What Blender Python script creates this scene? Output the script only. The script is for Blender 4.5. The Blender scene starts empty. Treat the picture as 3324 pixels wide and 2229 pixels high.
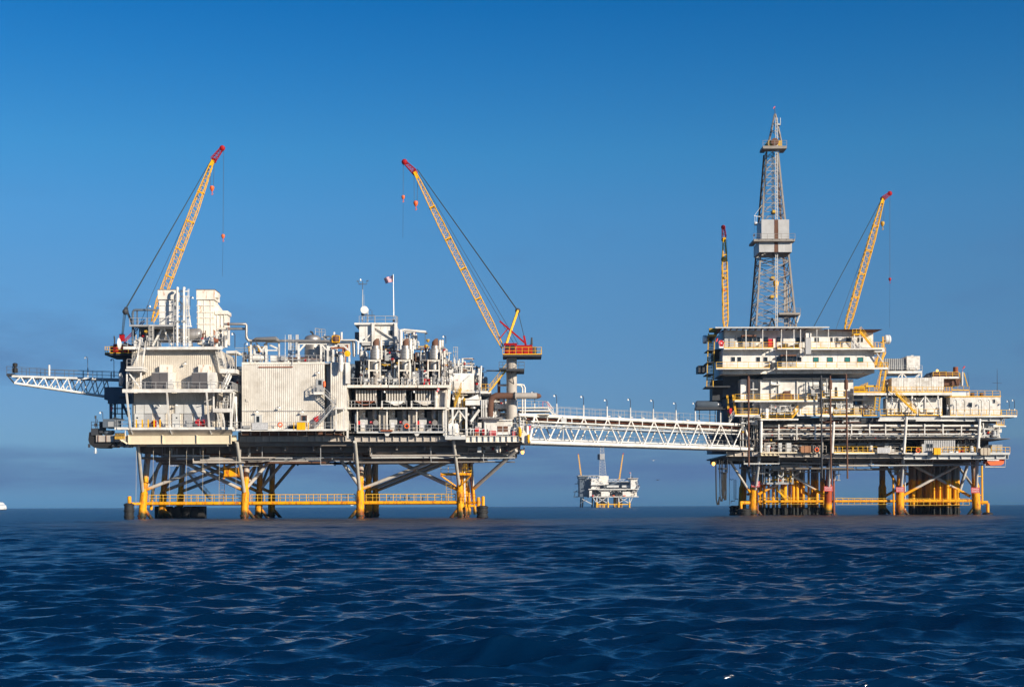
import bpy,math,random
import numpy as np
from mathutils import Vector
random.seed(7)
scene=bpy.context.scene
COL=scene.collection
IW,IH=3324.0,2229.0
FPX=4800.0
CXP,HYP=1662.0,1643.5
EYE=1.9
ROLL=math.radians(0.2)
cam_data=bpy.data.cameras.new("camera")
cam_data.sensor_fit='HORIZONTAL'
cam_data.sensor_width=36.0
cam_data.lens=36.0*FPX/IW
cam_data.shift_y=(HYP-IH/2)/IW
cam_data.clip_start=0.5
cam_data.clip_end=90000.0
cam=bpy.data.objects.new("camera",cam_data)
COL.objects.link(cam)
cam.location=(0,0,EYE)
cam.rotation_euler=(math.radians(90),ROLL,0)
scene.camera=cam
SUN_EL,SUN_AZ=math.radians(19),math.radians(46)
world=bpy.data.worlds.new("World")
scene.world=world
world.use_nodes= True
wn,wl=world.node_tree.nodes,world.node_tree.links
wn.clear()
w_out=wn.new('ShaderNodeOutputWorld')
w_bg=wn.new('ShaderNodeBackground')
w_bg.inputs['Strength'].default_value=0.071
sky=wn.new('ShaderNodeTexSky')
sky.sky_type='NISHITA'
sky.sun_disc= False
sky.sun_elevation=SUN_EL
sky.sun_rotation=math.radians(180)-SUN_AZ
sky.altitude=0
sky.air_density=1.0
sky.dust_density=0.3
sky.ozone_density=3.0
w_tc=wn.new('ShaderNodeTexCoord')
w_sep=wn.new('ShaderNodeSeparateXYZ')
wl.new(w_tc.outputs['Generated'],w_sep.inputs[0])
def wmath(op,a,b=None,c=None,clamp=False):
 n=wn.new('ShaderNodeMath');n.operation=op;n.use_clamp=clamp
 for i,v in enumerate((a,b,c)):
  if v is None: continue
  if isinstance(v,(int,float)):n.inputs[i].default_value=v
  else:wl.new(v,n.inputs[i])
 return n.outputs[0]
w_ramp=wn.new('ShaderNodeValToRGB')
SKYCOL=[(0.0,(.15,.41,1.07)),(.0034,(.154,.412,1.07)),(.0295,(.23,.46,.93)),(.0461,(.27,.475,.875)),(.071,(.30,.50,.85)),(.112,(.327,.57,.87)),(.153,(.345,.65,.93)),(.1925,(.32,.735,1.03)),(.2314,(.242,.775,1.08)),(.2876,(.108,.68,1.09)),(.3236,(.04,.61,1.08)),(.40,(.05,.58,1.05)),(.7,(.12,.58,1.0)),(1.0,(.15,.58,1.0))]
els=w_ramp.color_ramp.elements
els[0].position,els[0].color=SKYCOL[0][0],(*SKYCOL[0][1],1)
els[1].position,els[1].color=SKYCOL[-1][0],(*SKYCOL[-1][1],1)
for p_,c_ in SKYCOL[1:-1]:
 e_=els.new(p_);e_.color=(*c_,1)
wl.new(w_sep.outputs['Z'],w_ramp.inputs[0])
w_mul=wn.new('ShaderNodeMix');w_mul.data_type='RGBA';w_mul.blend_type='MULTIPLY'
w_mul.inputs[0].default_value=1.0
wl.new(sky.outputs[0],w_mul.inputs[6]);wl.new(w_ramp.outputs[0],w_mul.inputs[7])
def cloud_noise(scale,detail,rough,sx,sz,off):
 mp=wn.new('ShaderNodeMapping');mp.inputs['Scale'].default_value=(sx,sx,sz)
 mp.inputs['Location'].default_value=off
 wl.new(w_tc.outputs['Generated'],mp.inputs[0])
 nz=wn.new('ShaderNodeTexNoise');nz.inputs['Scale'].default_value=scale
 nz.inputs['Detail'].default_value=detail;nz.inputs['Roughness'].default_value=rough
 wl.new(mp.outputs[0],nz.inputs['Vector'])
 return nz.outputs[0]
edge=cloud_noise(6.0,5,.55,1,5,(1.3,.2,0))
ztop=wmath('MULTIPLY_ADD',edge,.032,.027)
band=wmath('SUBTRACT',ztop,w_sep.outputs['Z'])
band=wmath('MULTIPLY',band,110.0,clamp=True)
low=wmath('MULTIPLY_ADD',w_sep.outputs['Z'],85.0,-.55,clamp=True)
band=wmath('MULTIPLY',band,low)
gaps=cloud_noise(9.0,6,.6,1,9,(4.2,2.2,1.0))
gaps=wmath('MULTIPLY_ADD',gaps,2.2,-.38,clamp=True)
band=wmath('MULTIPLY',band,gaps)
band=wmath('MULTIPLY',band,.9)
wisp=cloud_noise(5.0,6,.62,1,3.2,(7.5,3.3,2.0))
wisp=wmath('MULTIPLY_ADD',wisp,4.6,-2.42,clamp=True)
wz=wmath('MULTIPLY_ADD',w_sep.outputs['Z'],-7.0,1.5,clamp=True)
wisp=wmath('MULTIPLY',wisp,wz)
wisp=wmath('MULTIPLY',wisp,.75)
cl=wmath('MAXIMUM',band,wisp)
w_cl=wn.new('ShaderNodeMix');w_cl.data_type='RGBA'
w_cl.inputs[7].default_value=(.82,1.66,3.6,1)
wl.new(cl,w_cl.inputs[0]);wl.new(w_mul.outputs[2],w_cl.inputs[6])
wl.new(w_cl.outputs[2],w_bg.inputs['Color'])
wl.new(w_bg.outputs[0],w_out.inputs[0])
sun_data=bpy.data.lights.new("sun",'SUN')
sun_data.energy=5.0
sun_data.angle=math.radians(0.5)
sun_data.color=(1.0,.88,.71)
sun=bpy.data.objects.new("sun",sun_data)
COL.objects.link(sun)
sdir=Vector((math.sin(SUN_AZ)*math.cos(SUN_EL),-math.cos(SUN_AZ)*math.cos(SUN_EL),math.sin(SUN_EL)))
sun.rotation_euler=sdir.to_track_quat('Z','Y').to_euler()
sun.location=(60,-60,80)
vs=scene.view_settings
vs.view_transform='Standard'
try:vs.look='None'
except Exception: pass
vs.exposure=0.47
vs.gamma=1.0
vs.use_curve_mapping= False
def at(px,py,Y):
 """World point seen at photograph pixel (px,py) on the vertical plane Y metres off."""
 u,v=px-CXP,HYP-py
 c,s=math.cos(ROLL),math.sin(ROLL)
 u,v=u*c+v*s,-u*s+v*c
 return Vector((u*Y/FPX,Y,EYE+v*Y/FPX))
class View:
 """Coordinates read off an enlarged crop (origin ox,oy, enlargement k) on plane Y."""
 def __init__(s,ox,oy,k,Y):s.ox,s.oy,s.k,s.Y=ox,oy,k,Y
 def P(s,x,y,d=0.0): return at(s.ox+x/s.k,s.oy+y/s.k,s.Y+d)
 def m(s,n,d=0.0): return n/s.k*(s.Y+d)/FPX
 def R(s,x0,y0,x1,y1,d=0.0):
  a,b=s.P(x0,y0,d),s.P(x1,y1,d)
  return min(a.x,b.x),max(a.x,b.x),min(a.z,b.z),max(a.z,b.z)
class G:
 def __init__(s):s.v,s.f=[],[]
 def add(s,vs_,fs):
  n=len(s.v);s.v+=[tuple(p) for p in vs_];s.f+=[tuple(n+i for i in f) for f in fs];return s
 def box(s,x0,x1,y0,y1,z0,z1):
  if x0>x1:x0,x1=x1,x0
  if y0>y1:y0,y1=y1,y0
  if z0>z1:z0,z1=z1,z0
  return s.add([(x0,y0,z0),(x1,y0,z0),(x1,y1,z0),(x0,y1,z0),(x0,y0,z1),(x1,y0,z1),(x1,y1,z1),(x0,y1,z1)],[(0,3,2,1),(4,5,6,7),(0,1,5,4),(1,2,6,5),(2,3,7,6),(3,0,4,7)])
 def vb(s,v,x0,y0,x1,y1,d0,d1):
  """box whose front face fills crop rectangle on depth d0 and goes back to d1"""
  a,b,c,d=v.R(x0,y0,x1,y1,d0)
  return s.box(a,b,v.Y+d0,v.Y+d1,c,d)
 def bar(s,p,q,w,h=None):
  p,q=Vector(p),Vector(q);h=h or w
  t=(q-p)
  if t.length<1e-6: return s
  t.normalize()
  up=Vector((0,0,1)) if abs(t.z)<.95 else Vector((0,1,0))
  a=t.cross(up).normalized()*(w/2);b=a.cross(t).normalized()*(h/2)
  vs_=[p-a-b,p+a-b,p+a+b,p-a+b,q-a-b,q+a-b,q+a+b,q-a+b]
  return s.add(vs_,[(0,3,2,1),(4,5,6,7),(0,1,5,4),(1,2,6,5),(2,3,7,6),(3,0,4,7)])
 def tube(s,p,q,r,r2=None,n=8):
  return s.path([p,q],r,n,r2)
 def path(s,pts,r,n=8,r2=None):
  pts=[Vector(p) for p in pts];m=len(pts)
  base=len(s.v);ref= None
  for i,p in enumerate(pts):
   t=(pts[min(i+1,m-1)]-pts[max(i-1,0)])
   if t.length<1e-9:t=Vector((0,0,1))
   t.normalize()
   if ref is None:
    up=Vector((0,0,1)) if abs(t.z)<.9 else Vector((0,1,0))
    a=t.cross(up).normalized()
   else:
    a=(ref-t*ref.dot(t))
    if a.length<1e-6:a=t.orthogonal()
    a.normalize()
   ref=a;b=t.cross(a)
   rr=r if r2 is None else r+(r2-r)*i/(m-1)
   if 0<i<m-1:
    d1=(pts[i]-pts[i-1]).normalized();rr/=max(.6,d1.dot(t))
   for k in range(n):
    an=2*math.pi*k/n
    q=p+a*(math.cos(an)*rr)+b*(math.sin(an)*rr)
    s.v.append((q.x,q.y,q.z))
  for i in range(m-1):
   for k in range(n):
    k2=(k+1)%n
    s.f.append((base+i*n+k,base+i*n+k2,base+(i+1)*n+k2,base+(i+1)*n+k))
  s.f.append(tuple(base+n-1-k for k in range(n)))
  s.f.append(tuple(base+(m-1)*n+k for k in range(n)))
  return s
 def lathe(s,c,prof,n=16,axis='z'):
  """prof: list of (radius, height) along axis from c"""
  c=Vector(c);base=len(s.v)
  for r,h in prof:
   for k in range(n):
    an=2*math.pi*k/n;u,w=r*math.cos(an),r*math.sin(an)
    d={'z':(u,w,h),'y':(u,h,-w),'x':(h,u,w)}[axis]
    s.v.append((c.x+d[0],c.y+d[1],c.z+d[2]))
  for i in range(len(prof)-1):
   for k in range(n):
    k2=(k+1)%n
    s.f.append((base+i*n+k,base+i*n+k2,base+(i+1)*n+k2,base+(i+1)*n+k))
  s.f.append(tuple(base+n-1-k for k in range(n)))
  s.f.append(tuple(base+(len(prof)-1)*n+k for k in range(n)))
  return s
 def prism(s,xz,y0,y1):
  n=len(xz);area=sum(xz[i][0]*xz[(i+1)%n][1]-xz[(i+1)%n][0]*xz[i][1] for i in range(n))
  if area<0:xz=xz[::-1]
  vs_=[(x,y0,z) for x,z in xz]+[(x,y1,z) for x,z in xz]
  fs=[tuple(range(n)),tuple(range(2*n-1,n-1,-1))]
  fs+=[(i,i+n,(i+1)%n+n,(i+1)%n) for i in range(n)]
  return s.add(vs_,fs)
 def vprism(s,v,pts,d0,d1):
  q=[v.P(x,y,d0) for x,y in pts]
  return s.prism([(p.x,p.z) for p in q],v.Y+d0,v.Y+d1)
 def ball(s,c,r,n=10,sz=1.0):
  prof=[(max(1e-3,r*math.sin(math.pi*i/6)),-r*sz*math.cos(math.pi*i/6)) for i in range(7)]
  return s.lathe(c,prof,n)
 def torus(s,c,R,r,axis='y',n=18,m=8):
  base=len(s.v);c=Vector(c)
  for i in range(n):
   a=2*math.pi*i/n
   for j in range(m):
    b=2*math.pi*j/m;rr=R+r*math.cos(b);u,w,h=rr*math.cos(a),rr*math.sin(a),r*math.sin(b)
    d={'y':(u,h,w),'z':(u,w,h),'x':(h,u,w)}[axis]
    s.v.append((c.x+d[0],c.y+d[1],c.z+d[2]))
  for i in range(n):
   for j in range(m):
    i2,j2=(i+1)%n,(j+1)%m
    s.f.append((base+i*m+j,base+i*m+j2,base+i2*m+j2,base+i2*m+j))
  return s
 def corr(s,x0,x1,z0,z1,y,pitch=.3,dep=.07,back=.25):
  """ribbed sheet-metal wall facing -y with real trapezoid ribs and a back"""
  n=max(1,round((x1-x0)/pitch));p=(x1-x0)/n
  xs,ys=[],[]
  for i in range(n):
   b=x0+i*p
   for f,o in ((0,0),(.42,0),(.54,dep),(.88,dep)):
    xs.append(b+f*p);ys.append(y+o)
  xs.append(x1);ys.append(y)
  base=len(s.v);m=len(xs)
  for x,yy in zip(xs,ys):s.v.append((x,yy,z0));s.v.append((x,yy,z1))
  for i in range(m-1):
   a=base+2*i;s.f.append((a,a+2,a+3,a+1))
  return s.box(x0,x1,y+dep+.01,y+dep+back,z0,z1)
ROOTS=[]
def mesh(name,g,mat,smooth=False):
 me=bpy.data.meshes.new(name)
 me.from_pydata(g.v,[],g.f)
 if mat:me.materials.append(mat)
 if smooth:
  me.polygons.foreach_set('use_smooth',[True]*len(me.polygons))
  try:me.set_sharp_from_angle(angle=math.radians(40))
  except Exception: pass
 me.update()
 return me
def tag(o,label,cat,group=None):
 o['label']=label;o['category']=cat
 if group:o['group']=group
 ROOTS.append(o)
 return o
def thing(name,label,cat,loc=(0,0,0),group=None):
 o=bpy.data.objects.new(name,None);COL.objects.link(o)
 o.location=loc;o.empty_display_size=.5
 return tag(o,label,cat,group)
def origin(o):
 p=Vector((0,0,0))
 while o is not None:p+=Vector(o.location);o=o.parent
 return p
def part(name,g,mat,parent,smooth=False,label=None,stuff=False):
 """one mesh object under a thing (or a part); g holds world coordinates"""
 c=origin(parent)
 h=G();h.f=g.f;h.v=[(a-c.x,b-c.y,d-c.z) for a,b,d in g.v]
 o=bpy.data.objects.new(name,mesh(name,h,mat,smooth));COL.objects.link(o)
 o.parent=parent
 if label:o['label']=label
 if stuff:o['kind']='stuff'
 return o
def solo(name,g,mat,label,cat,group=None,smooth=False):
 """a thing that is one mesh, its origin at the middle of its base"""
 xs,ys,zs=zip(*g.v)
 c=((min(xs)+max(xs))/2,(min(ys)+max(ys))/2,min(zs))
 h=G();h.f=g.f;h.v=[(a-c[0],b-c[1],d-c[2]) for a,b,d in g.v]
 o=bpy.data.objects.new(name,mesh(name,h,mat,smooth));COL.objects.link(o)
 o.location=c
 return tag(o,label,cat,group)
def setting(name,g,mat,smooth=False):
 o=bpy.data.objects.new(name,mesh(name,g,mat,smooth));COL.objects.link(o)
 o['kind']='structure'
 return o
def inst(name,me,loc,parent,rot=None):
 """another piece that shares mesh data; loc in world coordinates"""
 o=bpy.data.objects.new(name,me);COL.objects.link(o)
 o.parent=parent;o.location=Vector(loc)-origin(parent)
 if rot:o.rotation_euler=rot
 return o
def copy_thing(o,delta,label=None):
 c=o.copy();COL.objects.link(c);c.location=Vector(o.location)+Vector(delta)
 if label:c['label']=label
 ROOTS.append(c)
 for ch in list(o.children):
  d=ch.copy();COL.objects.link(d);d.parent=c
  for g2 in list(ch.children):
   e=g2.copy();COL.objects.link(e);e.parent=d
 return c
def mat_base(name):
 m=bpy.data.materials.new(name);m.use_nodes= True
 return m,m.node_tree.nodes,m.node_tree.links,m.node_tree.nodes['Principled BSDF']
def paint(name,col,rust=.25,dirt=.35,rough=.5,metal=0.0,rustcol=(.16,.045,.012),scale=1.0,growth=None):
 """weathered paint: blotchy dirt, vertical runs, rust bleeding through. growth = list of (z, colour)
    steps of different paint / marine growth by height on the structure itself"""
 m,n,l,b=mat_base(name)
 geo=n.new('ShaderNodeNewGeometry')
 def noise(sc,det,rgh,vec=(1,1,1)):
  mp=n.new('ShaderNodeMapping');mp.inputs['Scale'].default_value=vec
  l.new(geo.outputs['Position'],mp.inputs[0])
  t=n.new('ShaderNodeTexNoise');t.inputs['Scale'].default_value=sc*scale
  t.inputs['Detail'].default_value=det;t.inputs['Roughness'].default_value=rgh
  l.new(mp.outputs[0],t.inputs['Vector']);return t.outputs[0]
 def ramp(src,a,c):
  r=n.new('ShaderNodeMapRange');r.inputs[1].default_value=a;r.inputs[2].default_value=c
  l.new(src,r.inputs[0]);return r.outputs[0]
 def mix(fac,a,c,mode='MIX'):
  x=n.new('ShaderNodeMix');x.data_type='RGBA';x.blend_type=mode
  for i,v in ((0,fac),(6,a),(7,c)):
   if isinstance(v,(int,float)):x.inputs[i].default_value=v
   elif isinstance(v,tuple):x.inputs[i].default_value=(*v,1)
   else:l.new(v,x.inputs[i])
  return x.outputs[2]
 def mth(op,a,c):
  x=n.new('ShaderNodeMath');x.operation=op;x.use_clamp= True
  for i,v in ((0,a),(1,c)):
   if isinstance(v,(int,float)):x.inputs[i].default_value=v
   else:l.new(v,x.inputs[i])
  return x.outputs[0]
 c=col
 if growth:
  sp=n.new('ShaderNodeSeparateXYZ');l.new(geo.outputs['Position'],sp.inputs[0])
  wob=noise(1.1,4,.6)
  zz=n.new('ShaderNodeMath');zz.operation='MULTIPLY_ADD'
  l.new(wob,zz.inputs[0]);zz.inputs[1].default_value=.9;l.new(sp.outputs['Z'],zz.inputs[2])
  prev=growth[0][1]
  for z,cc,w in growth[1:]:
   prev=mix(ramp(zz.outputs[0],z+.45-w,z+.45+w),prev,cc)
  c=prev
 blot=ramp(noise(.55,5,.6),.35,.75)
 runs=ramp(noise(1.6,4,.6,(1,1,.12)),.45,.8)
 d=mth('MULTIPLY',mth('MAXIMUM',blot,runs),dirt)
 c=mix(d,c,(.42,.38,.33),'MULTIPLY')
 if rust>0:
  th=.74-.22*rust
  r1=ramp(noise(1.3,6,.72,(1,1,.35)),th,th+.1)
  r2=ramp(noise(3.1,4,.65,(1,1,.18)),th+.01,th+.15)
  c=mix(mth('MULTIPLY',mth('MAXIMUM',r1,r2),.85),c,rustcol)
 l.new(c,b.inputs['Base Color']) if not isinstance(c,tuple) else None
 b.inputs['Roughness'].default_value=rough+.08
 b.inputs['Metallic'].default_value=metal
 b.inputs['Specular IOR Level'].default_value=.28
 return m
def plain(name,col,rough=.5,metal=0.0,emit=None,es=0.0):
 m,n,l,b=mat_base(name)
 geo=n.new('ShaderNodeNewGeometry')
 t=n.new('ShaderNodeTexNoise');t.inputs['Scale'].default_value=1.7;t.inputs['Detail'].default_value=4
 l.new(geo.outputs['Position'],t.inputs['Vector'])
 x=n.new('ShaderNodeMix');x.data_type='RGBA'
 x.inputs[6].default_value=(*[a*.78 for a in col],1);x.inputs[7].default_value=(*[min(1,a*1.12) for a in col],1)
 l.new(t.outputs[0],x.inputs[0]);l.new(x.outputs[2],b.inputs['Base Color'])
 b.inputs['Roughness'].default_value=rough;b.inputs['Metallic'].default_value=metal
 if emit:
  b.inputs['Emission Color'].default_value=(*emit,1);b.inputs['Emission Strength'].default_value=es
 return m
GROW=[(0,(.012,.016,.008)),(.55,(.05,.055,.015),.35),(1.25,(.88,.37,.0),.35)]
M=dict(white=paint("white_paint",(.80,.785,.75),.42,.7),rustwhite=paint("rust_streaked_white_paint",(.80,.76,.68),.75,.4,rustcol=(.42,.16,.03)),cream=paint("cream_cladding_paint",(.60,.55,.475),.12,.45),ivory=paint("ivory_cladding_paint",(.68,.645,.585),.2,.6),stained=paint("mildewed_white_paint",(.78,.76,.72),.1,.9,scale=2.2),girder=paint("cream_girder_paint",(.72,.62,.45),.12,.3),beam=paint("grey_beam_paint",(.46,.42,.38),.45,.5),under=paint("underdeck_grey_paint",(.20,.18,.165),.6,.6),grey=paint("grey_steel_paint",(.36,.37,.38),.3,.45),pale=paint("pale_grey_steel_paint",(.55,.56,.56),.25,.4),galv=paint("galvanised_steel",(.46,.46,.46),.12,.4,.42,.3),derrick=paint("weathered_derrick_steel",(.29,.265,.24),.55,.5),silver=paint("silver_insulation_cladding",(.42,.40,.38),.12,.5,.38,.6),brown=paint("rusted_brown_steel",(.15,.075,.05),.5,.5,.75),rusty=paint("rust_red_steel",(.28,.09,.045),.5,.5,.75),dark=paint("dark_steel_and_shade_colour",(.045,.05,.06),.25,.3),black=plain("black_rubber",(.012,.012,.013),.75),navy=paint("navy_steel_and_shade_colour",(.10,.13,.17),.2,.4),yellow=paint("safety_yellow_paint",(.85,.44,.004),.12,.22),pedestal=paint("dirty_pedestal_paint",(.52,.48,.44),.35,.8,scale=.7),red=paint("crane_red_paint",(.38,.006,.008),.08,.3,.4),signred=plain("faded_sign_red",(.50,.06,.07),.6),orange=plain("life_ring_orange",(.85,.13,.02),.5),firered=plain("fire_cabinet_red",(.55,.012,.015),.4),pink=plain("windsock_red",(.75,.09,.10),.7),teal=plain("teal_glass",(.03,.17,.16),.12),glass=plain("dark_window_glass",(.02,.025,.03),.12),shadegrey=plain("brown_grey_louvre",(.16,.13,.115),.6),acgrille=plain("grey_condenser_grille",(.13,.12,.125),.6),cable=plain("wire_rope",(.03,.05,.06),.6),blue=plain("blue_plastic",(.03,.17,.42),.5),cover=plain("tan_tarpaulin",(.50,.43,.33),.85),browncover=plain("brown_tarpaulin",(.36,.17,.085),.85),lamp=plain("lamp_reflector_white",(.8,.8,.78),.3),lit=plain("lit_amber_lamp",(.9,.5,.15),.4,0,(1,.45,.08),2.2),signwhite=plain("notice_board_white",(.62,.62,.63),.55),signyellow=plain("notice_board_yellow",(.80,.46,.06),.55),ink=plain("sign_ink_black",(.03,.028,.026),.6),text=plain("sign_ink_grey",(.19,.19,.20),.6),flagred=plain("flag_red",(.42,.03,.07),.8),flagwhite=plain("flag_white",(.74,.66,.70),.8),flagblue=plain("flag_blue",(.025,.04,.17),.8),sea_leg=paint("yellow_leg_paint_with_growth",(.8,.42,.01),1.0,.35,growth=GROW+[(7.4,(.44,.41,.37),.7)],rustcol=(.28,.06,.01)),sea_brace=paint("yellow_brace_paint",(.8,.42,.01),.6,.35,growth=GROW+[(5.3,(.50,.47,.43),.25)],rustcol=(.28,.07,.012)),sea_strut=paint("grey_strut_paint",(.55,.54,.50),.45,.4,growth=GROW+[(3.2,(.55,.53,.48),.3)]),sea_beam=paint("yellow_beam_paint",(.9,.38,.0),.95,.3,rustcol=(.34,.06,.01)),rustleg=paint("rust_red_leg_paint",(.30,.05,.012),.7,.3,growth=GROW+[(2.2,(.36,.055,.012),.5),(8.0,(.40,.37,.33),.5)]),conduct=paint("yellow_conductor_paint",(.7,.38,.01),.5,.4,growth=GROW+[(6.6,(.33,.29,.25),.3)],rustcol=(.2,.05,.01)),dirtyellow=paint("dirty_yellow_steel",(.55,.33,.04),.5,.5),wood=paint("weathered_rail_yellow",(.80,.45,.03),.3,.3),)  # navy and dark double as painted shade on unlit parts
def sea():
 rng=np.random.default_rng(11)
 NR,NC=1080,680
 y=12.0*(300.0/12.0)**(np.arange(NR)/(NR-1))
 t=np.linspace(-1,1,NC)
 X=t[None,:]*(y[:,None]*.40+2.5)
 Y=np.repeat(y[:,None],NC,1)
 Z=np.zeros_like(X);DX=np.zeros_like(X);DY=np.zeros_like(X)
 dy=np.gradient(y)[:,None]
 lam=np.concatenate([np.geomspace(.13,.45,30),np.geomspace(.45,1.7,48),np.geomspace(1.7,7,18)])
 px_,py_=X*.16,Y*.07
 gust=1+.16*np.sin(px_*1.0+py_*1.7+.3)+.14*np.sin(-px_*1.9+py_*.9+2.1)+.12*np.sin(px_*3.1+py_*2.6+4.0)
 lost=np.zeros(NR)
 for L in lam:
  k=2*math.pi/L
  th=rng.normal(math.radians(-78),math.radians(27 if L<1.2 else 17))
  kx,ky=k*math.cos(th),k*math.sin(th)
  a=.0085*L**.95*(1.3 if L<.45 else 1.0 if L<1.7 else .55)*rng.uniform(.6,1.3)
  fade=np.clip((L/(dy*2.6))-1,0,1)*np.clip((300-Y)/110,0,1)
  lost+=(1-fade[:,0]**2)*(a*k)**2/2
  ph=kx*X+ky*Y+rng.uniform(0,6.28)
  A=a*fade*(gust if L<1.7 else 1)
  Z+=A*np.cos(ph)
  q=.8*A
  DX-=q*math.cos(th)*np.sin(ph);DY-=q*math.sin(th)*np.sin(ph)
 X2,Y2=X+DX,Y+DY
 V=np.stack([X2,Y2,Z],-1).reshape(-1,3)
 i=np.arange(NR-1)[:,None]*NC+np.arange(NC-1)[None,:]
 F=np.stack([i,i+1,i+NC+1,i+NC],-1).reshape(-1,4)
 xe=float(X[-1,-1]);xs=float(X[0,-1])
 E=[(-60000,300,0),(-xe,300,0),(xe,300,0),(60000,300,0),(-60000,60000,0),(60000,60000,0),(-xs,12,-.02),(xs,12,-.02),(-60000,12,-.02),(60000,12,-.02),(-60000,-400,-.02),(60000,-400,-.02)]
 n0=len(V);V=np.concatenate([V,np.array(E)])
 quads=[(0,1,4,4),(1,2,5,4),(2,3,5,5),(8,6,1,0),(7,9,3,2),(10,11,9,8)]
 me=bpy.data.meshes.new("sea")
 tri,nf=[],0
 loops=list(F.reshape(-1));starts=list(range(0,len(F)*4,4))
 pos=len(loops)
 for q in quads:
  u=[]
  for a in q:
   if n0+a not in u:u.append(n0+a)
  starts.append(pos);loops+=u;pos+=len(u)
 me.vertices.add(len(V));me.vertices.foreach_set('co',V.reshape(-1).astype(np.float32))
 me.loops.add(len(loops));me.loops.foreach_set('vertex_index',np.array(loops,dtype=np.int32))
 me.polygons.add(len(starts));me.polygons.foreach_set('loop_start',np.array(starts,dtype=np.int32))
 me.update(calc_edges=True)
 me.polygons.foreach_set('use_smooth',[True]*len(me.polygons))
 me.update()
 at_=me.attributes.new('ripple','FLOAT','POINT')
 at_.data.foreach_set('value',np.concatenate([np.repeat(lost,NC),np.full(len(E),lost[-1])]).astype(np.float32))
 m,n,l,b=mat_base("sea_water")
 b.inputs['Base Color'].default_value=(.0003,.011,.038,1)
 b.inputs['Roughness'].default_value=.05
 b.inputs['IOR'].default_value=1.333
 ra=n.new('ShaderNodeAttribute');ra.attribute_name='ripple'
 rr=n.new('ShaderNodeMath');rr.operation='MULTIPLY_ADD';rr.use_clamp= True
 rr.inputs[1].default_value=1.9;rr.inputs[2].default_value=.02
 l.new(ra.outputs['Fac'],rr.inputs[0]);l.new(rr.outputs[0],b.inputs['Roughness'])
 geo=n.new('ShaderNodeNewGeometry')
 def nz(sc,det,vec):
  mp=n.new('ShaderNodeMapping');mp.inputs['Scale'].default_value=vec
  l.new(geo.outputs['Position'],mp.inputs[0])
  t=n.new('ShaderNodeTexNoise');t.inputs['Scale'].default_value=sc
  t.inputs['Detail'].default_value=det;t.inputs['Roughness'].default_value=.62
  l.new(mp.outputs[0],t.inputs['Vector']);return t.outputs[0]
 b1=n.new('ShaderNodeBump');b1.inputs['Strength'].default_value=1.0;b1.inputs['Distance'].default_value=.26
 bs=n.new('ShaderNodeMath');bs.operation='MULTIPLY_ADD';bs.use_clamp= True;bs.inputs[1].default_value=6.0;bs.inputs[2].default_value=.12
 l.new(ra.outputs['Fac'],bs.inputs[0]);l.new(bs.outputs[0],b1.inputs['Strength'])
 l.new(nz(1.3,6,(.6,1,1)),b1.inputs['Height'])
 b2=n.new('ShaderNodeBump');b2.inputs['Strength'].default_value=.8;b2.inputs['Distance'].default_value=.008
 l.new(nz(9.0,4,(.6,1,1)),b2.inputs['Height']);l.new(b1.outputs[0],b2.inputs['Normal'])
 l.new(b2.outputs[0],b.inputs['Normal'])
 me.materials.append(m)
 o=bpy.data.objects.new("sea",me);COL.objects.link(o);o['kind']='structure'
sea()
def lerp(a,b,t): return Vector(a)+(Vector(b)-Vector(a))*t
_cache={}
def unit_post(mat,h,w):
 k=('post',mat.name,round(h,2),w)
 if k not in _cache:
  g=G();g.box(-w/2,w/2,-w/2,w/2,0,h);_cache[k]=mesh('post',g,mat)
 return _cache[k]
def unit_box(name,mat,sx,sy,sz):
 k=(name,mat.name,round(sx,3),round(sy,3),round(sz,3))
 if k not in _cache:
  g=G();g.box(-sx/2,sx/2,-sy/2,sy/2,0,sz);_cache[k]=mesh(name,g,mat)
 return _cache[k]
def rail(pts,label,mat=None,h=1.1,sp=1.8,toe=None,w=.075,group=None,mids=1):
 mat=mat or M['galv']
 pts=[Vector(p) for p in pts]
 t=thing('handrail',label,'handrail',lerp(pts[0],pts[-1],.5),group)
 up=Vector((0,0,1))
 part('top_rail',G().path([p+up*h for p in pts],w*.55,6),mat,t)
 for i in range(mids):
  part('mid_rail',G().path([p+up*h*(i+1)/(mids+1) for p in pts],w*.45,5),mat,t)
 if toe:
  g=G()
  for a,b in zip(pts,pts[1:]):g.bar(a+up*.09,b+up*.09,.03,.2)
  part('toe_board',g,toe,t)
 me=unit_post(mat,h,w)
 for i,(a,b) in enumerate(zip(pts,pts[1:])):
  n=max(1,round((b-a).length/sp))
  for k in range(n+(1 if i==len(pts)-2 else 0)):
   inst('post',me,lerp(a,b,k/n),t)
 return t
def vrail(v,xy,d,label,mat=None,**kw):
 ds=d if isinstance(d,(list,tuple)) else [d]*len(xy)
 return rail([v.P(x,y,q) for (x,y),q in zip(xy,ds)],label,mat,**kw)
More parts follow.
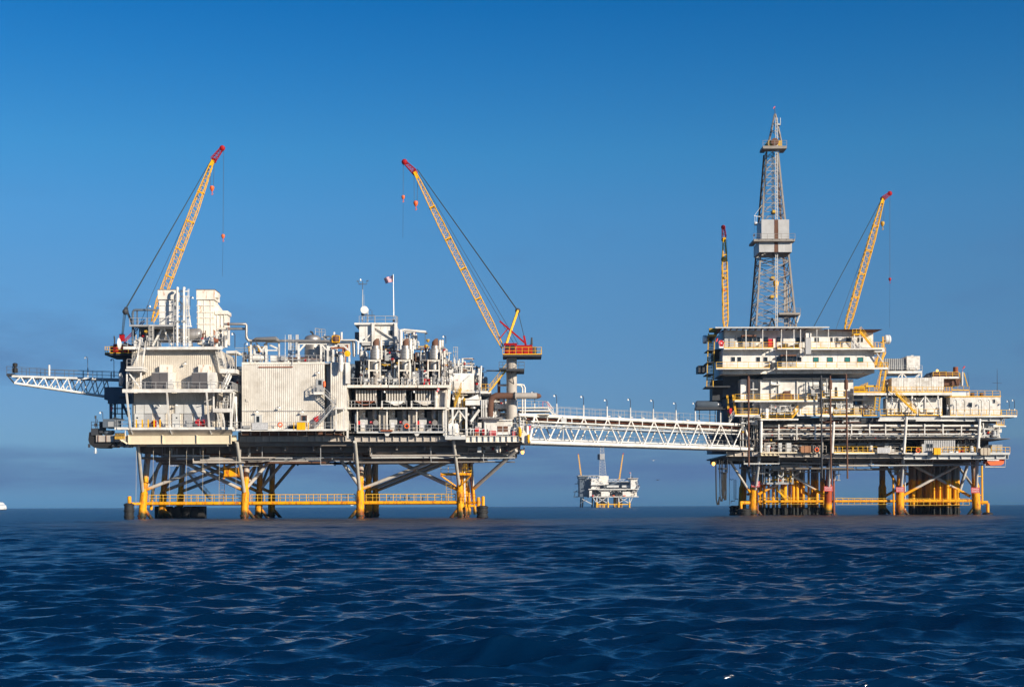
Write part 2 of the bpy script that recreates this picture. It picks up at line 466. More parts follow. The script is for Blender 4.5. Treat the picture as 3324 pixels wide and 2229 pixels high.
def stairs(bot,top,side,w,label,mat=None,treadmat=None,rails=True,step=.25,name='staircase',group=None):
 mat=mat or M['galv'];treadmat=treadmat or mat
 bot,top=Vector(bot),Vector(top);side=Vector(side).normalized()*(w/2)
 t=thing(name,label,'stairs',bot,group)
 for s in (-1,1):
  part('stringer',G().bar(bot+side*s,top+side*s,.05,.22),mat,t)
 n=max(3,round(abs(top.z-bot.z)/step))
 run=(top-bot);run.z=0
 me=unit_box('tread',treadmat,w if abs(side.x)>abs(side.y) else .24,.24 if abs(side.x)>abs(side.y) else w,.04)
 for k in range(n):
  inst('tread',me,lerp(bot,top,(k+.5)/n),t)
 if rails:
  up=Vector((0,0,1.0))
  for s in (-1,1):
   g=G().path([bot+side*s+up,top+side*s+up],.033,5)
   g.path([bot+side*s+up*.5,top+side*s+up*.5],.025,5)
   m_=max(2,round((top-bot).length/1.3))
   for k in range(m_+1):
    p=lerp(bot,top,k/m_)+side*s;g.bar(p,p+up,.05)
   part('stair_rail',g,mat,t)
 return t
def ladder(bot,top,side,w,label,mat=None,cage=False,group=None):
 mat=mat or M['galv'];bot,top=Vector(bot),Vector(top);side=Vector(side).normalized()*(w/2)
 t=thing('ladder',label,'ladder',bot,group)
 for s in (-1,1):part('stile',G().bar(bot+side*s,top+side*s,.06),mat,t)
 n=max(3,round((top-bot).length/.4))
 me=unit_box('rung',mat,w if abs(side.x)>abs(side.y) else .05,.05 if abs(side.x)>abs(side.y) else w,.05)
 for k in range(n):inst('rung',me,lerp(bot,top,(k+.5)/n),t)
 if cage:
  g=G();c=Vector((0,-.7,0))
  for k in range(5):
   o=Vector((math.cos(math.pi*k/4)*w*.75,-math.sin(math.pi*k/4)*.75,0));g.bar(lerp(bot,top,.25)+o,top+o,.035)
  for k in range(4):
   p=lerp(bot,top,.3+.68*k/3)
   g.path([p+Vector((math.cos(math.pi*j/6)*w*.75,-math.sin(math.pi*j/6)*.75,0)) for j in range(7)],.022,4)
  part('safety_cage',g,mat,t)
 return t
def lamp_post(base,h,label,lean=-1,sleeve=0,group=None,mat=None):
 base=Vector(base);t=thing('lamp_post',label,'lamp post',base,group)
 mat=mat or M['dark']
 top=base+Vector((0,0,h))
 part('pole',G().path([base+Vector((0,0,sleeve*.8)),top-Vector((0,0,.25)),top+Vector((lean*.12,0,0)),top+Vector((lean*.38,0,.05))],.05,6),mat,t)
 if sleeve:
  part('pole_sleeve',G().lathe(base,[(.11,0),(.11,sleeve),(.06,sleeve+.05)],8),M['white'],t)
 hd=top+Vector((lean*.45,-.05,-.26))
 part('lamp_head',G().lathe(hd,[(.16,0),(.15,.1),(.1,.22),(.05,.32)],8),M['lamp'],t)
 return t
def wall_lamp(p,label,group=None,mat=None):
 p=Vector(p);t=thing('wall_lamp',label,'lamp',p,group)
 part('bracket',G().path([p+Vector((0,.5,.45)),p+Vector((0,0,.45)),p+Vector((0,0,.15))],.04,5),M['dark'],t)
 part('lamp_head',G().lathe(p,[(.28,0),(.24,.12),(.08,.26)],8),mat or M['lamp'],t)
 return t
def door(parent,v,x0,y0,x1,y1,d,mat,win=None):
 """door leaf standing proud of a wall, with frame and its window"""
 a,b,c,e=v.R(x0,y0,x1,y1,d);y=v.Y+d
 fr=G();w=.07
 fr.box(a-w,a,y-.06,y+.1,c,e+w);fr.box(b,b+w,y-.06,y+.1,c,e+w);fr.box(a-w,b+w,y-.06,y+.1,e,e+w)
 dd=part('door',G().box(a,b,y-.02,y+.06,c,e),mat,parent)
 part('door_frame',fr,M['pale'],dd)
 if win:
  q0,q1,r0,r1=v.R(*win,d)
  part('pane',G().box(q0,q1,y-.04,y-.02,r0,r1),M['glass'],dd)
 return dd
def window(parent,v,x0,y0,x1,y1,d,mat='glass',bars=1,frame='grey'):
 a,b,c,e=v.R(x0,y0,x1,y1,d);y=v.Y+d;w=.04
 fr=G()
 fr.box(a-w,b+w,y-.09,y+.02,c-w,c);fr.box(a-w,b+w,y-.09,y+.02,e,e+w)
 fr.box(a-w,a,y-.09,y+.02,c,e);fr.box(b,b+w,y-.09,y+.02,c,e)
 wd=part('window',fr,M[frame],parent)
 for k in range(bars+1):
  s0,s1=c+(e-c)*k/(bars+1),c+(e-c)*(k+1)/(bars+1)
  part('pane',G().box(a,b,y-.03-.015*(k%2),y+.01,s0+(.02 if k else 0),s1),M[mat],wd)
 return wd
def life_ring(c,R,label,group='orange life rings'):
 c=Vector(c);t=thing('life_ring',label,'life ring',c-Vector((0,0,R)),group)
 part('ring',G().torus(c,R,R*.28),M['orange'],t,True)
 for a in (45,135,225,315):
  p=c+Vector((math.cos(math.radians(a))*R,0,math.sin(math.radians(a))*R))
  part('band',G().torus(p,.001,R*.30,'y',6,6).box(p.x-R*.12,p.x+R*.12,p.y-R*.33,p.y+R*.2,p.z-R*.12,p.z+R*.12),M['orange'],t)
 return t
def vlife(v,x,y,r,d,label): return life_ring(v.P(x,y,d),v.m(r,d),label)
def girder(name,label,a,b,y,z0,z1,mat,n,flange=.35,group=None,stmat=None,deep=.3):
 """plate girder along x: web, two flanges, vertical stiffeners"""
 t=thing(name,label,'girder',((a+b)/2,y,z0),group)
 part('web',G().box(a,b,y+.05,y+.12,z0+.05,z1-.05),mat,t)
 part('bottom_flange',G().box(a,b,y-flange*.6,y+flange,z0,z0+.05),mat,t)
 part('top_flange',G().box(a,b,y-flange*.6,y+flange,z1-.05,z1),mat,t)
 me=unit_box('stiffener',stmat or mat,.10,deep,z1-z0-.104)
 for k in range(n+1):
  inst('stiffener',me,(a+.06+(b-a-.12)*k/n,y+.046-deep/2,z0+.052),t)
 return t
def lattice(parent,chords,n,r,lac,mat,lname='lacing',two=True):
 """zig-zag lacing between four chords given as (start, end) pairs"""
 g=G();m=len(chords)
 for i in range(m):
  a,b=chords[i],chords[(i+1)%m]
  if two is False and i%2: continue
  for k in range(n):
   p=lerp(a[0],a[1],k/n);q=lerp(b[0],b[1],(k+.5)/n);s=lerp(a[0],a[1],(k+1)/n)
   g.bar(p,q,lac);g.bar(q,s,lac)
 part(lname,g,mat,parent,stuff=True)
 for a,b in chords:
  part('chord',G().tube(a,b,r,n=6),mat,parent)
def rope(name,parent,pts,r=.035,mat=None):
 return part(name,G().path(pts,r,5),mat or M['cable'],parent)
def vessel(p,q,r,mat,name,label,cat='tank',group=None,dome=.35,n=20):
 """domed cylinder between p and q"""
 p,q=Vector(p),Vector(q);t=thing(name,label,cat,lerp(p,q,.5)-Vector((0,0,r)),group)
 ax=(q-p);L=ax.length;g=G()
 prof=[(r*math.sin(math.pi/2*i/4)+.001,-r*dome*math.cos(math.pi/2*i/4)) for i in range(5)]
 prof+=[(r,L*f) for f in (.33,.66)]+[(r*math.cos(math.pi/2*i/4)+.001,L+r*dome*math.sin(math.pi/2*i/4)) for i in range(5)]
 axis='x' if abs(ax.x)>abs(ax.z) and abs(ax.x)>abs(ax.y) else ('y' if abs(ax.y)>abs(ax.z) else 'z')
 base=p if ax[{'x':0,'y':1,'z':2}[axis]]>0 else q
 g.lathe(base,prof,n,axis)
 part('shell',g,mat,t,True)
 b=G()
 for f in (.05,.35,.65,.95):
  c=Vector(base);c[{'x':0,'y':1,'z':2}[axis]]+=L*f
  b.lathe(c,[(r*.99,-.05),(r*1.015,-.05),(r*1.015,.05),(r*.99,.05)],n,axis)
 part('seam_band',b,mat,t,True)
 return t
PIPEMATS=['white','white','pale','silver','silver','grey','rustwhite','beam']
def pipework(v,x0,y0,x1,y1,d0,d1,n,seed,label,mats=None,rmin=.05,rmax=.17,name='pipework',vessels=2,boxes=3,group=None):
 """a stand of process piping: runs with elbows, flanged valves, small boxes, on legs and cross members"""
 rg=random.Random(seed);mats=mats or PIPEMATS
 dm=(d0+d1)/2;c=v.P((x0+x1)/2,max(y0,y1),dm)
 t=thing(name,label,'pipework',c,group)
 for i in range(n):
  d=rg.uniform(d0,d1);r=rg.uniform(rmin,rmax);mt=M[rg.choice(mats)]
  kind=rg.random();xa,xb=sorted((rg.uniform(x0,x1),rg.uniform(x0,x1)));ya=rg.uniform(y0,y1);yb=rg.uniform(y0,y1)
  if kind<.42:
   pts=[v.P(xa,y1,d),v.P(xa,ya,d),v.P(xb,ya,d)]
   if rg.random()<.6:pts.append(v.P(xb,yb,d))
  elif kind<.75:
   pts=[v.P(xa,y1,d),v.P(xa,y0+(ya-y0)*.5,d)]
   if rg.random()<.4:pts.append(pts[-1]+Vector((0,min(2.0,d1-d0)*.6,0)))
  else:
   xa,xb=x0+(xa-x0)*.6,x1-(x1-xb)*.6
   pts=[v.P(xa,ya,d),v.P(xb,ya,d)]
  pp=part('pipe',G().path(pts,r,7),mt,t,True)
  if rg.random()<.6:
   k=rg.randrange(len(pts)-1);q=lerp(pts[k],pts[k+1],rg.uniform(.3,.7))
   part('valve',G().ball(q,r*1.9,7).tube(q+Vector((0,-r*1.5,0)),q+Vector((0,-r*3.4,0)),r*1.3,n=7),M[rg.choice(['red','grey','dark','pale','dirtyellow'])],pp)
 for i in range(vessels):
  x=rg.uniform(x0,x1);h=(y1-y0)*rg.uniform(.3,.6);q=v.P(x,y1,rg.uniform(d0,d1));r=rg.uniform(.3,.55);z=v.m(h)
  part('vessel',G().lathe(q,[(r,0),(r,z),(r*.75,z+.2),(.05,z+.3)],12),M[rg.choice(['white','silver','pale'])],t,True)
 for i in range(boxes):
  x=rg.uniform(x0,x1);q=v.P(x,rg.uniform(y0*.4+y1*.6,y1),rg.uniform(d0,(d0+d1)/2));s=rg.uniform(.3,.8)
  part('junction_box',G().box(q.x-s/2,q.x+s/2,q.y-.15,q.y+.25,q.z,q.z+s*rg.uniform(.8,1.5)),M[rg.choice(['white','pale','grey','white','galv'])],t)
 return t
def frame_grid(v,xs,ys,d0,d1,w,mat,label,name='steel_frame',diag=(),cat='steel frame'):
 """open steel frame: columns at xs, beams at ys, front and back planes, optional diagonals (i,j,k,l)"""
 t=thing(name,label,cat,v.P((xs[0]+xs[-1])/2,max(ys),d0))
 for d in (d0,d1):
  for x in xs:part('column',G().bar(v.P(x,min(ys),d),v.P(x,max(ys),d),w),mat,t)
  for y in ys:part('beam',G().bar(v.P(xs[0],y,d),v.P(xs[-1],y,d),w*.9),mat,t)
 for xa,ya,xb,yb in diag:part('brace',G().bar(v.P(xa,ya,d0),v.P(xb,yb,d0),w*.75),mat,t)
 for y in ys:
  for x in (xs[0],xs[-1]):part('cross_beam',G().bar(v.P(x,y,d0),v.P(x,y,d1),w*.9),mat,t)
 return t
_font={}
def lettering(parent,lines,x0,x1,z0,z1,y,mat,name='lettering',pad=.06):
 """rows of real letters, flat on a sign face that looks towards -y"""
 n=len(lines);rh=(z1-z0)/n
 for i,s in enumerate(lines):
  cu=bpy.data.curves.new('lettering','FONT');cu.body=s;cu.size=1.0;cu.align_x='LEFT';cu.extrude=0.0;cu.resolution_u=2
  tmp=bpy.data.objects.new('lettering_source',cu);COL.objects.link(tmp)
  bpy.context.view_layer.update()
  dg=bpy.context.evaluated_depsgraph_get()
  me=bpy.data.meshes.new_from_object(tmp.evaluated_get(dg))
  COL.objects.unlink(tmp);bpy.data.objects.remove(tmp)
  co=np.zeros(len(me.vertices)*3);me.vertices.foreach_get('co',co);co=co.reshape(-1,3)
  if not len(co): continue
  mn,mx=co.min(0),co.max(0);W,Hh=mx[0]-mn[0],mx[1]-mn[1]
  tw,th=(x1-x0)*(1-2*pad),rh*.66
  sx=min(tw/W,th/Hh*1.5);sz=th/Hh
  cx=(x0+x1)/2;zc=z1-rh*(i+.5)
  c=origin(parent)
  out=np.stack([cx-W*sx/2+(co[:,0]-mn[0])*sx-c.x,np.full(len(co),y)-c.y,zc-th/2+(co[:,1]-mn[1])*sz-c.z],-1)
  me.vertices.foreach_set('co',out.reshape(-1));me.materials.clear();me.materials.append(mat);me.update()
  o=bpy.data.objects.new(name,me);COL.objects.link(o);o.parent=parent
def crane_boom(t,base,tip,jib,wmid,ymat,up,n=26,r=.075,lac=.05,bands=(.28,.45,.62,.8)):
 """lattice boom: narrow foot, full middle, narrow head, red jib on the end"""
 base,tip,jib=Vector(base),Vector(tip),Vector(jib)
 ax=(tip-base).normalized();up=Vector(up);a=(up-ax*up.dot(ax)).normalized();b=ax.cross(a).normalized()
 def sec(f,w):
  c=lerp(base,tip,f);return [c+a*w*s+b*w*u for s,u in ((-.5,-.5),(.5,-.5),(.5,.5),(-.5,.5))]
 S=[sec(0,wmid*.35),sec(.13,wmid),sec(.70,wmid),sec(1,wmid*.38)]
 L=(tip-base).length
 for i,(s0,s1) in enumerate(zip(S,S[1:])):
  f=(.13,.57,.30)[i];k=max(3,round(n*f))
  g=G()
  for j in range(4):
   p,q=(s0[j],s1[j]),(s0[(j+1)%4],s1[(j+1)%4])
   for m_ in range(k):
    x=lerp(*p,m_/k);y=lerp(*q,(m_+.5)/k);z=lerp(*p,(m_+1)/k)
    g.bar(x,y,lac);g.bar(y,z,lac)
  part('lacing',g,ymat,t,stuff=True)
 for j in range(4):
  part('boom_chord',G().path([s[j] for s in S],r,6),ymat,t)
 for f in bands:
  w=wmid*(1.05 if f<.7 else .9);s=sec(f,w);g=G()
  for j in range(4):g.bar(s[j],s[(j+1)%4],.16)
  part('boom_band',g,ymat,t)
 e=sec(.965,wmid*.46);g=G()
 g.add(e+sec(1.0,wmid*.42),[(0,3,2,1),(4,5,6,7),(0,1,5,4),(1,2,6,5),(2,3,7,6),(3,0,4,7)])
 part('boom_head',g,ymat,t)
 jx=(jib-tip).normalized();ja=(a-jx*a.dot(jx)).normalized();jb=jx.cross(ja).normalized()
 j0=[tip+ja*.42*s+jb*.42*u for s,u in ((-1,-1),(1,-1),(1,1),(-1,1))];j1=[jib+ja*.25*s+jb*.25*u for s,u in ((-1,-1),(1,-1),(1,1),(-1,1))]
 g=G();k=5
 for j in range(4):
  g.tube(j0[j],j1[j],.07,n=5)
  for m_ in range(k):
   x=lerp(j0[j],j1[j],m_/k);y=lerp(j0[(j+1)%4],j1[(j+1)%4],(m_+.5)/k);z=lerp(j0[j],j1[j],(m_+1)/k)
   g.bar(x,y,.06);g.bar(y,z,.06)
 part('jib',g,M['red'],t)
 for c,rr in ((tip+a*.55,.5),(jib,.5)):
  part('sheave',G().lathe(c+b*-.16,[(rr*.5,0),(rr,.04),(rr*.8,.16),(rr,.28),(rr*.5,.32)],14,'y') if abs(b.y)>.7 else G().ball(c,rr,10),M['red'],t)
 return a,b
def hook_block(p,top,label,r=.42,mat='orange',two=True,group=None,tail=None,topb=None):
 """sheave block and hook hanging on its falls"""
 p,top=Vector(p),Vector(top);t=thing('hook_block',label,'crane hook',p-Vector((0,0,r*2.6)),group)
 g=G().lathe(p+Vector((0,0,-r*1.1)),[(r*.35,0),(r*.75,r*.7),(r,r*1.5),(r*.8,r*2.1),(r*.3,r*2.3)],10)
 part('block',g,M[mat],t,True)
 c=p+Vector((0,0,-r*1.8))
 part('hook',G().path([c+Vector((0,0,r*.8)),c]+[c+Vector((math.sin(a)*r*.4,0,-r*.42+math.cos(a)*r*.4)) for a in (0.3,1.2,2.2,3.1,4.2)],r*.14,6),M[mat],t)
 if two:
  tb=Vector(topb) if topb else top
  rope('fall',t,[p+Vector((-r*.6,0,r)),top]);rope('fall',t,[p+Vector((r*.6,0,r)),tb])
 else:rope('fall',t,[p+Vector((0,0,r)),top],.035)
 if tail:rope('tag_line',t,[p+Vector((0,0,-r*2)),Vector(tail)],.02);
 return t
def cabin_parts(t,v,cab,eng,plat,d0,d1,face):
 """slewing house: cab with glass, engine house, platform with yellow rail. face = +1 cab towards -x"""
 x0,x1,z0,z1=v.R(*cab,d0);y0,y1=v.Y+d0,v.Y+d1
 part('cab',G().box(x0,x1,y0,(y0+y1)/2,z0,z1),M['red'],t)
 part('cab_roof',G().box(x0-.15,x1+.1,y0-.12,(y0+y1)/2+.1,z1,z1+.14),M['red'],t)
 w=(x1-x0)
 for a,b in ((.08,.42),(.5,.86)):
  part('cab_window',G().box(x0+w*a,x0+w*b,y0-.03,y0+.02,z0+(z1-z0)*.45,z0+(z1-z0)*.88),M['glass'],t)
 x0,x1,z0,z1=v.R(*eng,d0)
 part('engine_house',G().box(x0,x1,y0+.3,y1-.3,z0,z1),M['red'],t)
 part('engine_grille',G().box(x1 if face>0 else x0-.55,x1+.55 if face>0 else x0,y0+.5,y1-.5,z0+.1,z1-.25),M['dark'],t)
 x0,x1,z0,z1=v.R(*plat,d0-.6)
 part('slew_platform',G().box(x0,x1,y0-.6,y1+.6,z0,z1),M['dark'],t)
 part('platform_kick_plate',G().box(x0,x1,y0-.64,y0-.6,z1-.08,z1+.06),M['yellow'],t)
 up=Vector((0,0,1));g=G();n=6
 P=[Vector((x0,y0-.55,z1)),Vector((x1,y0-.55,z1)),Vector((x1,y1+.5,z1)),Vector((x0,y1+.5,z1))]
 for a,b in zip(P,P[1:]):
  g.tube(a+up*1.1,b+up*1.1,.04,n=5);g.tube(a+up*.55,b+up*.55,.035,n=5)
 part('platform_rail',g,M['wood'],t)
 for a,b,k in zip(P,P[1:],(6,4,6)):
  for i in range(k):inst('rail_post',unit_post(M['wood'],1.1,.06),lerp(a,b,i/k),t)
R1=View(0,880,4.177,240);R2=View(380,900,5.2275,240);R3=View(380,1170,4.979,240)
R4=View(740,1040,3.919,241);R5=View(1100,1000,5.2275,242);R6=View(1100,1220,5.8475,242)
R7=View(1440,980,3.136,242);R8=View(260,1260,6.97,240)
XR=Vector((1,0,0));UP=Vector((0,0,1))
def jacket(spec,label,zdeck,rows,ybase,foot_label=None):
 pass
B1=View(380,1400,5.085,250);B2=View(760,1400,5.085,250);B3=View(1180,1400,4.678,250)
t=thing('platform_jacket','yellow and grey steel legs and cross braces carrying the left platform','platform legs',(-40,262,0))
LEGX=[(460,479),(793,801),(1169,1170),(1497,1488)]
rowY=[250,264,278]
def legpt(i,r,z):
 xb,xt=at(LEGX[i][0],1676,250).x,at(LEGX[i][1],1440,250).x
 f=z/12.4
 yy=rowY[r]+(0 if r==1 else (1 if r==0 else -1)*f*.7)
 return Vector((xb+(xt-xb)*f,yy,z))
LEGS={}
for r in range(3):
 for i in range(4):
  g=G().tube(legpt(i,r,-4),legpt(i,r,12.6),.52,n=16)
  lg=part('leg',g,M['sea_leg'],t,True);LEGS[i,r]=lg
  part('leg_sleeve',G().tube(legpt(i,r,-3),legpt(i,r,4.4),.66,n=16).tube(legpt(i,r,4.4),legpt(i,r,4.75),.66,.53,n=16),M['sea_leg'],lg,True)
  part('grout_clamp',G().tube(legpt(i,r,.35),legpt(i,r,.62),.80,n=16),M['sea_leg'],lg,True)
def brace(p,q,r=.29,mt='sea_brace',name='brace'): return part(name,G().tube(p,q,r,n=12),M[mt],t,True)
for r in range(3):
 L= lambda i,z:legpt(i,r,z)
 for a,b in ((0,1),(2,3)):
  brace(L(a,4.9),L(b,11.4));brace(L(a,11.4)+Vector((2.2,.45,0)),L(b,4.6)+Vector((0,.45,0)))
 kx=(L(2,0)-L(1,0))*.30
 brace(L(1,5.0),L(1,12.2)+kx);brace(L(2,5.2),L(2,11.6)-kx*.78)
 if r!=1:
  for a in range(3):
   brace(L(a,2.62),L(a+1,2.62),.28,'sea_beam','horizontal_beam')
 for i,s in ((0,1),(1,1),(2,-1),(3,-1)):
  brace(L(i,2.0),L(i,-2.2)+Vector((3.6*s,0,0)),.30,'sea_leg','splash_zone_brace')
for i in range(4):
 for r in range(2):
  brace(legpt(i,r,4.8),legpt(i,r+1,11.4),.25);brace(legpt(i,r,2.62),legpt(i,r+1,2.62),.26,'sea_beam','horizontal_beam')
for (x0,y0),(x1,y1),d0,d1,r_ in (((447,1441),(462,1592),241.5,249.6,.31),((768,1433),(792,1594),242,249.6,.31),((1152,1433),(1166,1586),242,249.6,.30),((1471,1425),(1489,1570),242,249.5,.29)):
 part('raked_strut',G().path([at(x0,y0,d0),lerp(at(x0,y0,d0),at(x1,y1,d1),.45),at(x1,y1,d1)],r_,12),M['sea_strut'],t,True)
part('outrigger_brace',G().tube(at(1539,1584,251.5),at(1676,1461,245),.33,n=12),M['sea_brace'],t,True)
part('curved_riser',G().path([at(*(380+x/5.085,1400+y/5.085),258) for x,y in ((560,1290),(590,1000),(620,780),(670,600),(720,500),(800,425),(960,400))],.27,10),M['sea_brace'],t,True)
for x0,x1 in ((1505,1508),(1526,1514),(1541,1528)):
 part('riser',G().tube(at(x0,1668,252.5),at(x1,1448,252.5),.21,n=10),M['sea_brace'],t,True)
part('riser',G().tube(at(1508,1668,250.6),at(1508,1600,250.6),.18,n=10).tube(at(1508,1600,250.6),at(1506,1448,251),.16,n=8),M['pale'],t,True)
part('riser',G().tube(at(1537,1620,254),at(1527,1500,254),.34,n=10),M['rusty'],t,True)
for nm,c,w in (('dark conductor frame seen low between the legs of the left platform',(512,1650),120),('dark mudline frame under the middle legs of the left platform',(846,1654),100)):
 pass
g=G()
for x in (516,548,580,610,634,657):g.box(*[at(x,1650,266).x+s*.55 for s in (-1,1)],265,267,-3,2.2)
g.box(at(512,1650,266).x,at(610,1650,266).x,265.4,266.6,-3,2.0);g.box(at(512,1650,266).x,at(660,1650,266).x,265.6,266.4,.2,.6)
part('boat_landing_frame',g,M['black'],t)
for i,lab in ((0,'left'),(1,'middle'),(2,'right')):
 a,b=legpt(i,0,2.95)+Vector((.9,.35,0)),legpt(i+1,0,2.95)-Vector((.9,-.35,0))
 rail([a,b],f'rusty yellow handrail along the {lab} span of yellow beam between front legs of left platform',M['wood'],1.15,1.15)
 rail([a+Vector((0,1.3,0)),b+Vector((0,1.3,0))],f'rear handrail of the walkway behind the {lab} yellow beam of left platform',M['dirtyellow'],1.1,1.6)
 g=G();g.box(a.x,b.x,a.y-.05,a.y+1.35,a.z-.08,a.z)
 solo('walkway_grating',g,M['dirtyellow'],f'steel grating walkway lying on the {lab} yellow beam of left platform','walkway')
def fender(x,yt,w,Y,label,posts):
 p0=at(x,1672,Y);t=thing('boat_fender',label,'fender',(p0.x,Y,-2));hw=w/2*Y/FPX
 zt=at(x,yt,Y).z
 part('bumper',G().lathe((p0.x,Y,-2),[(hw*.92,0),(hw,1.2),(hw,zt+1.7),(hw*.75,zt+2)],14),M['black'],t,True)
 g=G()
 for k in range(4):g.lathe((p0.x,Y,-.6+k*(zt+.3)/3),[(hw*.9,-.2),(hw*1.12,-.12),(hw*1.12,.12),(hw*.9,.2)],14)
 part('tyre_ring',g,M['black'],t,True,stuff=True)
 for px,py,r in posts:
  q=at(px,py,Y);part('fender_post',G().lathe((q.x,Y,zt-.2),[(r,0),(r,q.z-zt+.15),(r*.8,q.z-zt+.25),(.02,q.z-zt+.26)],12),M['sea_beam'],t,True)
 return t
f=fender(419,1632,31,249,'black rubber boat fender with yellow post left of the left platform legs',[(420,1611,.32)])
part('fender_arm',G().tube((at(426,1622,249).x,249,2.6),(at(456,1626,249.6).x,249.6,2.6),.25,n=10),M['sea_beam'],f,True)
f=fender(1566,1640,34,249,'black rubber boat fender with two yellow posts right of the left platform legs',[(1553,1614,.29),(1568,1611,.28)])
part('fender_arm',G().tube((at(1560,1622,249).x,249,2.6),(at(1512,1626,249.8).x,249.8,2.6),.25,n=10),M['sea_beam'],f,True)
v=B3
t2=thing('boat_landing','yellow landing platform with braces wrapped round the right front leg of left platform','platform',v.P(1400,660,0))
part('grating',G().vb(v,1170,628,1630,660,-1.6,2.5),M['sea_beam'],t2)
for x0,y0,x1,y1 in ((1170,665,1400,825),(1625,670,1490,815)):part('knee_brace',G().bar(v.P(x0,y0,-1.4),v.P(x1,y1,-.5),.2),M['sea_beam'],t2)
part('lower_landing',G().vb(v,1590,1110,1690,1140,-1.5,1.8),M['sea_beam'],t2)
for x in (1600,1690):part('landing_post',G().tube(v.P(x,1130,-1.2),v.P(x+15,1260,-1.2),.22,n=8),M['sea_brace'],t2,True)
vrail(v,[(1175,628),(1400,628)],-1.5,'yellow handrail on the upper landing left of the right front leg of left platform',M['wood'],h=1.2,sp=1.0)
vrail(v,[(1500,655),(1635,655),(1635,640)],[-1.5,-1.5,2],'rusty handrail on the upper landing right of the right front leg of left platform',M['wood'],h=1.3,sp=.8)
vrail(v,[(1530,1050),(1700,1050)],-1.3,'rusty handrail on the lower landing beside the right fender of left platform',M['rusty'],h=1.1,sp=.7)
ladder(v.P(1300,1040,-.6),v.P(1290,670,-.6),XR,.85,'rusty yellow ladder between the two landings at the right leg of left platform',M['dirtyellow'])
ladder(v.P(1545,620,-1.2),v.P(1545,400,-1.2),XR,.5,'caged yellow ladder running up behind the right front leg of left platform',M['wood'],cage=True)
v=B1
ladder(v.P(1725,1130,2),v.P(1735,760,2),XR,.9,'orange rusted ladder standing on the walkway left of the second leg of left platform',M['sea_beam'])
t2=thing('hanging_basket','yellow hopper box hanging under the deck beside the second leg of left platform','box',v.P(1880,745,-2))
part('body',G().vb(v,1770,600,1995,745,-3.2,-.6),M['sea_beam'],t2);part('rim',G().vb(v,1762,596,2003,612,-3.3,-.5),M['sea_beam'],t2);part('rim',G().vb(v,1762,720,2003,734,-3.3,-.5),M['sea_beam'],t2)
part('hanger',G().bar(v.P(1775,400,-2.8),v.P(1765,780,-2.8),.28),M['sea_beam'],t2);part('hanger',G().bar(v.P(1790,430,-2.8),v.P(1990,620,-2.8),.14),M['sea_beam'],t2)
stairs(v.P(1540,1120,9),v.P(1170,690,9),(0,1,0),1.0,'grey stair dropping through the leg braces to the left walkway of left platform',M['galv'])
v=B2
t2=thing('access_stand','yellow access stand on the back of the second leg of left platform','platform',v.P(300,520,6))
part('floor',G().vb(v,250,500,370,525,5,7),M['dirtyellow'],t2)
part('knee',G().bar(v.P(365,525,5),v.P(250,680,5),.2),M['dirtyellow'],t2);part('strut',G().bar(v.P(390,360,5),v.P(245,545,5),.25),M['grey'],t2)
vrail(v,[(255,500),(370,500)],5,'yellow handrail of the stand behind the second leg of left platform',M['wood'],sp=.8)
for i,(x,y0,y1) in enumerate(((600,240,1230),(870,250,1230),(1148,290,1210),(1420,260,1150),(1692,250,1210),(1968,420,1200),(320,300,1280))):
 p,q=B1.P(x,y0,-8),B1.P(x-10,y1,-8)
 g=G().path([p,lerp(p,q,.5),q],.026,5)
 rg=random.Random(i)
 for k in range(9):g.ball(lerp(p,q,(k+rg.random())/9.5),.045,5)
 solo('hanging_rope',g,M['cover'],['first','second','third','fourth','fifth','sixth','outermost'][i]+' knotted rope hanging under the beige left module, counted from its left leg' if i<6 else 'knotted rope hanging outside the left front leg of left platform','rope','ropes hanging under the left module')
def slab(name,label,x0,x1,Y0,Y1,z0,z1,mt,cat='deck'):
 g=G().box(x0,x1,Y0,Y1,z0,z1);return solo(name,g,M[mt],label,cat)
xa,xb=at(430,1400,244).x,at(1690,1400,244).x
zd=at(1000,1447,244).z
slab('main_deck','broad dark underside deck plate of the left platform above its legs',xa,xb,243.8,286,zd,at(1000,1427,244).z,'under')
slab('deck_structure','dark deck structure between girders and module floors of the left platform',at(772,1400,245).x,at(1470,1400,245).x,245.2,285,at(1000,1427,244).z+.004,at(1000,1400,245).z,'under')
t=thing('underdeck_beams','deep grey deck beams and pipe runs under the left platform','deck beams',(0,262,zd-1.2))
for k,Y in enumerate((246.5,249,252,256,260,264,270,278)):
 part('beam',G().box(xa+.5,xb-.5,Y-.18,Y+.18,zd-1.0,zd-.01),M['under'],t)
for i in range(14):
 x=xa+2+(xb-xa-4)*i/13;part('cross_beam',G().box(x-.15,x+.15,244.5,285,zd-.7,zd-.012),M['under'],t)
rg=random.Random(5)
for i in range(60):
 Y=rg.uniform(244.2,254);x0=rg.uniform(xa+1,xb-14);z=zd-rg.uniform(.8,2.7);L=rg.uniform(5,22)
 x1=min(xb-1,x0+L)
 part('pipe',G().path([(x0,Y,zd-.3),(x0,Y,z),(x1,Y,z),(x1,Y+rg.uniform(0,3),z)],rg.uniform(.05,.16),6),M[rg.choice(['under','under','grey','beam','brown','pale'])],t,True)
for i in range(34):
 x=rg.uniform(xa+3,xb-3);Y=rg.uniform(244.2,252);z=zd-rg.uniform(1.4,3.2)
 part('hanger',G().bar((x,Y,zd),(x,Y,z),.1).bar((x,Y,z),(x+rg.uniform(1,4),Y,z),.12),M['grey'],t)
for y_,Yp in ((1466,247),(1492,262)):
 z=at(1000,y_,Yp).z;part('cable_tray',G().box(at(620,y_,Yp).x,at(1470,y_,Yp).x,Yp,Yp+.8,z-.12,z+.1),M['under'],t)
g=G()
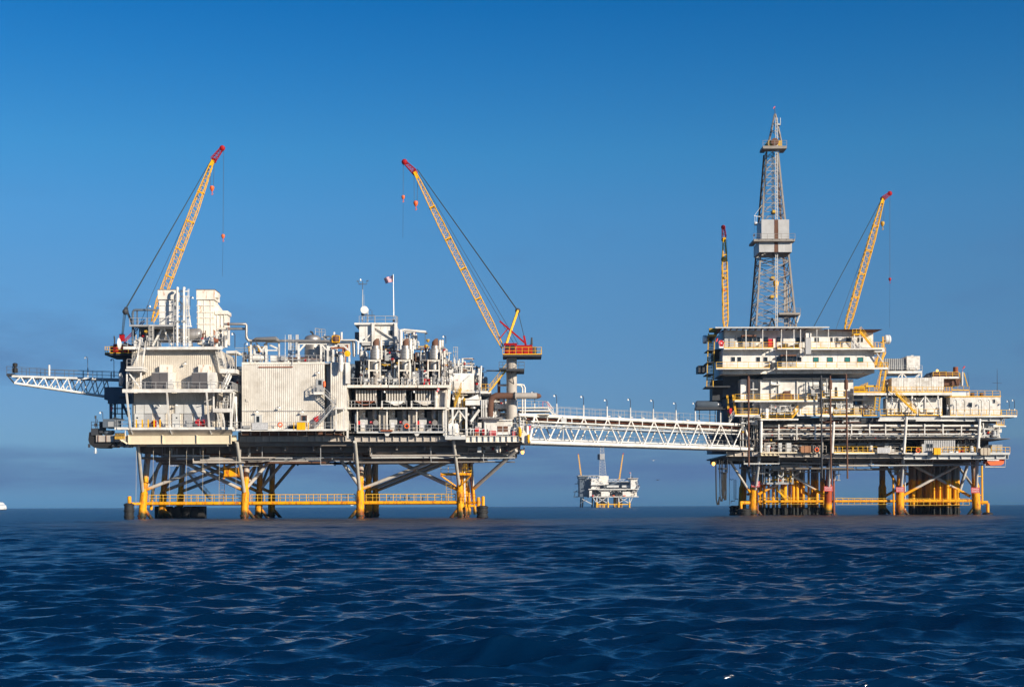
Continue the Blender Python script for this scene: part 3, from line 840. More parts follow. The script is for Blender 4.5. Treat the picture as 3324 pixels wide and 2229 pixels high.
for x0,x1,y0,y1 in ((905,1140,1500,1508),(960,1110,1482,1488)):g.box(at(x0,y0,268).x,at(x1,y0,268).x,268,268.5,at(x0,y1,268).z,at(x0,y0,268).z)
for x in (966,1087):g.box(at(x-2,y0,268).x,at(x+2,y0,268).x,268,268.4,at(x,1511,268).z,zd)
part('rear_pipe_rack',g,M['dark'],t)
a,b,z0,z1=R6.R(300,1145,2060,1245,.6)
girder('plate_girder','long grey plate girder with stiffeners under the turbine decks of left platform',a,b,R6.Y+.6,z0,z1,M['beam'],12)
a,b,z0,z1=R4.R(150,1472,1600,1538,2.0)
girder('plate_girder','long grey plate girder with stiffeners under the tall ivory building of left platform',a,b,R4.Y+2.0,z0,z1,M['beam'],15)
a,b,z0,z1=R4.R(170,1410,1480,1462,1.4)
girder('plate_girder','rusty upper girder just below the walkway of the tall ivory building',a,b,R4.Y+1.4,z0,z1,M['brown'],11,stmat=M['beam'])
a,b,z0,z1=R7.R(225,1362,770,1425,-.4)
girder('plate_girder','weathered white girder along the front right corner deck of left platform',a,b,R7.Y-.4,z0,z1,M['rustwhite'],9,stmat=M['grey'])
v=R3
t=thing('beige_module','tall beige corrugated module at the left end of the left platform','building',v.P(900,1080,6))
a,b,z0,z1=R2.R(250,1222,1688,1960,0);zmid=v.P(0,460).z;zroof=R2.P(0,1215).z;zlow=v.P(0,1078,.8).z
part('upper_wall',G().corr(a,b,zmid,zroof,240,.32,.055),M['cream'],t)
a2,b2,_,_=v.R(240,500,1590,1080,.8)
part('lower_wall',G().corr(a2,b2,zlow,zmid-.2,240.8,.32,.055),M['cream'],t)
part('side_wall',G().box(b-.12,b+.12,240.6,255,zlow,zroof),M['cream'],t)
part('corner_trim',G().box(b-.02,b+.14,239.95,240.42,zmid,zroof),M['cream'],t)
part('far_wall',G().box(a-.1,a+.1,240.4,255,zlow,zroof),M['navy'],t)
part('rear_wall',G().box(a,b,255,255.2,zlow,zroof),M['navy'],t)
part('roof',G().box(a,b,240.4,255,zroof-.2,zroof-.01),M['grey'],t)
for i,(x0,x1) in enumerate(((300,440),(440,575),(575,812),(938,1080),(1080,1210),(1210,1420))):
 q0,q1,r0,r1=v.R(x0+4,712,x1-4,852,.7);part('wall_panel',G().box(q0,q1,240.62,240.82,r0,r1),M['pale'],t)
for x0,x1,wn_ in ((290,435,(312,912,340,936)),(640,775,(678,912,706,936)),(900,1010,(950,912,976,936)),(1255,1410,(1315,912,1342,936))):
 door(t,v,x0,862,x1,1074,.7,M['pale'],wn_)
for x0,x1 in ((445,570),(1080,1215)):
 q0,q1,r0,r1=v.R(x0,862,x1,1074,.7);part('wall_panel',G().box(q0,q1,240.64,240.82,r0,r1),M['galv'],t)
q=v.R(1128,960,1222,1074,.7);part('wall_hatch',G().box(q[0],q[1],240.4,240.8,q[2],q[3]),M['grey'],t)
for i,(gx0,gx1,wx1,sx0) in enumerate(((555,822,905,500),(1202,1462,1590,1145))):
 lb=('left','right')[i]
 tt=thing('air_cooler',f'{lb} of two grey louvred air coolers against the beige corrugated wall','air conditioner',v.P((gx0+gx1)/2,455,-1.5),'air coolers on the beige module')
 x0,x1,z0,z1=v.R(gx0,190,gx1,455,-2.0);_,x2,_,_=v.R(gx1,190,wx1,455,-2.0)
 part('housing',G().box(x0+.05,x1+.0,-1.95+240,239.85,z0,z1),M['grey'],tt)
 n=14
 for k in range(n):inst('louvre_slat',unit_box('louvre_slat',M['acgrille'],(x1-x0)/2-.08,.09,(z1-z0)/n*.72),(x0+(x1-x0)*.25,237.98,z0+.06+(z1-z0-.1)*k/n),tt);inst('louvre_slat',unit_box('louvre_slat',M['acgrille'],(x1-x0)/2-.08,.09,(z1-z0)/n*.72),(x0+(x1-x0)*.75,237.98,z0+.06+(z1-z0-.1)*k/n),tt)
 part('white_cabinet',G().box(x1+.02,x2,237.9,239.85,z0,z1),M['white'],tt)
 part('nameplate',G().box(x1+.35,x1+.75,237.87,237.9,z0+1.3,z0+1.36),M['ink'],tt)
 part('duct',G().vb(v,(685,1312)[i],68,(882,1515)[i],188,-1.0,-.05),M['rustwhite'],tt)
def deckslab(v,x0,y0,x1,y1,d0,d1,mt,label,nb=0):
 a,b,z0,z1=v.R(x0,y0,x1,y1,d0)
 t=thing('walkway_deck',label,'deck',((a+b)/2,v.Y+d0,z0))
 part('plate',G().box(a,b,v.Y+d0,v.Y+d1,z1-.12,z1),M[mt],t)
 part('edge_beam',G().box(a,b,v.Y+d0-.03,v.Y+d0+.18,z0,z1-.02),M[mt],t)
 for k in range(nb):
  x=a+(b-a)*(k+.5)/nb;part('joist',G().box(x-.08,x+.08,v.Y+d0+.18,v.Y+d1,z0+.05,z1-.121),M[mt],t)
 return t
deckslab(R2,500,1178,1790,1222,-1.5,0,'white','white roof deck edge of the beige left module',8)
deckslab(R2,105,1172,372,1220,-1.5,1.5,'white','white roof deck stub by the red crane at the left of the beige module',2)
deckslab(R3,85,460,1690,512,-2.8,0,'white','white middle walkway deck carrying the air coolers of the beige module',10)
deckslab(R3,1690,462,1868,512,-2.85,4,'white','white stair landing at the right end of the middle walkway of the beige module',2)
deckslab(R3,220,1078,1880,1114,-.5,.75,'white','white lower walkway deck with doors behind it on the beige module',8)
deckslab(R3,0,1078,175,1114,-.6,3,'white','white side deck left of the lower walkway of the beige module',1)
a,b,z0,z1=R3.R(182,1198,1852,1346,.2)
tg=girder('box_girder','deep cream girder under the beige left module',a,b,240.2,z0,z1,M['girder'],3,.3)
part('sloped_soffit',G().add([(a,239.6,v.P(0,1114,-.4).z-.1),(b,239.6,v.P(0,1114,-.4).z-.1),(b,240.6,z1+.02),(a,240.6,z1+.02)],[(0,1,2,3)]).box(a,b,240.75,241,z1+.02,v.P(0,1114,0).z),M['beam'],tg)
for x in (215,850,1490):
 part('gusset',G().add([tuple(v.P(x-4,1112,-.45)),tuple(v.P(x+12,1112,-.45)),tuple(v.P(x+48,1192,.15)),tuple(v.P(x+30,1192,.15)),tuple(v.P(x-4,1112,.3)),tuple(v.P(x+12,1112,.3)),tuple(v.P(x+48,1192,.5)),tuple(v.P(x+30,1192,.5))],[(0,1,2,3),(4,7,6,5),(0,4,5,1),(1,5,6,2),(2,6,7,3),(3,7,4,0)]),M['white'],tg)
part('lower_beam',G().vb(v,480,1352,1790,1385,1.2,1.6),M['beam'],tg)
part('corner_bracket',G().bar(v.P(50,1268,-.3),v.P(165,1342,0),.25),M['girder'],tg)
part('edge_wing',G().vb(v,1856,1205,1925,1300,.6,1.0),M['girder'],tg)
for i,(x0,x1) in enumerate(((152,217),(806,853),(1447,1492))):
 g=G().bar(v.P(x0,512,-2.7),v.P(x1,1108,-.3),.26,.3)
 solo('raked_column',g,M['white'],f'{("left","middle","right")[i]} slim white raked column between the two walkways of the beige module','column')
vrail(v,[(165,455),(450,455)],-2.7,'grey handrail at the left end of the middle walkway of the beige module',M['galv'])
vrail(v,[(455,455),(800,455)],-2.7,'grey handrail in front of the left air cooler',M['galv'])
vrail(v,[(805,458),(1690,458)],-2.7,'grey handrail in front of the right air cooler',M['galv'])
vrail(v,[(1700,458),(1860,458),(1990,510)],[-2.8,-2.8,4],'grey handrail round the right end landing of the middle walkway',M['galv'],sp=.8)
for x in (308,405,500,596,692):
 inst_=solo('bollard',G().box(v.P(x,0,-.45).x-.09,v.P(x,0,-.45).x+.09,239.45,239.63,v.P(0,1085,-.45).z,v.P(0,955,-.45).z),M['yellow'],{308:'first',405:'second',500:'third',596:'fourth',692:'fifth'}[x]+' yellow guard post from the left on the lower walkway of the beige module','guard post','yellow guard posts')
vrail(v,[(225,1078),(850,1078)],-.4,'grey handrail behind the yellow guard posts on the lower walkway',M['galv'],w=.045)
vrail(v,[(860,1078),(1490,1078)],-.4,'grey handrail of the lower walkway before the right hand doors of the beige module',M['galv'])
vrail(v,[(1500,1085),(1640,1085)],-.4,'short grey handrail at the foot of the right stair tower of the beige module',M['galv'])
vrail(v,[(1750,1085),(1840,1105),(2000,1098)],[-.4,-.4,2],'grey handrail bridging the gap between beige module and ivory building',M['galv'],sp=.9)
vrail(v,[(0,1075),(185,1075)],-.5,'pale handrail on the side deck left of the beige module',M['galv'])
vrail(R2,[(505,1176),(1640,1176)],-1.4,'grey handrail along the roof edge of the beige module',M['galv'])
vrail(R2,[(180,1170),(370,1170)],-1.4,'grey handrail on the roof stub beside the red crane house',M['galv'])
for p,lb,bits in (((585,1040),'left','near the grey door under the left air cooler'),):
 pass
def fire_set(v,x,y,d,label,n=2):
 t=thing('fire_equipment',label,'fire equipment',v.P(x,y,d))
 part('hose_cabinet',G().vb(v,x-14,y-105,x+28,y,d,d+.35),M['firered'],t)
 p=v.P(x-18,y-60,d-.2);part('hose_reel',G().lathe(p,[(.12,0),(.38,.02),(.38,.25),(.12,.27)],14,'y'),M['firered'],t,True)
fire_set(v,605,1068,.1,'red fire hose reel beside the left grey doors of the beige module')
fire_set(v,1315,1050,.1,'red fire hose reel beside the right grey doors of the beige module')
fire_set(v,1385,1060,.3,'red fire cabinet right of the hose reel on the beige module')
for x,y,lb in ((682,725,'left'),(958,722,'right')):wall_lamp(v.P(x,y+10,-.1),f'{lb} round lamp over the doors of the lower walkway',mat=M['lamp'])
wall_lamp(v.P(1100,62,-.7),'round lamp on the upper corrugated wall between the two air coolers')
t=thing('stair_tower','white steel stair tower frame at the right corner of the beige module','steel frame',v.P(1700,1090,1))
for x,y0,y1,x2 in ((1563,512,800,1563),(1838,512,1100,1838),(1888,500,1100,1848)):part('column',G().bar(v.P(x,y0,-1.6),v.P(x2,y1,-1.4),.22),M['white'],t)
for x0,y0,x1,y1 in ((1915,580,1920,1085),(1890,580,1935,1090)):part('column',G().tube(v.P(x0,y0,2),v.P(x1,y1,2),.3,n=10),M['white'],t,True)
part('landing',G().vb(v,1548,772,1850,832,-1.7,-.1),M['white'],t)
part('landing',G().vb(v,1655,135,1925,200,-1.2,3),M['white'],t)
part('column',G().bar(v.P(1915,-160,-1.1),v.P(1915,190,-1.1),.2),M['white'],t)
part('roof_beam',G().vb(R2,1850,1245,2030,1285,-1.2,3),M['white'],t)
part('column',G().bar(R2.P(2015,1285,-1.1),R2.P(2015,1560,-1.1),.2),M['white'],t)
part('diagonal',G().bar(v.P(1410,668,-.9),v.P(1560,610,-1.4),.1),M['white'],t)
vrail(v,[(1665,768),(1845,768)],-1.6,'grey handrail on the mid landing of the right stair tower',M['galv'],sp=.8)
vrail(v,[(1775,132),(1900,132)],-1.1,'grey handrail on the top landing of the right stair tower',M['galv'],sp=.7)
stairs(R2.P(1790,1568,-.6),R2.P(1715,1258,-.9),XR,.85,'white stair from the roof to the top landing of the right stair tower',M['white'])
stairs(v.P(1735,452,-1.9),v.P(1850,195,-.5),(0.3,1,0),.8,'steep white stair below the top landing of the right stair tower',M['white'])
stairs(v.P(1745,770,-1.5),v.P(1800,515,-1.2),XR,.7,'white stair from the middle walkway down to the mid landing of right stair tower',M['white'])
stairs(v.P(1700,1080,-1.2),v.P(1650,835,-1.5),XR,.8,'lowest white stair of the right stair tower reaching the lower walkway',M['white'])
t=thing('stair_bracket','white bracket frame with landing at the left corner of the beige module','steel frame',v.P(270,460,-2))
part('landing',G().vb(v,150,92,412,130,-3.8,-.6),M['white'],t);part('landing_beam',G().vb(v,134,134,412,164,-3.6,-.4),M['white'],t)
for x in (160,386):part('column',G().bar(v.P(x,162,-2.6),v.P(x,458,-2.6),.2),M['white'],t)
part('diagonal',G().bar(v.P(172,176,-2.6),v.P(382,450,-2.6),.2),M['white'],t)
vrail(v,[(160,90),(300,90)],-3.7,'grey handrail on the upper left landing of the beige module',M['galv'],sp=.8)
stairs(R2.P(385,1505,-3.6),R2.P(432,1182,-1.5),XR,.95,'white stair from roof to landing at the left corner of the beige module',M['white'])
stairs(v.P(205,450,-2.2),v.P(290,165,-1.0),XR,.8,'grey stair under the left landing behind the white bracket frame',M['galv'])
v=R2
def exhaust_box(v,hx0,hx1,hy0,hy1,bx0,bx1,by1,d,dep,label,mt,ribs_v,ribs_h,cap=None):
 t=thing('exhaust_stack',label,'exhaust stack',v.P((bx0+bx1)/2,by1,d+dep/2),'white rooftop exhaust stacks')
 a,b,z0,z1=v.R(bx0,hy1,bx1,by1,d)
 part('casing',G().box(a,b,v.Y+d,v.Y+d+dep,z0,z1),M[mt],t)
 h0,h1,y0,y1=v.R(hx0,hy0,hx1,hy1,d-.3)
 part('hood',G().box(h0,h1,v.Y+d-.3,v.Y+d+dep+.3,y0,y1),M['rustwhite'],t)
 part('hood_rim',G().box(h0-.04,h1+.04,v.Y+d-.34,v.Y+d+dep+.34,y1,y1+.1).box(h0+.3,h1-.3,v.Y+d,v.Y+d+dep,y1+.1,y1+.13),M['brown'],t)
 for x in ribs_v:
  p,q=v.P(x,hy1+4,d-.06),v.P(x,by1,d-.06);part('rib',G().box(p.x-.05,p.x+.05,v.Y+d-.09,v.Y+d-.002,q.z,p.z),M[mt],t)
  n=int((dep)/1.0)
 for y in ribs_h:
  z=v.P(0,y,d).z;part('band',G().box(a-.07,b+.07,v.Y+d-.12,v.Y+d+dep+.07,z-.06,z+.06),M['rustwhite'],t)
 return t
t=exhaust_box(v,690,985,215,372,715,950,835,3,2.6,'left white exhaust stack with rust rimmed hood on the beige module roof','white',(825,930),(480,590,700))
for x0,x1,d in ((782,605,2.9),(782,938,2.9),(782,605,5.6),(782,938,5.6)):part('raked_leg',G().bar(v.P(x0,838,d),v.P(x1,1165,d),.28),M['white'],t)
part('base_beam',G().vb(v,600,832,960,862,2.8,5.8),M['white'],t)
t=exhaust_box(v,1345,1658,215,375,1357,1640,1135,6.8,3.6,'right white exhaust stack streaked with rust on the beige module roof','rustwhite',(1375,1475,1588),(485,595,692,797,1000))
part('side_duct',G().vprism(v,[(1645,400),(1720,500),(1780,575),(1860,600),(1860,1130),(1645,1130)],7.6,10.5),M['rustwhite'],t)
part('duct_hood',G().vb(v,1660,565,1872,625,7.3,10.8),M['rustwhite'],t)
part('side_flap',G().vprism(v,[(1660,225),(1722,280),(1700,340),(1660,345)],7,8.8),M['rustwhite'],t)
for x in (1690,1755,1815):part('side_rib',G().vb(v,x,630,x+14,1130,7.45,7.6),M['rustwhite'],t)
vessel(v.P(690,988,5),v.P(1400,988,5),v.m(120,5),M['silver'],'storage_tank','long silver insulated tank lying between the two roof exhaust stacks',dome=.45)
t=thing('tank_manhole','round grey manhole cover with handle on the silver roof tank','hatch',v.P(762,990,4.3));p=v.P(762,990,4.2)
part('cover',G().lathe(p,[(.05,-.25),(.78,-.22),(.85,-.1),(.85,.9)],20,'y'),M['galv'],t,True);part('handle',G().path([v.P(760,935,3.9),v.P(805,940,3.9),v.P(815,1000,3.9)],.06,6),M['white'],t)
for x in (700,1240):solo('tank_saddle',G().vprism(v,[(x-15,1060),(x+15,1060),(x+35,1170),(x-25,1170)],4.4,5.2),M['white'],f'{"left" if x < 1000 else "right"} white saddle foot of the silver roof tank','support','saddle feet of the roof tank')
t=thing('vent_pipe_tower','lattice tower with two tall white vent pipes between the exhaust stacks','pipe tower',v.P(1090,1165,1.5))
for x in (1020,1132):part('vent_pipe',G().path([v.P(x,1165,1.0),v.P(x,205,1.0),v.P(x+4,182,1.15),v.P(x+8,182,1.5),v.P(x+9,205,1.7)],.2,10),M['white'],t,True)
for x,y0 in ((965,320),(1172,340),(1205,200),(1222,195)):part('column',G().bar(v.P(x,y0,1.4 if x<1200 else 2.4),v.P(x,1165,1.4),.14 if x<1200 else .07),M['white'],t)
part('raked_column',G().bar(v.P(1185,345,2.2),v.P(1252,830,2.2),.16),M['white'],t)
for y,x0,x1 in ((238,1075,1220),(325,1040,1230),(495,965,1235),(530,965,1235),(662,965,1245),(832,965,1270),(1015,965,1200)):part('beam',G().bar(v.P(x0,y,1.5),v.P(x1,y,1.5),.17),M['white'],t)
for x0,y0,x1,y1 in ((1035,960,1095,905),(1030,1075,1140,1160),(1050,400,1105,470),(1035,610,1100,555),(840,680,960,600),(1040,380,1140,480)):part('diagonal',G().bar(v.P(x0,y0,1.6),v.P(x1,y1,1.6),.13),M['white'],t)
for x in (975,1088):part('pipe_clamp_platform',G().vb(v,x,728,x+65,762,.7,1.9),M['grey'],t)
for x in (1075,1092,1190):part('conduit',G().bar(v.P(x,205,1.8),v.P(x,1160,1.8),.06),M['galv'],t)
deckslab(v,210,805,950,832,.5,3.5,'galv','grey mezzanine deck beside the left exhaust stack',4)
vrail(v,[(215,805),(500,805)],.6,'grey handrail on the left part of the mezzanine beside the left exhaust stack',M['galv'],sp=1.1)
vrail(v,[(520,805),(950,805)],.6,'grey handrail on the mezzanine in front of the left exhaust stack',M['galv'],sp=1.0)
ladder(v.P(580,1165,.4),v.P(580,810,.4),XR,.55,'white ladder up to the mezzanine at the left exhaust stack',M['white'],cage=True)
t=thing('exhaust_pipe','dark blue grey elbowed pipe rising left of the left exhaust stack','pipe',v.P(266,1165,1.5))
part('pipe',G().path([v.P(266,1165,1.5),v.P(266,620,1.5),v.P(270,585,1.5),v.P(285,560,1.5),v.P(320,553,1.5),v.P(640,553,2.5),v.P(690,550,2.8)],v.m(19),12),M['navy'],t,True)
part('flange',G().lathe(v.P(266,618,1.5),[(v.m(25),-.06),(v.m(25),.06)],12),M['navy'],t);part('support_leg',G().bar(v.P(340,570,1.8),v.P(340,800,1.8),.2),M['navy'],t)
lamp_post(v.P(513,810,.8),v.m(330),'thin lamp post beside the dark elbowed pipe on the mezzanine',1,mat=M['dark'])
pipework(v,285,830,540,1165,1.2,3.5,9,3,'dark pipework and panels under the mezzanine left of the tank',['navy','grey','galv','white','dark'])
solo('dark_enclosure',G().vb(v,370,850,640,1168,3.6,6),M['navy'],'dark navy equipment enclosure under the mezzanine of the beige module','enclosure')
t=thing('vent_cowl','small white vent cowl at the top of the left roof stair','vent',v.P(325,1165,-.6));part('body',G().vprism(v,[(288,1080),(325,1040),(362,1080),(362,1165),(288,1165)],-1.2,.2),M['white'],t);part('vent_eye',G().lathe(v.P(338,1078,-1.21),[(.05,-.02),(.12,0),(.12,.05)],8,'y'),M['ink'],t)
pipework(v,1455,880,1640,1165,2,3,3,8,'white pipe bends and valves before the right exhaust stack',['white','white','pale','brown'])
pipework(v,1645,850,1880,1190,.2,3,12,18,'cluttered white pipes and a red valve right of the right exhaust stack',['white','rustwhite','white','rusty','grey'])
solo('winch_drum',G().lathe(v.P(1640,1075,-.3),[(v.m(35),0),(v.m(35),.7)],14,'x'),M['rusty'],'rust red winch drum at the foot of the right exhaust stack','winch',smooth=True)
lamp_post(v.P(1238,505,2.4),v.m(170),'slim lamp post on the vent pipe tower between the exhaust stacks',1)
for i,y in enumerate((792,873)):
 t=thing('steam_pipe',f'{("upper","lower")[i]} of two grey lagged pipes leaving the right exhaust stack','pipe',v.P(1825,y,2.5))
 if i==0:pts=[v.P(1820,792,2.5),v.P(2085,792,2.5),R4.P(228,45,1.8),R4.P(234,60,1.8),R4.P(234,200,1.8)]
 else:pts=[v.P(1820,873,3.2),R4.P(150,106,2.4),R4.P(222,106,2.4)]
 part('pipe',G().path(pts,v.m(21),10),M['silver'],t,True);part('flange',G().lathe(v.P(1890,y,2.5+.7*i),[(v.m(29),-.12),(v.m(29),.12)],12,'x'),M['rusty'],t)
lamp_post(R2.P(2002,1170,3),R2.m(220),'dark lamp post in the gap between beige module and ivory building',-1)
v=R4
t=thing('ivory_building','tall windowless ivory corrugated building in the middle of the left platform','building',v.P(700,1380,6))
a,b,z0,z1=v.R(181,536,1232,1382,0);a2,b2,_,_=v.R(1305,536,1516,1382,0)
part('front_wall',G().corr(a,b,z0,z1,v.Y,.32,.055),M['ivory'],t)
part('front_wall',G().corr(a2,b2,z0,z1,v.Y,.32,.055),M['ivory'],t)
part('shade_slot_wall',G().box(b+.1,a2-.1,v.Y+1.6,v.Y+1.8,z0,z1),M['ivory'],t)  # slot added so its self-shadow draws the dark strip on the wall
part('side_wall',G().box(a-.02,a+.12,v.Y+.42,v.Y+16,z0,z1),M['ivory'],t)
part('side_wall',G().box(b2-.12,b2+.02,v.Y+.42,v.Y+16,z0,z1),M['ivory'],t)
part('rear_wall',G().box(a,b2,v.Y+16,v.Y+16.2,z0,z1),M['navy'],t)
part('roof',G().box(a+.13,b2-.13,v.Y+.45,v.Y+16,z1-.25,z1-.02),M['grey'],t)
part('roof_flashing',G().box(a-.05,b+.05,v.Y-.08,v.Y-.005,z1-.28,z1+.06),M['rustwhite'],t)
part('corner_trim',G().box(a-.06,a+.25,v.Y-.05,v.Y-.004,z0,z1-.3),M['ivory'],t)
q=v.R(390,588,825,598,0);part('gutter_pipe',G().box(q[0],q[1],v.Y-.14,v.Y-.06,q[2],q[3]),M['rusty'],t)
z=v.P(0,1153,0).z;part('conduit',G().tube((a,v.Y-.1,z),(b,v.Y-.1,z),.05,n=5),M['galv'],t)
part('end_pillar',G().vb(v,1495,535,1548,800,-.5,.3),M['white'],t)
door(t,v,345,1205,425,1345,-.08,M['pale'],(362,1218,400,1292))
door(t,v,930,1205,1006,1345,-.08,M['brown'],(948,1215,990,1285))
door(t,v,1130,748,1212,905,-.08,M['galv'],(1148,762,1192,825))
for x,y,lb in ((368,1158,'left lower door'),(945,1160,'right lower door'),(655,1105,'middle of the wall'),(1150,660,'upper door')):wall_lamp(v.P(x,y+12,-.7),f'small lamp on bracket over the {lb} of the ivory building')
part('notice_plate',G().vb(v,228,992,262,1028,-.12,-.05),M['ivory'],t)
solo('louvre_box',G().vb(v,195,1335,285,1368,-.4,-.05),M['grey'],'low grey vent box at the left foot of the ivory building','vent')
solo('louvre_box',G().vb(v,775,1328,872,1370,-.4,-.05),M['dark'],'low dark vent box behind the life ring at the foot of the ivory building','vent')
deckslab(v,165,1382,1515,1402,-2.2,0,'white','white walkway along the foot of the ivory building',12)
deckslab(v,0,1378,170,1402,-1.0,2,'white','white walkway stub between the beige module and the ivory building',2)
vrail(v,[(170,1382),(300,1382)],-2.1,'grey handrail left of the white notice board on the left platform',M['galv'],sp=1.5)
vrail(v,[(510,1382),(870,1382)],-2.1,'grey handrail behind the orange life ring on the ivory building walkway',M['galv'],sp=1.5)
vrail(v,[(990,1382),(1365,1382)],-2.1,'grey handrail right of the yellow cabinet on the ivory building walkway',M['galv'],sp=1.5)
def notice(v,x0,y0,x1,y1,d,lines,label,face='signwhite',ink='text',frame='grey',cat='sign'):
 a,b,z0,z1=v.R(x0,y0,x1,y1,d);y=v.Y+d
 t=thing('notice_board',label,cat,((a+b)/2,y,z0))
 part('board',G().box(a,b,y,y+.06,z0,z1),M[face],t)
 fr=G();w=.07
 fr.box(a-w,b+w,y-.03,y+.08,z0-w,z0);fr.box(a-w,b+w,y-.03,y+.08,z1,z1+w);fr.box(a-w,a,y-.03,y+.08,z0,z1);fr.box(b,b+w,y-.03,y+.08,z0,z1)
 part('frame',fr,M[frame],t)
 if lines:lettering(t,lines,a,b,z0+.03,z1-.03,y-.012,M[ink])
 return t
VESSELS=['UNAUTHORIZED VESSELS','MUST REMAIN AT LEAST','500 YARDS AWAY FROM','PLATFORM PER U.S.C.G.']
notice(v,312,1302,506,1383,-2.35,VESSELS,'white notice board with four lines of text on the left platform walkway')
vlife(v,664,1325,26,-2.35,'orange life ring hanging on the ivory building walkway rail')
t=thing('yellow_cabinet','yellow two door cabinet on the walkway of the ivory building','cabinet',v.P(930,1390,-2))
for x0,x1 in ((877,930),(932,984)):part('door',G().vb(v,x0,1294,x1,1390,-2.3,-1.3),M['yellow'],t)
part('lid',G().vb(v,870,1276,990,1290,-2.35,-1.2),M['pale'],t)
for x,lb in ((838,'left'),(1022,'right')):solo('guard_post',G().vb(v,x-4,1295,x+4,1388,-2.3,-2.18),M['yellow'],f'yellow guard post just {lb} of the yellow cabinet','guard post')
solo('stool',G().vb(v,545,1330,590,1340,-1.9,-1.2).vb(v,550,1341,556,1380,-1.9,-1.8).vb(v,580,1341,586,1380,-1.9,-1.8).vb(v,552,1350,584,1372,-1.8,-1.3),M['grey'],'small grey machine standing between notice board and life ring','machine')
stairs(v.P(1100,1370,-1.2),v.P(1365,1085,-1.2),(0,1,0),.9,'lower flight of grey stairs on the right of the ivory building',M['galv'])
stairs(v.P(1370,1070,-1.2),v.P(1215,925,-1.2),(0,1,0),.9,'upper flight of grey stairs on the right of the ivory building',M['galv'])
deckslab(v,1088,908,1215,940,-1.75,-.1,'white','small white landing at the upper door of the ivory building',2)
vrail(v,[(1098,908),(1212,908)],-1.7,'grey handrail on the landing at the upper door of the ivory building',M['galv'],sp=.9)
vrail(v,[(1090,908),(1090,908)],[-1.7,-.3],'short end handrail on the landing at the upper door of the ivory building',M['galv'],sp=.9)
t=thing('life_jacket','orange float hanging on the stair rail by the upper door','float',v.P(1226,848,-1.8));part('bag',G().lathe(v.P(1226,848,-1.8),[(.08,0),(.2,.15),(.22,.8),(.1,1.0)],8),M['orange'],t)
fire_set(v,1138,1318,-.6,'red fire extinguisher point below the stairs of the ivory building')
t=thing('stair_porch','white steel porch frame under the stair head at the right of the ivory building','steel frame',v.P(1430,1390,-1))
part('landing',G().vb(v,1368,1102,1480,1124,-2.2,-.1),M['white'],t);part('foot_slab',G().vb(v,1368,1378,1490,1402,-2.6,-2.21),M['white'],t)
for x in (1376,1472):part('column',G().bar(v.P(x,1124,-2),v.P(x,1380,-2),.18),M['white'],t)
solo('bridging_module',G().vb(v,60,585,182,1385,11,22),M['navy'],'module wall in painted shade navy closing the gap between beige module and ivory building','building')  # navy colour gives this gap wall the dark of its shade
pipework(v,20,600,170,1380,4,9,12,31,'shadowed pipes in the gap between the beige module and the ivory building',['navy','dark','grey','navy'])  # navy and dark pipe colours hold the shade of the gap
t=thing('yellow_gangway','yellow and green gangway seen behind the gap left of the ivory building roof','gangway',v.P(150,440,12));part('beam',G().vb(v,80,418,220,440,12,12.4),M['dirtyellow'],t);part('rail',G().vb(v,90,345,250,352,12,12.1).vb(v,90,375,250,380,12,12.1),M['grey'],t)
z=[v.P(0,532,1).z]
def roofpt(x,y,d): return v.P(x,y,d)
vrail(v,[(205,530),(1230,530)],.5,'grey handrail along the front edge of the ivory building roof',M['galv'],sp=1.3)
t=thing('pipe_bridge','white frame carrying lagged pipes above the ivory building roof','pipe rack',v.P(760,530,4))
for x in (292,490,648,900,1185,1270,1340,1545):part('post',G().bar(v.P(x,262 if x<700 else 290,2.5),v.P(x,528,2.5),.3),M['white'],t)
part('beam',G().bar(v.P(480,270,2.5),v.P(655,270,2.5),.32),M['white'],t);part('beam',G().bar(v.P(495,380,2.5),v.P(640,380,2.5),.2),M['white'],t)
part('beam',G().bar(v.P(890,292,2.5),v.P(1560,292,2.5),.36),M['white'],t)
for x0,y0,x1,y1 in ((530,310,640,360),(360,285,440,400),(440,375,480,320),(905,390,985,300),(1195,310,1270,385),(1280,380,1340,310),(1445,300,1540,380)):part('brace',G().bar(v.P(x0,y0,2.5),v.P(x1,y1,2.5),.26),M['white'],t)
part('lagged_pipe',G().path([v.P(234,190,1.8),v.P(238,225,1.8),v.P(262,255,1.8),v.P(300,258,2),v.P(640,258,2),v.P(1320,260,2)],v.m(17),10),M['silver'],t,True)
part('expansion_loop',G().path([v.P(640,250,2.3),v.P(610,232,1.2),v.P(360,232,1.2),v.P(335,245,2.2)],v.m(17),10),M['silver'],t,True)
part('downpipe',G().path([v.P(1440,255,2.2),v.P(1570,255,2.2),v.P(1600,275,2.2),v.P(1605,460,2.2)],v.m(18),10),M['silver'],t,True)
part('white_pipe',G().path([v.P(1430,250,1.6),v.P(1625,250,1.6),v.P(1655,270,1.6),v.P(1655,430,1.6)],v.m(10),8),M['white'],t,True)
vessel(v.P(325,480,3),v.P(455,480,3),v.m(34,3),M['white'],'horizontal_drum','small white horizontal drum at the left of the ivory roof',dome=.6)
t=vessel(v.P(1080,530,6),v.P(1080,235,6),v.m(106,6),M['silver'],'dome_tank','silver upright tank with domed top on the ivory roof',dome=.5)
part('top_platform_cage',G().path([v.P(1110,180,5.5),v.P(1110,100,5.5),v.P(1235,115,5.5),v.P(1240,210,5.5)],.05,5).path([v.P(1110,140,5.5),v.P(1235,150,5.5)],.05,5).path([v.P(1160,105,5.5),v.P(1160,185,5.5)],.05,5).path([v.P(1190,110,5.5),v.P(1195,230,5.5)],.06,5),M['galv'],t)
part('nozzle',G().path([v.P(1045,140,5.8),v.P(1070,150,5.8),v.P(1085,185,6)],.15,7),M['dark'],t)
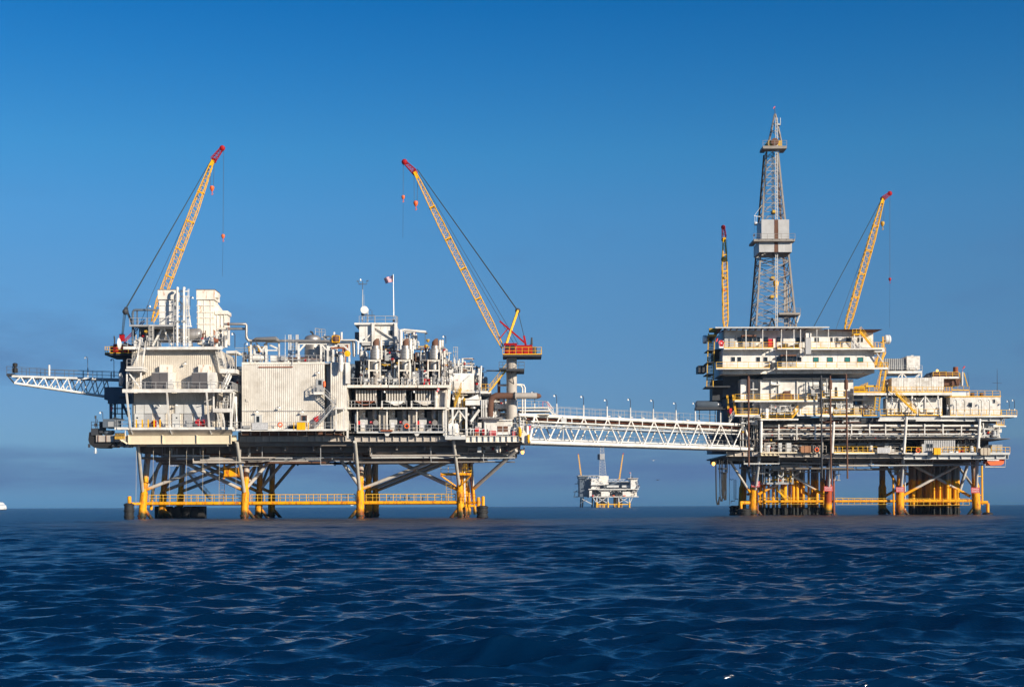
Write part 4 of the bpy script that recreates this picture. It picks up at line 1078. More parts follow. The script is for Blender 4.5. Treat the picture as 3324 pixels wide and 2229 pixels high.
t=thing('pump_lattice','small steel lattice with paired upright vents on the ivory roof','steel frame',v.P(830,520,5))
for x in (775,800,870,890):part('column',G().bar(v.P(x,180,5),v.P(x,510,5),.2),M['pale'],t)
for y in (285,345,425):part('beam',G().bar(v.P(770,y,5),v.P(895,y,5),.18),M['navy'],t)
for x0,y0,x1,y1 in ((780,345,885,290),(780,420,885,350),(785,350,885,425)):part('brace',G().bar(v.P(x0,y0,5),v.P(x1,y1,5),.12),M['navy'],t)
solo('whip_antenna',G().tube(v.P(727,525,1),v.P(729,180,1),.06,.025,6),M['white'],'tall white whip antenna on the ivory roof','antenna')
solo('whip_antenna',G().tube(v.P(824,575,-.3),v.P(830,205,-.3),.05,.025,6),M['pale'],'thin pole antenna fixed to the top of the ivory wall','antenna')
solo('storage_box',G().vb(v,540,448,622,522,2,4),M['white'],'white box under the pipe rack on the ivory roof','box')
pipework(v,205,300,480,530,3,8,14,41,'tangle of pale pipes at the left end of the ivory roof',['white','pale','silver','dirtyellow','rustwhite'])
pipework(v,650,470,1230,530,2,7,16,42,'low grey pipes and machines along the middle of the ivory roof',['grey','dark','pale','silver','brown'],boxes=8)
pipework(v,1180,170,1320,520,5,9,16,43,'upright grey pipes right of the silver domed tank',['galv','navy','grey','white','navy'])
pipework(v,1310,300,1560,540,3,8,20,44,'dense valve manifold with red pipes at the right end of the ivory roof',['white','navy','rusty','galv','white','grey'])
t=thing('valve_platform','yellow railed valve platform on the pipe rack above the ivory roof','platform',v.P(1370,285,2.5))
part('cage',G().path([v.P(1325,195,1.5),v.P(1420,195,1.5)],.07,5).path([v.P(1325,235,1.5),v.P(1420,235,1.5)],.06,5).path([v.P(1325,275,1.5),v.P(1420,275,1.5)],.08,5).path([v.P(1325,190,1.5),v.P(1325,280,1.5)],.07,5).path([v.P(1375,190,1.5),v.P(1375,280,1.5)],.07,5).path([v.P(1418,190,1.5),v.P(1418,280,1.5)],.07,5),M['yellow'],t)
for x in (1350,1445):part('vent',G().tube(v.P(x,250,2.4),v.P(x,148,2.4),.16,n=8),M['white'],t,True)
part('valve_body',G().ball(v.P(1372,238,2),.8,8),M['brown'],t);part('red_header',G().bar(v.P(1310,350,2.3),v.P(1480,350,2.3),.25),M['rusty'],t)
solo('hose_reel',G().lathe(v.P(1518,420,1),[(.1,0),(.5,.05),(.5,.35),(.1,.4)],12,'y'),M['yellow'],'yellow hose reel at the right end of the ivory roof','hose reel')
t=thing('white_silencer','upright white capsule silencer hung at the right corner of the ivory building','silencer',v.P(1438,660,-1));part('body',G().lathe(v.P(1438,655,-1),[(.25,0),(v.m(30),.5),(v.m(31),v.m(180)),(v.m(20),v.m(212)),(.05,v.m(218))],16),M['white'],t,True);part('waist_band',G().lathe(v.P(1438,548,-1),[(v.m(33),-.08),(v.m(33),.08)],16),M['white'],t)
part('bracket',G().bar(v.P(1438,560,-1),v.P(1438,560,.2),.2),M['white'],t)
lamp_post(v.P(208,520,.6),v.m(230),'slim lamp post at the left front corner of the ivory roof',1)
lamp_post(v.P(88,350,3),v.m(190),'slim dark lamp post above the gap left of the ivory building',-1)
v=R6
t=thing('turbine_module','open three floor turbine module with louvred intakes on the left platform','building',v.P(1100,1050,6))
zU,zM_,zL=R5.P(0,1340,0).z,v.P(0,610,0).z,v.P(0,1070,0).z
X0,X1=v.P(165,0,0).x,v.P(2040,0,0).x
part('upper_floor',G().box(X0,X1,242.3,258,zU,zU+.15),M['under'],t)
part('middle_floor',G().box(X0,X1,242.3,258,zM_,zM_+.15),M['under'],t)
part('lower_floor',G().box(X0-1.5,X1,242.3,258,zL-.1,zL+.05),M['under'],t)
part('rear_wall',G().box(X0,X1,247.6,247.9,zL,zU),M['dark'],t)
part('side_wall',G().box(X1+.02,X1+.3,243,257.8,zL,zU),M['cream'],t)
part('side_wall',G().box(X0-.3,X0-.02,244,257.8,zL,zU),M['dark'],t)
for i,x in enumerate((352,916,1478)):part('column',G().bar(v.P(x,630,-.05),v.P(x,1050,-.05),.2),M['rustwhite'],t)
for x in (2035,165):part('corner_column',G().bar(v.P(x,595,-.1),v.P(x,1180,-.1),.3),M['white'],t)
part('corner_column',G().bar(v.P(150,200,-.1),v.P(150,610,-.1),.26),M['white'],t);part('corner_column',G().bar(v.P(2100,250,-.2),v.P(2075,600,-.2),.45),M['rustwhite'],t)
for i,(x0,x1) in enumerate(((310,690),(885,1245),(1438,1806))):
 lb=('left','middle','right')[i]
 tt=thing('intake_louvre',f'{lb} striped louvred air intake box on the middle floor of the turbine module','air intake',v.P((x0+x1)/2,470,1),'louvred air intakes of the turbine module')
 a,b,z0,z1=v.R(x0,265,x1,468,.8)
 part('box',G().box(a,b,243.0,246.5,z0,z1),M['shadegrey'],tt)
 n=7;w=(b-a)/n
 st=unit_box('stripe_panel',M['ivory'],w*.46,.16,z1-z0-.05)
 mu=unit_box('mesh_bar',M['dirtyellow'] if False else M['beam'],w*.05,.08,z1-z0-.1)
 for k in range(n):
  inst('stripe_panel',st,(a+w*(k+.5),242.86,z0+.02),tt)
  if k<n-1:
   for f in (.88,1.12):inst('mesh_bar',mu,(a+w*(k+f),242.92,z0+.04),tt)
 part('edge_post',G().box(b,b+.22,242.7,243.2,z0-.4,z1+.1),M['rustwhite'],tt)
 part('sill',G().box(a-.05,b+.05,242.72,243.1,z0-.16,z0-.002),M['rusty'] if i==0 else M['white'],tt)
 if i:part('hopper',G().vprism(v,[(x0+5,474),(x1,474),(x1-4,492),(x0+240,552),(x0+220,558),(x0+160,556),(x0+60,498),(x0+5,490)],.75,3),M['ivory'] if i==2 else M['white'],tt)
 else:
  for xa,ya,xb,yb in ((350,485,450,545),(650,485,540,545),(450,545,540,545)):part('hopper_brace',G().bar(v.P(xa,ya,.8),v.P(xb,yb,.8),.14),M['rusty'],tt)
q=v.R(1810,265,2070,590,.9);part('end_cladding',G().corr(q[0],q[1],q[2],q[3],242.9,.32,.055),M['ivory'],t)
part('sprinkler_main',G().path([v.P(510,255,.1),v.P(2060,258,.1),v.P(2092,275,.1),v.P(2095,590,.1)],.07,6),M['rusty'],t,True)
part('downpipe',G().tube(v.P(1845,590,.3),v.P(1845,270,.3),.27,n=10),M['ivory'],t,True);part('downpipe_collar',G().lathe(v.P(1845,400,.3),[(.34,-.2),(.34,.2)],10),M['rustwhite'],t)
part('mid_floor_beam',G().vb(v,150,598,2040,628,-.6,-.3),M['rustwhite'],t)
for x in (240,380,620,940,1190,1500,1750):part('under_strut',G().bar(v.P(x,480,1.5),v.P(x,595,1.5),.1),M['pale'],t)
deckslab(v,150,596,820,624,-.9,.3,'rustwhite','left length of the rust stained middle walkway of the turbine module',6)
deckslab(v,832,600,1380,626,-.9,.3,'rustwhite','centre length of the rust stained middle walkway of the turbine module',5)
deckslab(v,1392,600,2040,626,-.9,.3,'rustwhite','right length of the rust stained middle walkway of the turbine module',5)
deckslab(v,340,1052,2030,1080,-.7,.3,'pale','lower walkway of the turbine module',12)
for x in (910,1475):solo('gusset',G().vprism(v,[(x-55,1080),(x+65,1080),(x+28,1135),(x-18,1135)],-.5,-.2),M['white'],f'white pointed gusset under the {"left" if x < 1000 else "right"} column of the turbine module','gusset')
for i,(x0,x1,lb) in enumerate(((165,720,'left'),(830,1290,'middle'),(1400,1830,'right'))):vrail(v,[(x0,598),(x1,598)],-.85,f'grey handrail under the {lb} louvred intake of the turbine module',M['galv'],sp=1.2)
for i,(x0,x1,lb) in enumerate(((365,905,'left'),(930,1470,'middle'),(1495,2020,'right'))):
 vrail(v,[(x0,1052),(x1,1052)],-.65,f'grey handrail of the lower floor in front of the {lb} turbine bay',M['galv'],sp=1.1)
 o=i*560
 tt=thing('exhaust_elbow',f'silver lagged duct elbow coming down in the {lb} turbine bay','duct',v.P(690+o,910,1.5),'silver duct elbows of the turbine bays')
 part('duct',G().lathe(v.P(696+o,810,2),[(v.m(56),0),(v.m(58),v.m(170))],16),M['silver'],tt,True)
 part('elbow',G().path([v.P(696+o,815,2),v.P(698+o,850,1.9),v.P(700+o,880,1.2),v.P(701+o,888,.3)],v.m(52),14),M['silver'],tt,True)
 part('clamp_ring',G().lathe(v.P(696+o,745,2),[(v.m(62),-.15),(v.m(62),.15)],16),M['galv'],tt,True)
 tt=thing('slatted_vent',f'tall horizontal slatted louvre panel on the right side of the {lb} turbine bay','louvre',v.P(835+o,1045,.8),'slatted louvre panels of the turbine bays')
 a,b,z0,z1=v.R(770+o,668,900+o,1045,.8)
 part('louvre_frame',G().box(a-.08,a,242.7,243.2,z0,z1).box(b,b+.08,242.7,243.2,z0,z1).box(a-.08,b+.08,242.7,243.2,z1,z1+.1),M['ivory'],tt)
 part('backing',G().box(a,b,243.1,243.2,z0,z1),M['shadegrey'],tt)
 n=19;sl=unit_box('slat',M['cream'],b-a-.02,.12,(z1-z0)/n*.62)
 for k in range(n):inst('slat',sl,((a+b)/2,242.9,z0+(z1-z0)*k/n+.01),tt)
 q=v.R(385+o,640,500+o,790,2.0);part('inner_cladding',G().corr(q[0],q[1],q[2],q[3],244,.32,.055),M['ivory'],t)
 q=v.R(550+o,670,640+o,1040,3.2);part('inner_door',G().box(q[0],q[1],245.2,245.4,q[2],q[3]),M['grey'],t)
 part('inner_panel',G().vb(v,400+o,792,545+o,1045,2.2,2.5),M['pale'],t)
 wall_lamp(v.P(475+o,725,1.0),f'round lamp at the top left of the {lb} turbine bay',mat=M['lamp'])
 solo('pump_box',G().vb(v,432+o,882,490+o,1000,.6,1.4),M['signwhite'],f'pale box with pink label in the {lb} turbine bay','box')
 solo('equipment_skid',G().vb(v,412+o,975,485+o,1048,.3,1.2),M['cream'],f'cream skid base below the pale box in the {lb} turbine bay','base')
 solo('red_valve',G().tube(v.P(595+o,882,1.2),v.P(655+o,888,1.2),.22,n=8),M['pink'],f'short red valve pipe left of the duct elbow in the {lb} turbine bay','valve')
 pipework(v,560+o,910,760+o,1045,1.5,3.5,8,60+i,f'small pipes and pumps under the duct elbow of the {lb} turbine bay',['pale','grey','dark','white','brown'],rmin=.04,rmax=.1,vessels=1,boxes=3)
 lamp_post(v.P(815+o,596,-.3),v.m(310),f'lamp post on the middle walkway right of the {lb} louvred intake',1,sleeve=v.m(120)) if i<2 else None
for x,lb in ((380,'left'),(1505,'right')):solo('fire_cabinet',G().vb(v,x-15,850,x+22,920,.1,.5),M['firered'],f'red fire cabinet by the {lb} column on the lower turbine floor','fire cabinet')
vlife(v,1288,948,40,-.95,'orange life ring hanging on the lower rail of the middle turbine bay')
t2=thing('rusty_tube','rust brown roll lying on the lower walkway at the left column of the turbine module','pipe',v.P(910,1050,-1));part('roll',G().tube(v.P(795,1038,-1),v.P(1020,1038,-1),v.m(18),n=10),M['rusty'],t2,True)
solo('dark_door',G().vb(v,300,690,335,1045,.6,.8),M['navy'],'dark door standing open at the left end of the lower turbine floor','door')
vrail(v,[(185,1040),(300,1040)],-.2,'short grey handrail at the dark opening left of the turbine bays',M['galv'],sp=.9)
t2=thing('windsock','small red and white windsock under the upper turbine walkway','windsock',v.P(1860,300,-.9));part('sock',G().tube(v.P(1862,300,-.9),v.P(1895,232,-.9),.14,.2,8),M['pink'],t2,True);part('band',G().tube(v.P(1876,272,-.9),v.P(1884,254,-.9),.19,.205,8),M['flagwhite'],t2,True)
v=R5
deckslab(v,140,1302,830,1345,-.9,.3,'rustwhite','left length of the upper turbine deck edge with rust stains',6)
deckslab(v,845,1304,1330,1345,-.9,.3,'rustwhite','middle length of the upper turbine deck edge with rust stains',5)
deckslab(v,1345,1304,1915,1347,-.9,.3,'rustwhite','right length of the upper turbine deck edge with rust stains',5)
vrail(v,[(185,1302),(845,1302)],-.85,'grey handrail on the left third of the upper turbine deck',M['galv'],sp=1.3)
vrail(v,[(850,1304),(1340,1304)],-.85,'grey handrail on the middle third of the upper turbine deck',M['galv'],sp=1.3)
vrail(v,[(1345,1304),(1880,1304),(1920,1330)],[-.85,-.85,1.5],'grey handrail on the right third of the upper turbine deck',M['galv'],sp=1.2)
for i in range(3):
 lb=('left','middle','right')[i];o=i*505-(0 if i<2 else 8)
 t=thing('turbine_stack',f'{lb} silver turbine exhaust stack with rusty slanted mouth','exhaust stack',v.P(630+o,1200,3),'turbine exhaust stacks')
 c=v.P(630+o,872,3)
 part('silencer',G().lathe(c,[(v.m(93),0),(v.m(93),v.m(172)),(v.m(66),v.m(182)),(v.m(66),v.m(236))],24),M['silver'],t,True)
 for k in range(3):part('seam_band',G().lathe(c+UP*v.m(40+50*k),[(v.m(94.5),-.05),(v.m(94.5),.05)],24),M['galv'],t,True)
 g=G();n=20;r=v.m(55);base=c+UP*v.m(234)
 for k in range(n):
  an=2*math.pi*k/n;x,y=r*math.cos(an),r*math.sin(an)
  h=v.m(122) if x<=0 else v.m(122)-max(0,x/r)**1.5*v.m(0)
  g.v.append((base.x+x,base.y+y,base.z))
 for k in range(n):
  an=2*math.pi*k/n;x,y=r*math.cos(an),r*math.sin(an)
  f=(x/r+1)/2
  g.v.append((base.x+x,base.y+y,base.z+v.m(60)+v.m(64)*math.sin(math.pi/2*min(1,f*1.25))))
 for k in range(n):g.f.append((k,(k+1)%n,n+(k+1)%n,n+k))
 cc=len(g.v);g.v.append((base.x,base.y,base.z+v.m(70)))
 for k in range(n):g.f.append((n+k,n+(k+1)%n,cc))
 part('rusty_mouth',g,M['brown'],t,True)
 part('rear_pipe',G().tube(v.P(712+o,870,4.5),v.P(712+o,545,4.5),v.m(26),n=12),M['rustwhite'] if i!=1 else M['white'],t,True)
 part('lower_drum',G().lathe(v.P(612+o,1045,3.2),[(v.m(84),0),(v.m(84),v.m(160))],20),M['silver'],t,True)
 part('lower_neck',G().lathe(v.P(630+o,1135,3.2),[(v.m(50),0),(v.m(56),v.m(50)),(v.m(52),v.m(95))],18),M['silver'],t,True)
 part('inlet_elbow',G().path([v.P(630+o,1290,3),v.P(630+o,1180,3),v.P(632+o,1120,2.6)],v.m(52),14),M['beam'] if i<2 else M['galv'],t,True)
 t=thing('stack_frame',f'white steel frame standing round the {lb} turbine stack','steel frame',v.P(605+o,1300,2),'white frames of the turbine stacks')
 for x in (512,700):
  for d in (1.2,5):part('column',G().bar(v.P(x+o,872,d),v.P(x+o,1300,d),.2),M['rustwhite'],t)
 for y in (888,1057):part('beam',G().bar(v.P(512+o,y,1.2),v.P(700+o,y,1.2),.21),M['rustwhite'],t)
 for x in (512,700):part('side_beam',G().bar(v.P(x+o,888,1.2),v.P(x+o,888,5),.2),M['rustwhite'],t)
 for j,(x,mt) in enumerate((((480,'white'),(692,'white')),((970,'white'),(1215,'pale')),((1490,'firered'),(1718,'pale')))[i]):
  nm=('left','right')[j]
  tt=thing('valve_box',f'{"red" if mt == "firered" else "pale grey" if mt == "pale" else "white"} splay legged box {nm} of the foot of the {lb} turbine stack','box',v.P(x,1298,.2))
  w=44 if j==0 else 42;part('box',G().vb(v,x-w,1200,x+w,1245,0,.8),M[mt],tt)
  for s in (-1,1):part('leg',G().bar(v.P(x+s*w*.7,1245,.2),v.P(x+s*w*1.1,1298,.2),.18),M[mt if mt!='white' else 'pale'],tt)
 for x in (565+o,798+o):solo('bollard_post',G().tube(v.P(x,1300,-.6),v.P(x,1170,-.6),.13,n=8),M['rustwhite'],f'stained post on the deck edge {"left" if x < 700+o else "right"} of the {lb} turbine stack foot','post')
 pipework(v,370+o,860,520+o,1290,1.5,5,13,70+i,f'grey pipe bundle left of the {lb} turbine stack',['grey','silver','pale','navy','brown','galv'])
 pipework(v,700+o,900,880+o,1290,1.5,5,13,80+i,f'grey pipe bundle right of the {lb} turbine stack',['grey','silver','white','navy','dirtyellow','galv'])
 solo('shade_dark_plenum',G().vb(v,270+o,890,760+o,1300,6.2,12),M['dark'],f'plenum box coloured as dark shade behind the {lb} turbine stack','plenum')  # dark colour stands in for the shade behind the stacks
part_t=thing('header_pipe','rusty header beam running behind all three turbine stacks','pipe',v.P(1100,880,5.5));part('pipe',G().bar(v.P(420,880,5.3),v.P(1760,880,5.3),.22),M['brown'],part_t)
solo('walkway_band',G().vb(v,720,718,1050,870,8.5,9.5),M['grey'],'grey panelled walkway behind the gap between left and middle turbine stacks','walkway')
solo('roof_panel',G().vprism(v,[(1215,770),(1380,765),(1380,800),(1300,870),(1215,870)],7,9),M['navy'],'dark blue roof panel between middle and right turbine stacks','panel')
vessel(v.P(230,1290,5),v.P(230,960,5),v.m(48,5),M['navy'],'blue_tank','dark blue upright tank at the left end of the upper turbine deck',dome=.3)
vessel(v.P(1285,1290,7),v.P(1285,900,7),v.m(52,7),M['pale'],'grey_tank','pale upright tank between the middle and right turbine stacks',dome=.3)
pipework(v,360,640,570,900,4,8,16,90,'bent pipes under the white control house left of the left stack',['beam','pale','navy','white','grey'])
pipework(v,730,690,1080,900,4,8,20,91,'manifold of grey pipes between left and middle turbine stacks',['beam','pale','galv','white','brown','navy'])
pipework(v,1230,640,1560,900,4,8,20,92,'manifold of pipes between middle and right turbine stacks',['dirtyellow','pale','galv','white','brown','navy'])
pipework(v,1720,700,1930,1300,1,6,26,93,'tall white and grey pipes right of the right turbine stack',['white','pale','galv','white','rustwhite','silver'])
pipework(v,1010,400,1360,700,6,10,26,94,'white pipe cluster right of the control house',['white','white','pale','galv','white'])
t=thing('pipe_goose_neck','grey goose neck duct right of the right turbine stack','duct',v.P(1830,830,3));part('duct',G().path([v.P(1725,690,3),v.P(1790,680,3),v.P(1825,710,3),v.P(1832,810,3)],v.m(22),12),M['silver'],t,True)
vessel(v.P(1755,680,5),v.P(1755,545,5),v.m(28,5),M['silver'],'small_silencer','small silver silencer with cowl behind the right turbine stack',dome=.5)
lamp_post(v.P(1815,600,5),v.m(130),'thin lamp post over the right turbine stack',-1)
t=thing('ladder_cage_tower','caged grey ladder tower at the right end of the upper turbine deck','ladder',v.P(1980,1110,2))
for x in (1945,1985,2015):part('stile',G().bar(v.P(x,655,2),v.P(x,1105,2),.09),M['galv'],t)
for k in range(6):part('hoop',G().bar(v.P(1940,660+k*80,1.6),v.P(2018,660+k*80,1.6),.08),M['galv'],t)
d=9
t=thing('control_house','white panelled control house standing above the turbine stacks','building',v.P(670,600,d+3))
a,b,z0,z1=v.R(342,280,945,600,d)
part('wall_core',G().box(a+.05,b-.05,v.Y+d+.06,v.Y+d+8,z0,z1),M['white'],t)
xs=(342,448,552,608,705,830,940);zz=[z0,z0+(z1-z0)*.42,z1]
for x0,x1 in zip(xs,xs[1:]):
 for k in (0,1):
  q0,q1=v.P(x0,0,d).x,v.P(x1,0,d).x
  part('wall_panel',G().box(q0+.025,q1-.025,v.Y+d,v.Y+d+.055,zz[k]+.02,zz[k+1]-.02),M['white'],t)
part('side_wall',G().box(b-.04,b+.12,v.Y+d,v.Y+d+8,z0-1,z1),M['white'],t)
part('roof_fascia',G().vb(v,262,248,950,278,d-.5,d+8.5),M['white'],t)
for x,y1 in ((580,640),(965,705)):part('column',G().vb(v,x-24,250,x+24,y1,d-.75,d-.1),M['white'],t)
part('floor_beam',G().vb(v,380,566,940,590,d-.55,d+.01),M['white'],t);part('floor_beam',G().vb(v,390,600,935,628,d-.5,d+8),M['pale'],t)
for x0,y0,x1,y1 in ((612,318,935,525),(550,440,445,525),(935,615,790,712)):part('diagonal',G().bar(v.P(x0,y0,d-.3),v.P(x1,y1,d-.3),.24),M['white'],t)
window(t,v,852,382,912,460,d-.02,bars=1)
for x in (385,775):part('post',G().bar(v.P(x,600,d),v.P(x,720,d),.22),M['white'],t)
solo('dark_cabinet',G().vb(v,270,405,340,525,d+1,d+3),M['navy'],'dark square cabinet on the left wall of the control house','cabinet')
vrail(v,[(345,250),(610,250)],d-.4,'grey roof handrail on the left half of the control house',M['galv'],h=v.m(115,d),sp=1.2)
vrail(v,[(615,250),(965,250),(1000,262)],[d-.4,d-.4,d+5],'grey roof handrail on the right half of the control house',M['galv'],h=v.m(115,d),sp=1.6)
W=View(1130,890,9.222,242+d)
t=thing('dish_antenna','round white microwave dish on the control house roof','antenna',W.P(490,1430,1));p=W.P(488,1070,1)
part('drum',G().lathe(p,[(.05,-.32),(W.m(112),-.3),(W.m(120),-.15),(W.m(120),.5),(.3,.6)],24,'y'),M['lamp'],t,True);part('stand',G().tube(W.P(590,1440,1.3),W.P(590,1130,1.3),.09,n=8),M['pale'],t);part('bracket',G().bar(W.P(440,1170,1.5),W.P(440,1230,1.5),.5),M['dark'],t)
t=thing('weather_mast','slim weather mast with wind sensors on the control house roof','mast',W.P(430,1430,2))
part('mast',G().path([W.P(432,1430,2),W.P(437,470,2),W.P(437,300,2),W.P(437,200,2)],.06,6),M['navy'],t);part('mast_sleeve',G().tube(W.P(415,1430,1.9),W.P(437,460,1.9),.07,.05,6),M['pale'],t)
part('crossarm',G().path([W.P(318,210,2),W.P(318,295,2),W.P(560,297,2),W.P(560,200,2)],.055,6),M['navy'],t);part('vane',G().bar(W.P(258,208,2),W.P(320,212,2),.16),M['navy'],t);part('anemometer',G().path([W.P(545,190,2),W.P(560,205,2),W.P(595,195,2)],.06,5).ball(W.P(597,193,2),.1,6),M['navy'],t);part('sensor',G().ball(W.P(372,172,2),.14,8,1.6),M['lamp'],t)
part('guy',G().path([W.P(470,600,2.5),W.P(475,1430,2.5)],.03,4),M['pale'],t)
solo('antenna_rail',G().path([W.P(480,1228,.4),W.P(790,1228,.4),W.P(795,1440,.4)],.07,5).path([W.P(715,1090,.4),W.P(718,1330,.4),W.P(640,1325,.4)],.05,5).path([W.P(655,1068,.4),W.P(680,1068,.4)],.08,5),M['navy'],'dark bent antenna rail right of the white dish','antenna')
t=thing('flagpole','tall white flagpole at the right end of the control house roof','flagpole',W.P(1365,1420,0));part('pole',G().tube(W.P(1367,1430,0),W.P(1350,5,0),.10,.07,8),M['lamp'],t,True);part('base',G().lathe(W.P(1367,1430,0),[(.2,0),(.2,.35)],8),M['dark'],t)
t=thing('flag','red, white and blue striped flag flying left from the white flagpole','flag',W.P(1345,225,0))
def fpt(u,w):
 p=W.P(1343,12,0).lerp(W.P(1065,125,0),u);q=W.P(1347,212,0).lerp(W.P(1120,275,0),u)
 r=p.lerp(q,w);sag=math.sin(u*math.pi)
 return (r.x,r.y+.25*math.sin(u*7+w),r.z+.10*sag*(1-2*abs(w-.5))-.05*sag)
NS=13
for k in range(NS):
 g=G();u0=.42 if k<7 else 0
 n=8
 for s in range(n):
  ua,ub=u0+(1-u0)*s/n,u0+(1-u0)*(s+1)/n
  g.add([fpt(ua,k/NS),fpt(ub,k/NS),fpt(ub,(k+1)/NS),fpt(ua,(k+1)/NS)],[(0,1,2,3)])
 part('stripe',g,M['flagred' if k%2==0 else 'flagwhite'],t)
g=G()
for s in range(4):
 for j in range(3):
  ua,ub,wa,wb=.42*s/4,.42*(s+1)/4,7/13*j/3,7/13*(j+1)/3
  g.add([fpt(ua,wa),fpt(ub,wa),fpt(ub,wb),fpt(ua,wb)],[(0,1,2,3)])
cant=part('canton',g,M['flagblue'],t);g=G()
for j in range(4):
 for s in range(5):
  p=fpt(.42*(s+.5)/5,7/13*(j+.5)/4);g.add([(p[0]-.03,p[1]-.03,p[2]),(p[0],p[1]-.03,p[2]-.03),(p[0]+.03,p[1]-.03,p[2]),(p[0],p[1]-.03,p[2]+.03)],[(0,1,2,3)])
part('star',g,M['flagwhite'],cant,stuff=True)
t=thing('jib_hoist','white swinging jib hoist right of the control house','hoist',v.P(1090,700,6));part('post',G().tube(v.P(1050,700,6),v.P(1050,375,6),.3,n=10),M['white'],t,True);part('arm',G().path([v.P(1030,385,6),v.P(1110,370,6),v.P(1480,405,6)],.22,8),M['white'],t,True);part('brace',G().bar(v.P(1110,440,6),v.P(1300,392,6),.12),M['pale'],t);part('tackle',G().tube(v.P(1465,410,6),v.P(1463,600,6),.06,n=5).ball(v.P(1488,425,6),.2,6),M['navy'],t)
for i,(x,y) in enumerate(((1510,580),(1480,670))):solo('floodlight',G().lathe(v.P(x,y,3),[(.1,0),(.3,.3),(.3,.5)],8),M['dirtyellow'],f'{("upper","lower")[i]} floodlight on a post between middle and right turbine stacks','floodlight')
v=R7
zc=v.P(0,1362,0).z
slab('corner_deck','white edged deck of the open process corner at the right end of left platform',v.P(235,0,-.3).x,v.P(775,0,-.3).x,241.7,262,zc-.15,zc,'pale')
slab('upper_process_deck','upper process deck at the right end of left platform',v.P(100,0,2).x,v.P(480,0,2).x,244,260,v.P(0,925,2).z,v.P(0,905,2).z,'white')
frame_grid(v,[5,92,232],[1082,1360],.0,5,.32,M['white'],'white open frame with crossed braces right of the turbine module',diag=((95,1200,155,1100),(155,1100,225,1190)))
frame_grid(v,[100,195,300,372],[735,905,990],3,9,.34,M['white'],'white upper frame right of the turbine stacks')
for x0,y0,x1,y1,d,mt,lb in ((105,738,185,890,2.6,'white','white blank panel with a small mark right of the turbine stacks'),(198,740,300,895,2.8,'white','white panel with diagonal brace right of the turbine stacks')):
 t=thing('wall_panel_box',lb,'panel',v.P((x0+x1)/2,y1,d));part('face',G().vb(v,x0,y0,x1,y1,d,d+2.5),M[mt],t)
 if x0<150:part('mark',G().vb(v,125,785,130,803,d-.02,d),M['signred'],t);part('mark',G().vb(v,140,785,145,803,d-.02,d),M['signred'],t)
 else:part('brace',G().bar(v.P(205,800,d-.1),v.P(270,745,d-.1),.15),M['pale'],t)
t=thing('white_beam_box','big white box beam in the middle of the process corner','beam',v.P(300,1050,1));part('beam',G().vb(v,222,998,465,1048,.5,4),M['white'],t);part('slope',G().vprism(v,[(230,990),(350,938),(365,990)],1,3),M['white'],t)
for x in (382,402,425,450):part('rib',G().vb(v,x,995,x+12,1170,.3,.6),M['white'],t)
for x0,y0,x1,y1 in ((435,1050,540,1165),(365,1095,280,1215)):part('brace',G().bar(v.P(x0,y0,.6),v.P(x1,y1,.6),.38),M['white'],t)
t=thing('control_cabin','white cabin with rusty window at the right front corner of the left platform','cabin',v.P(540,1360,2))
part('walls',G().vb(v,405,1207,688,1350,1.2,5),M['white'],t);part('roof',G().vb(v,395,1195,700,1207,.9,5.3),M['white'],t)
part('rusty_window',G().vb(v,548,1262,600,1318,1.12,1.2),M['brown'],t);part('rusty_window',G().vb(v,610,1262,655,1318,1.12,1.2),M['brown'],t)
for x0,x1 in ((440,475),(480,510)):part('door',G().vb(v,x0,1250,x1,1350,1.13,1.2),M['white'],t)
part('crate_mark',G().vb(v,468,1308,535,1358,.9,1.1),M['signred'],t)
solo('red_tool_chest',G().vb(v,320,1282,362,1330,.4,1.2).vb(v,325,1335,358,1360,.5,1.1),M['firered'],'red chest behind the rail of the process corner','chest')
solo('brown_crate',G().vb(v,318,1335,360,1362,-.1,.35),M['browncover'],'brown crate below the red chest of the process corner','crate')
t=thing('red_drum_reel','pair of red reels beside the white cabin of the process corner','reel',v.P(400,1360,0));part('reel',G().lathe(v.P(392,1325,.2),[(.1,0),(.5,.03),(.5,.4),(.1,.45)],12,'x'),M['firered'],t,True);part('reel',G().lathe(v.P(438,1325,.2),[(.1,0),(.55,.03),(.55,.2),(.1,.25)],12,'x'),M['dark'],t,True)
t=thing('white_hut','round topped white hut at the left of the process corner','hut',v.P(100,1350,0));part('body',G().vb(v,48,1235,118,1350,-.4,2),M['white'],t);part('barrel',G().lathe(v.P(128,1350,.6),[(v.m(25),0),(v.m(25),v.m(100)),(v.m(15),v.m(116)),(.02,v.m(118))],14),M['white'],t,True);part('dark_strip',G().vb(v,88,1262,97,1350,-.45,-.4),M['navy'],t)
deckslab(v,15,1366,225,1398,-1.0,.4,'pale','pale blue green walkway deck left of the process corner',5)
vrail(v,[(20,1366),(225,1366)],-.95,'grey handrail in front of the round topped white hut',M['galv'],sp=1.0)
vrail(v,[(245,1360),(540,1360)],-.5,'grey handrail before the red chest and reels of the process corner',M['white'],sp=1.0)
vrail(v,[(545,1362),(770,1362)],-.5,'grey handrail before the rusty window of the white cabin',M['galv'],sp=1.0)
solo('signal_board',G().vb(v,700,1315,745,1358,-.2,0),M['signred'],'faded red board on the rail at the far right corner of left platform','board')
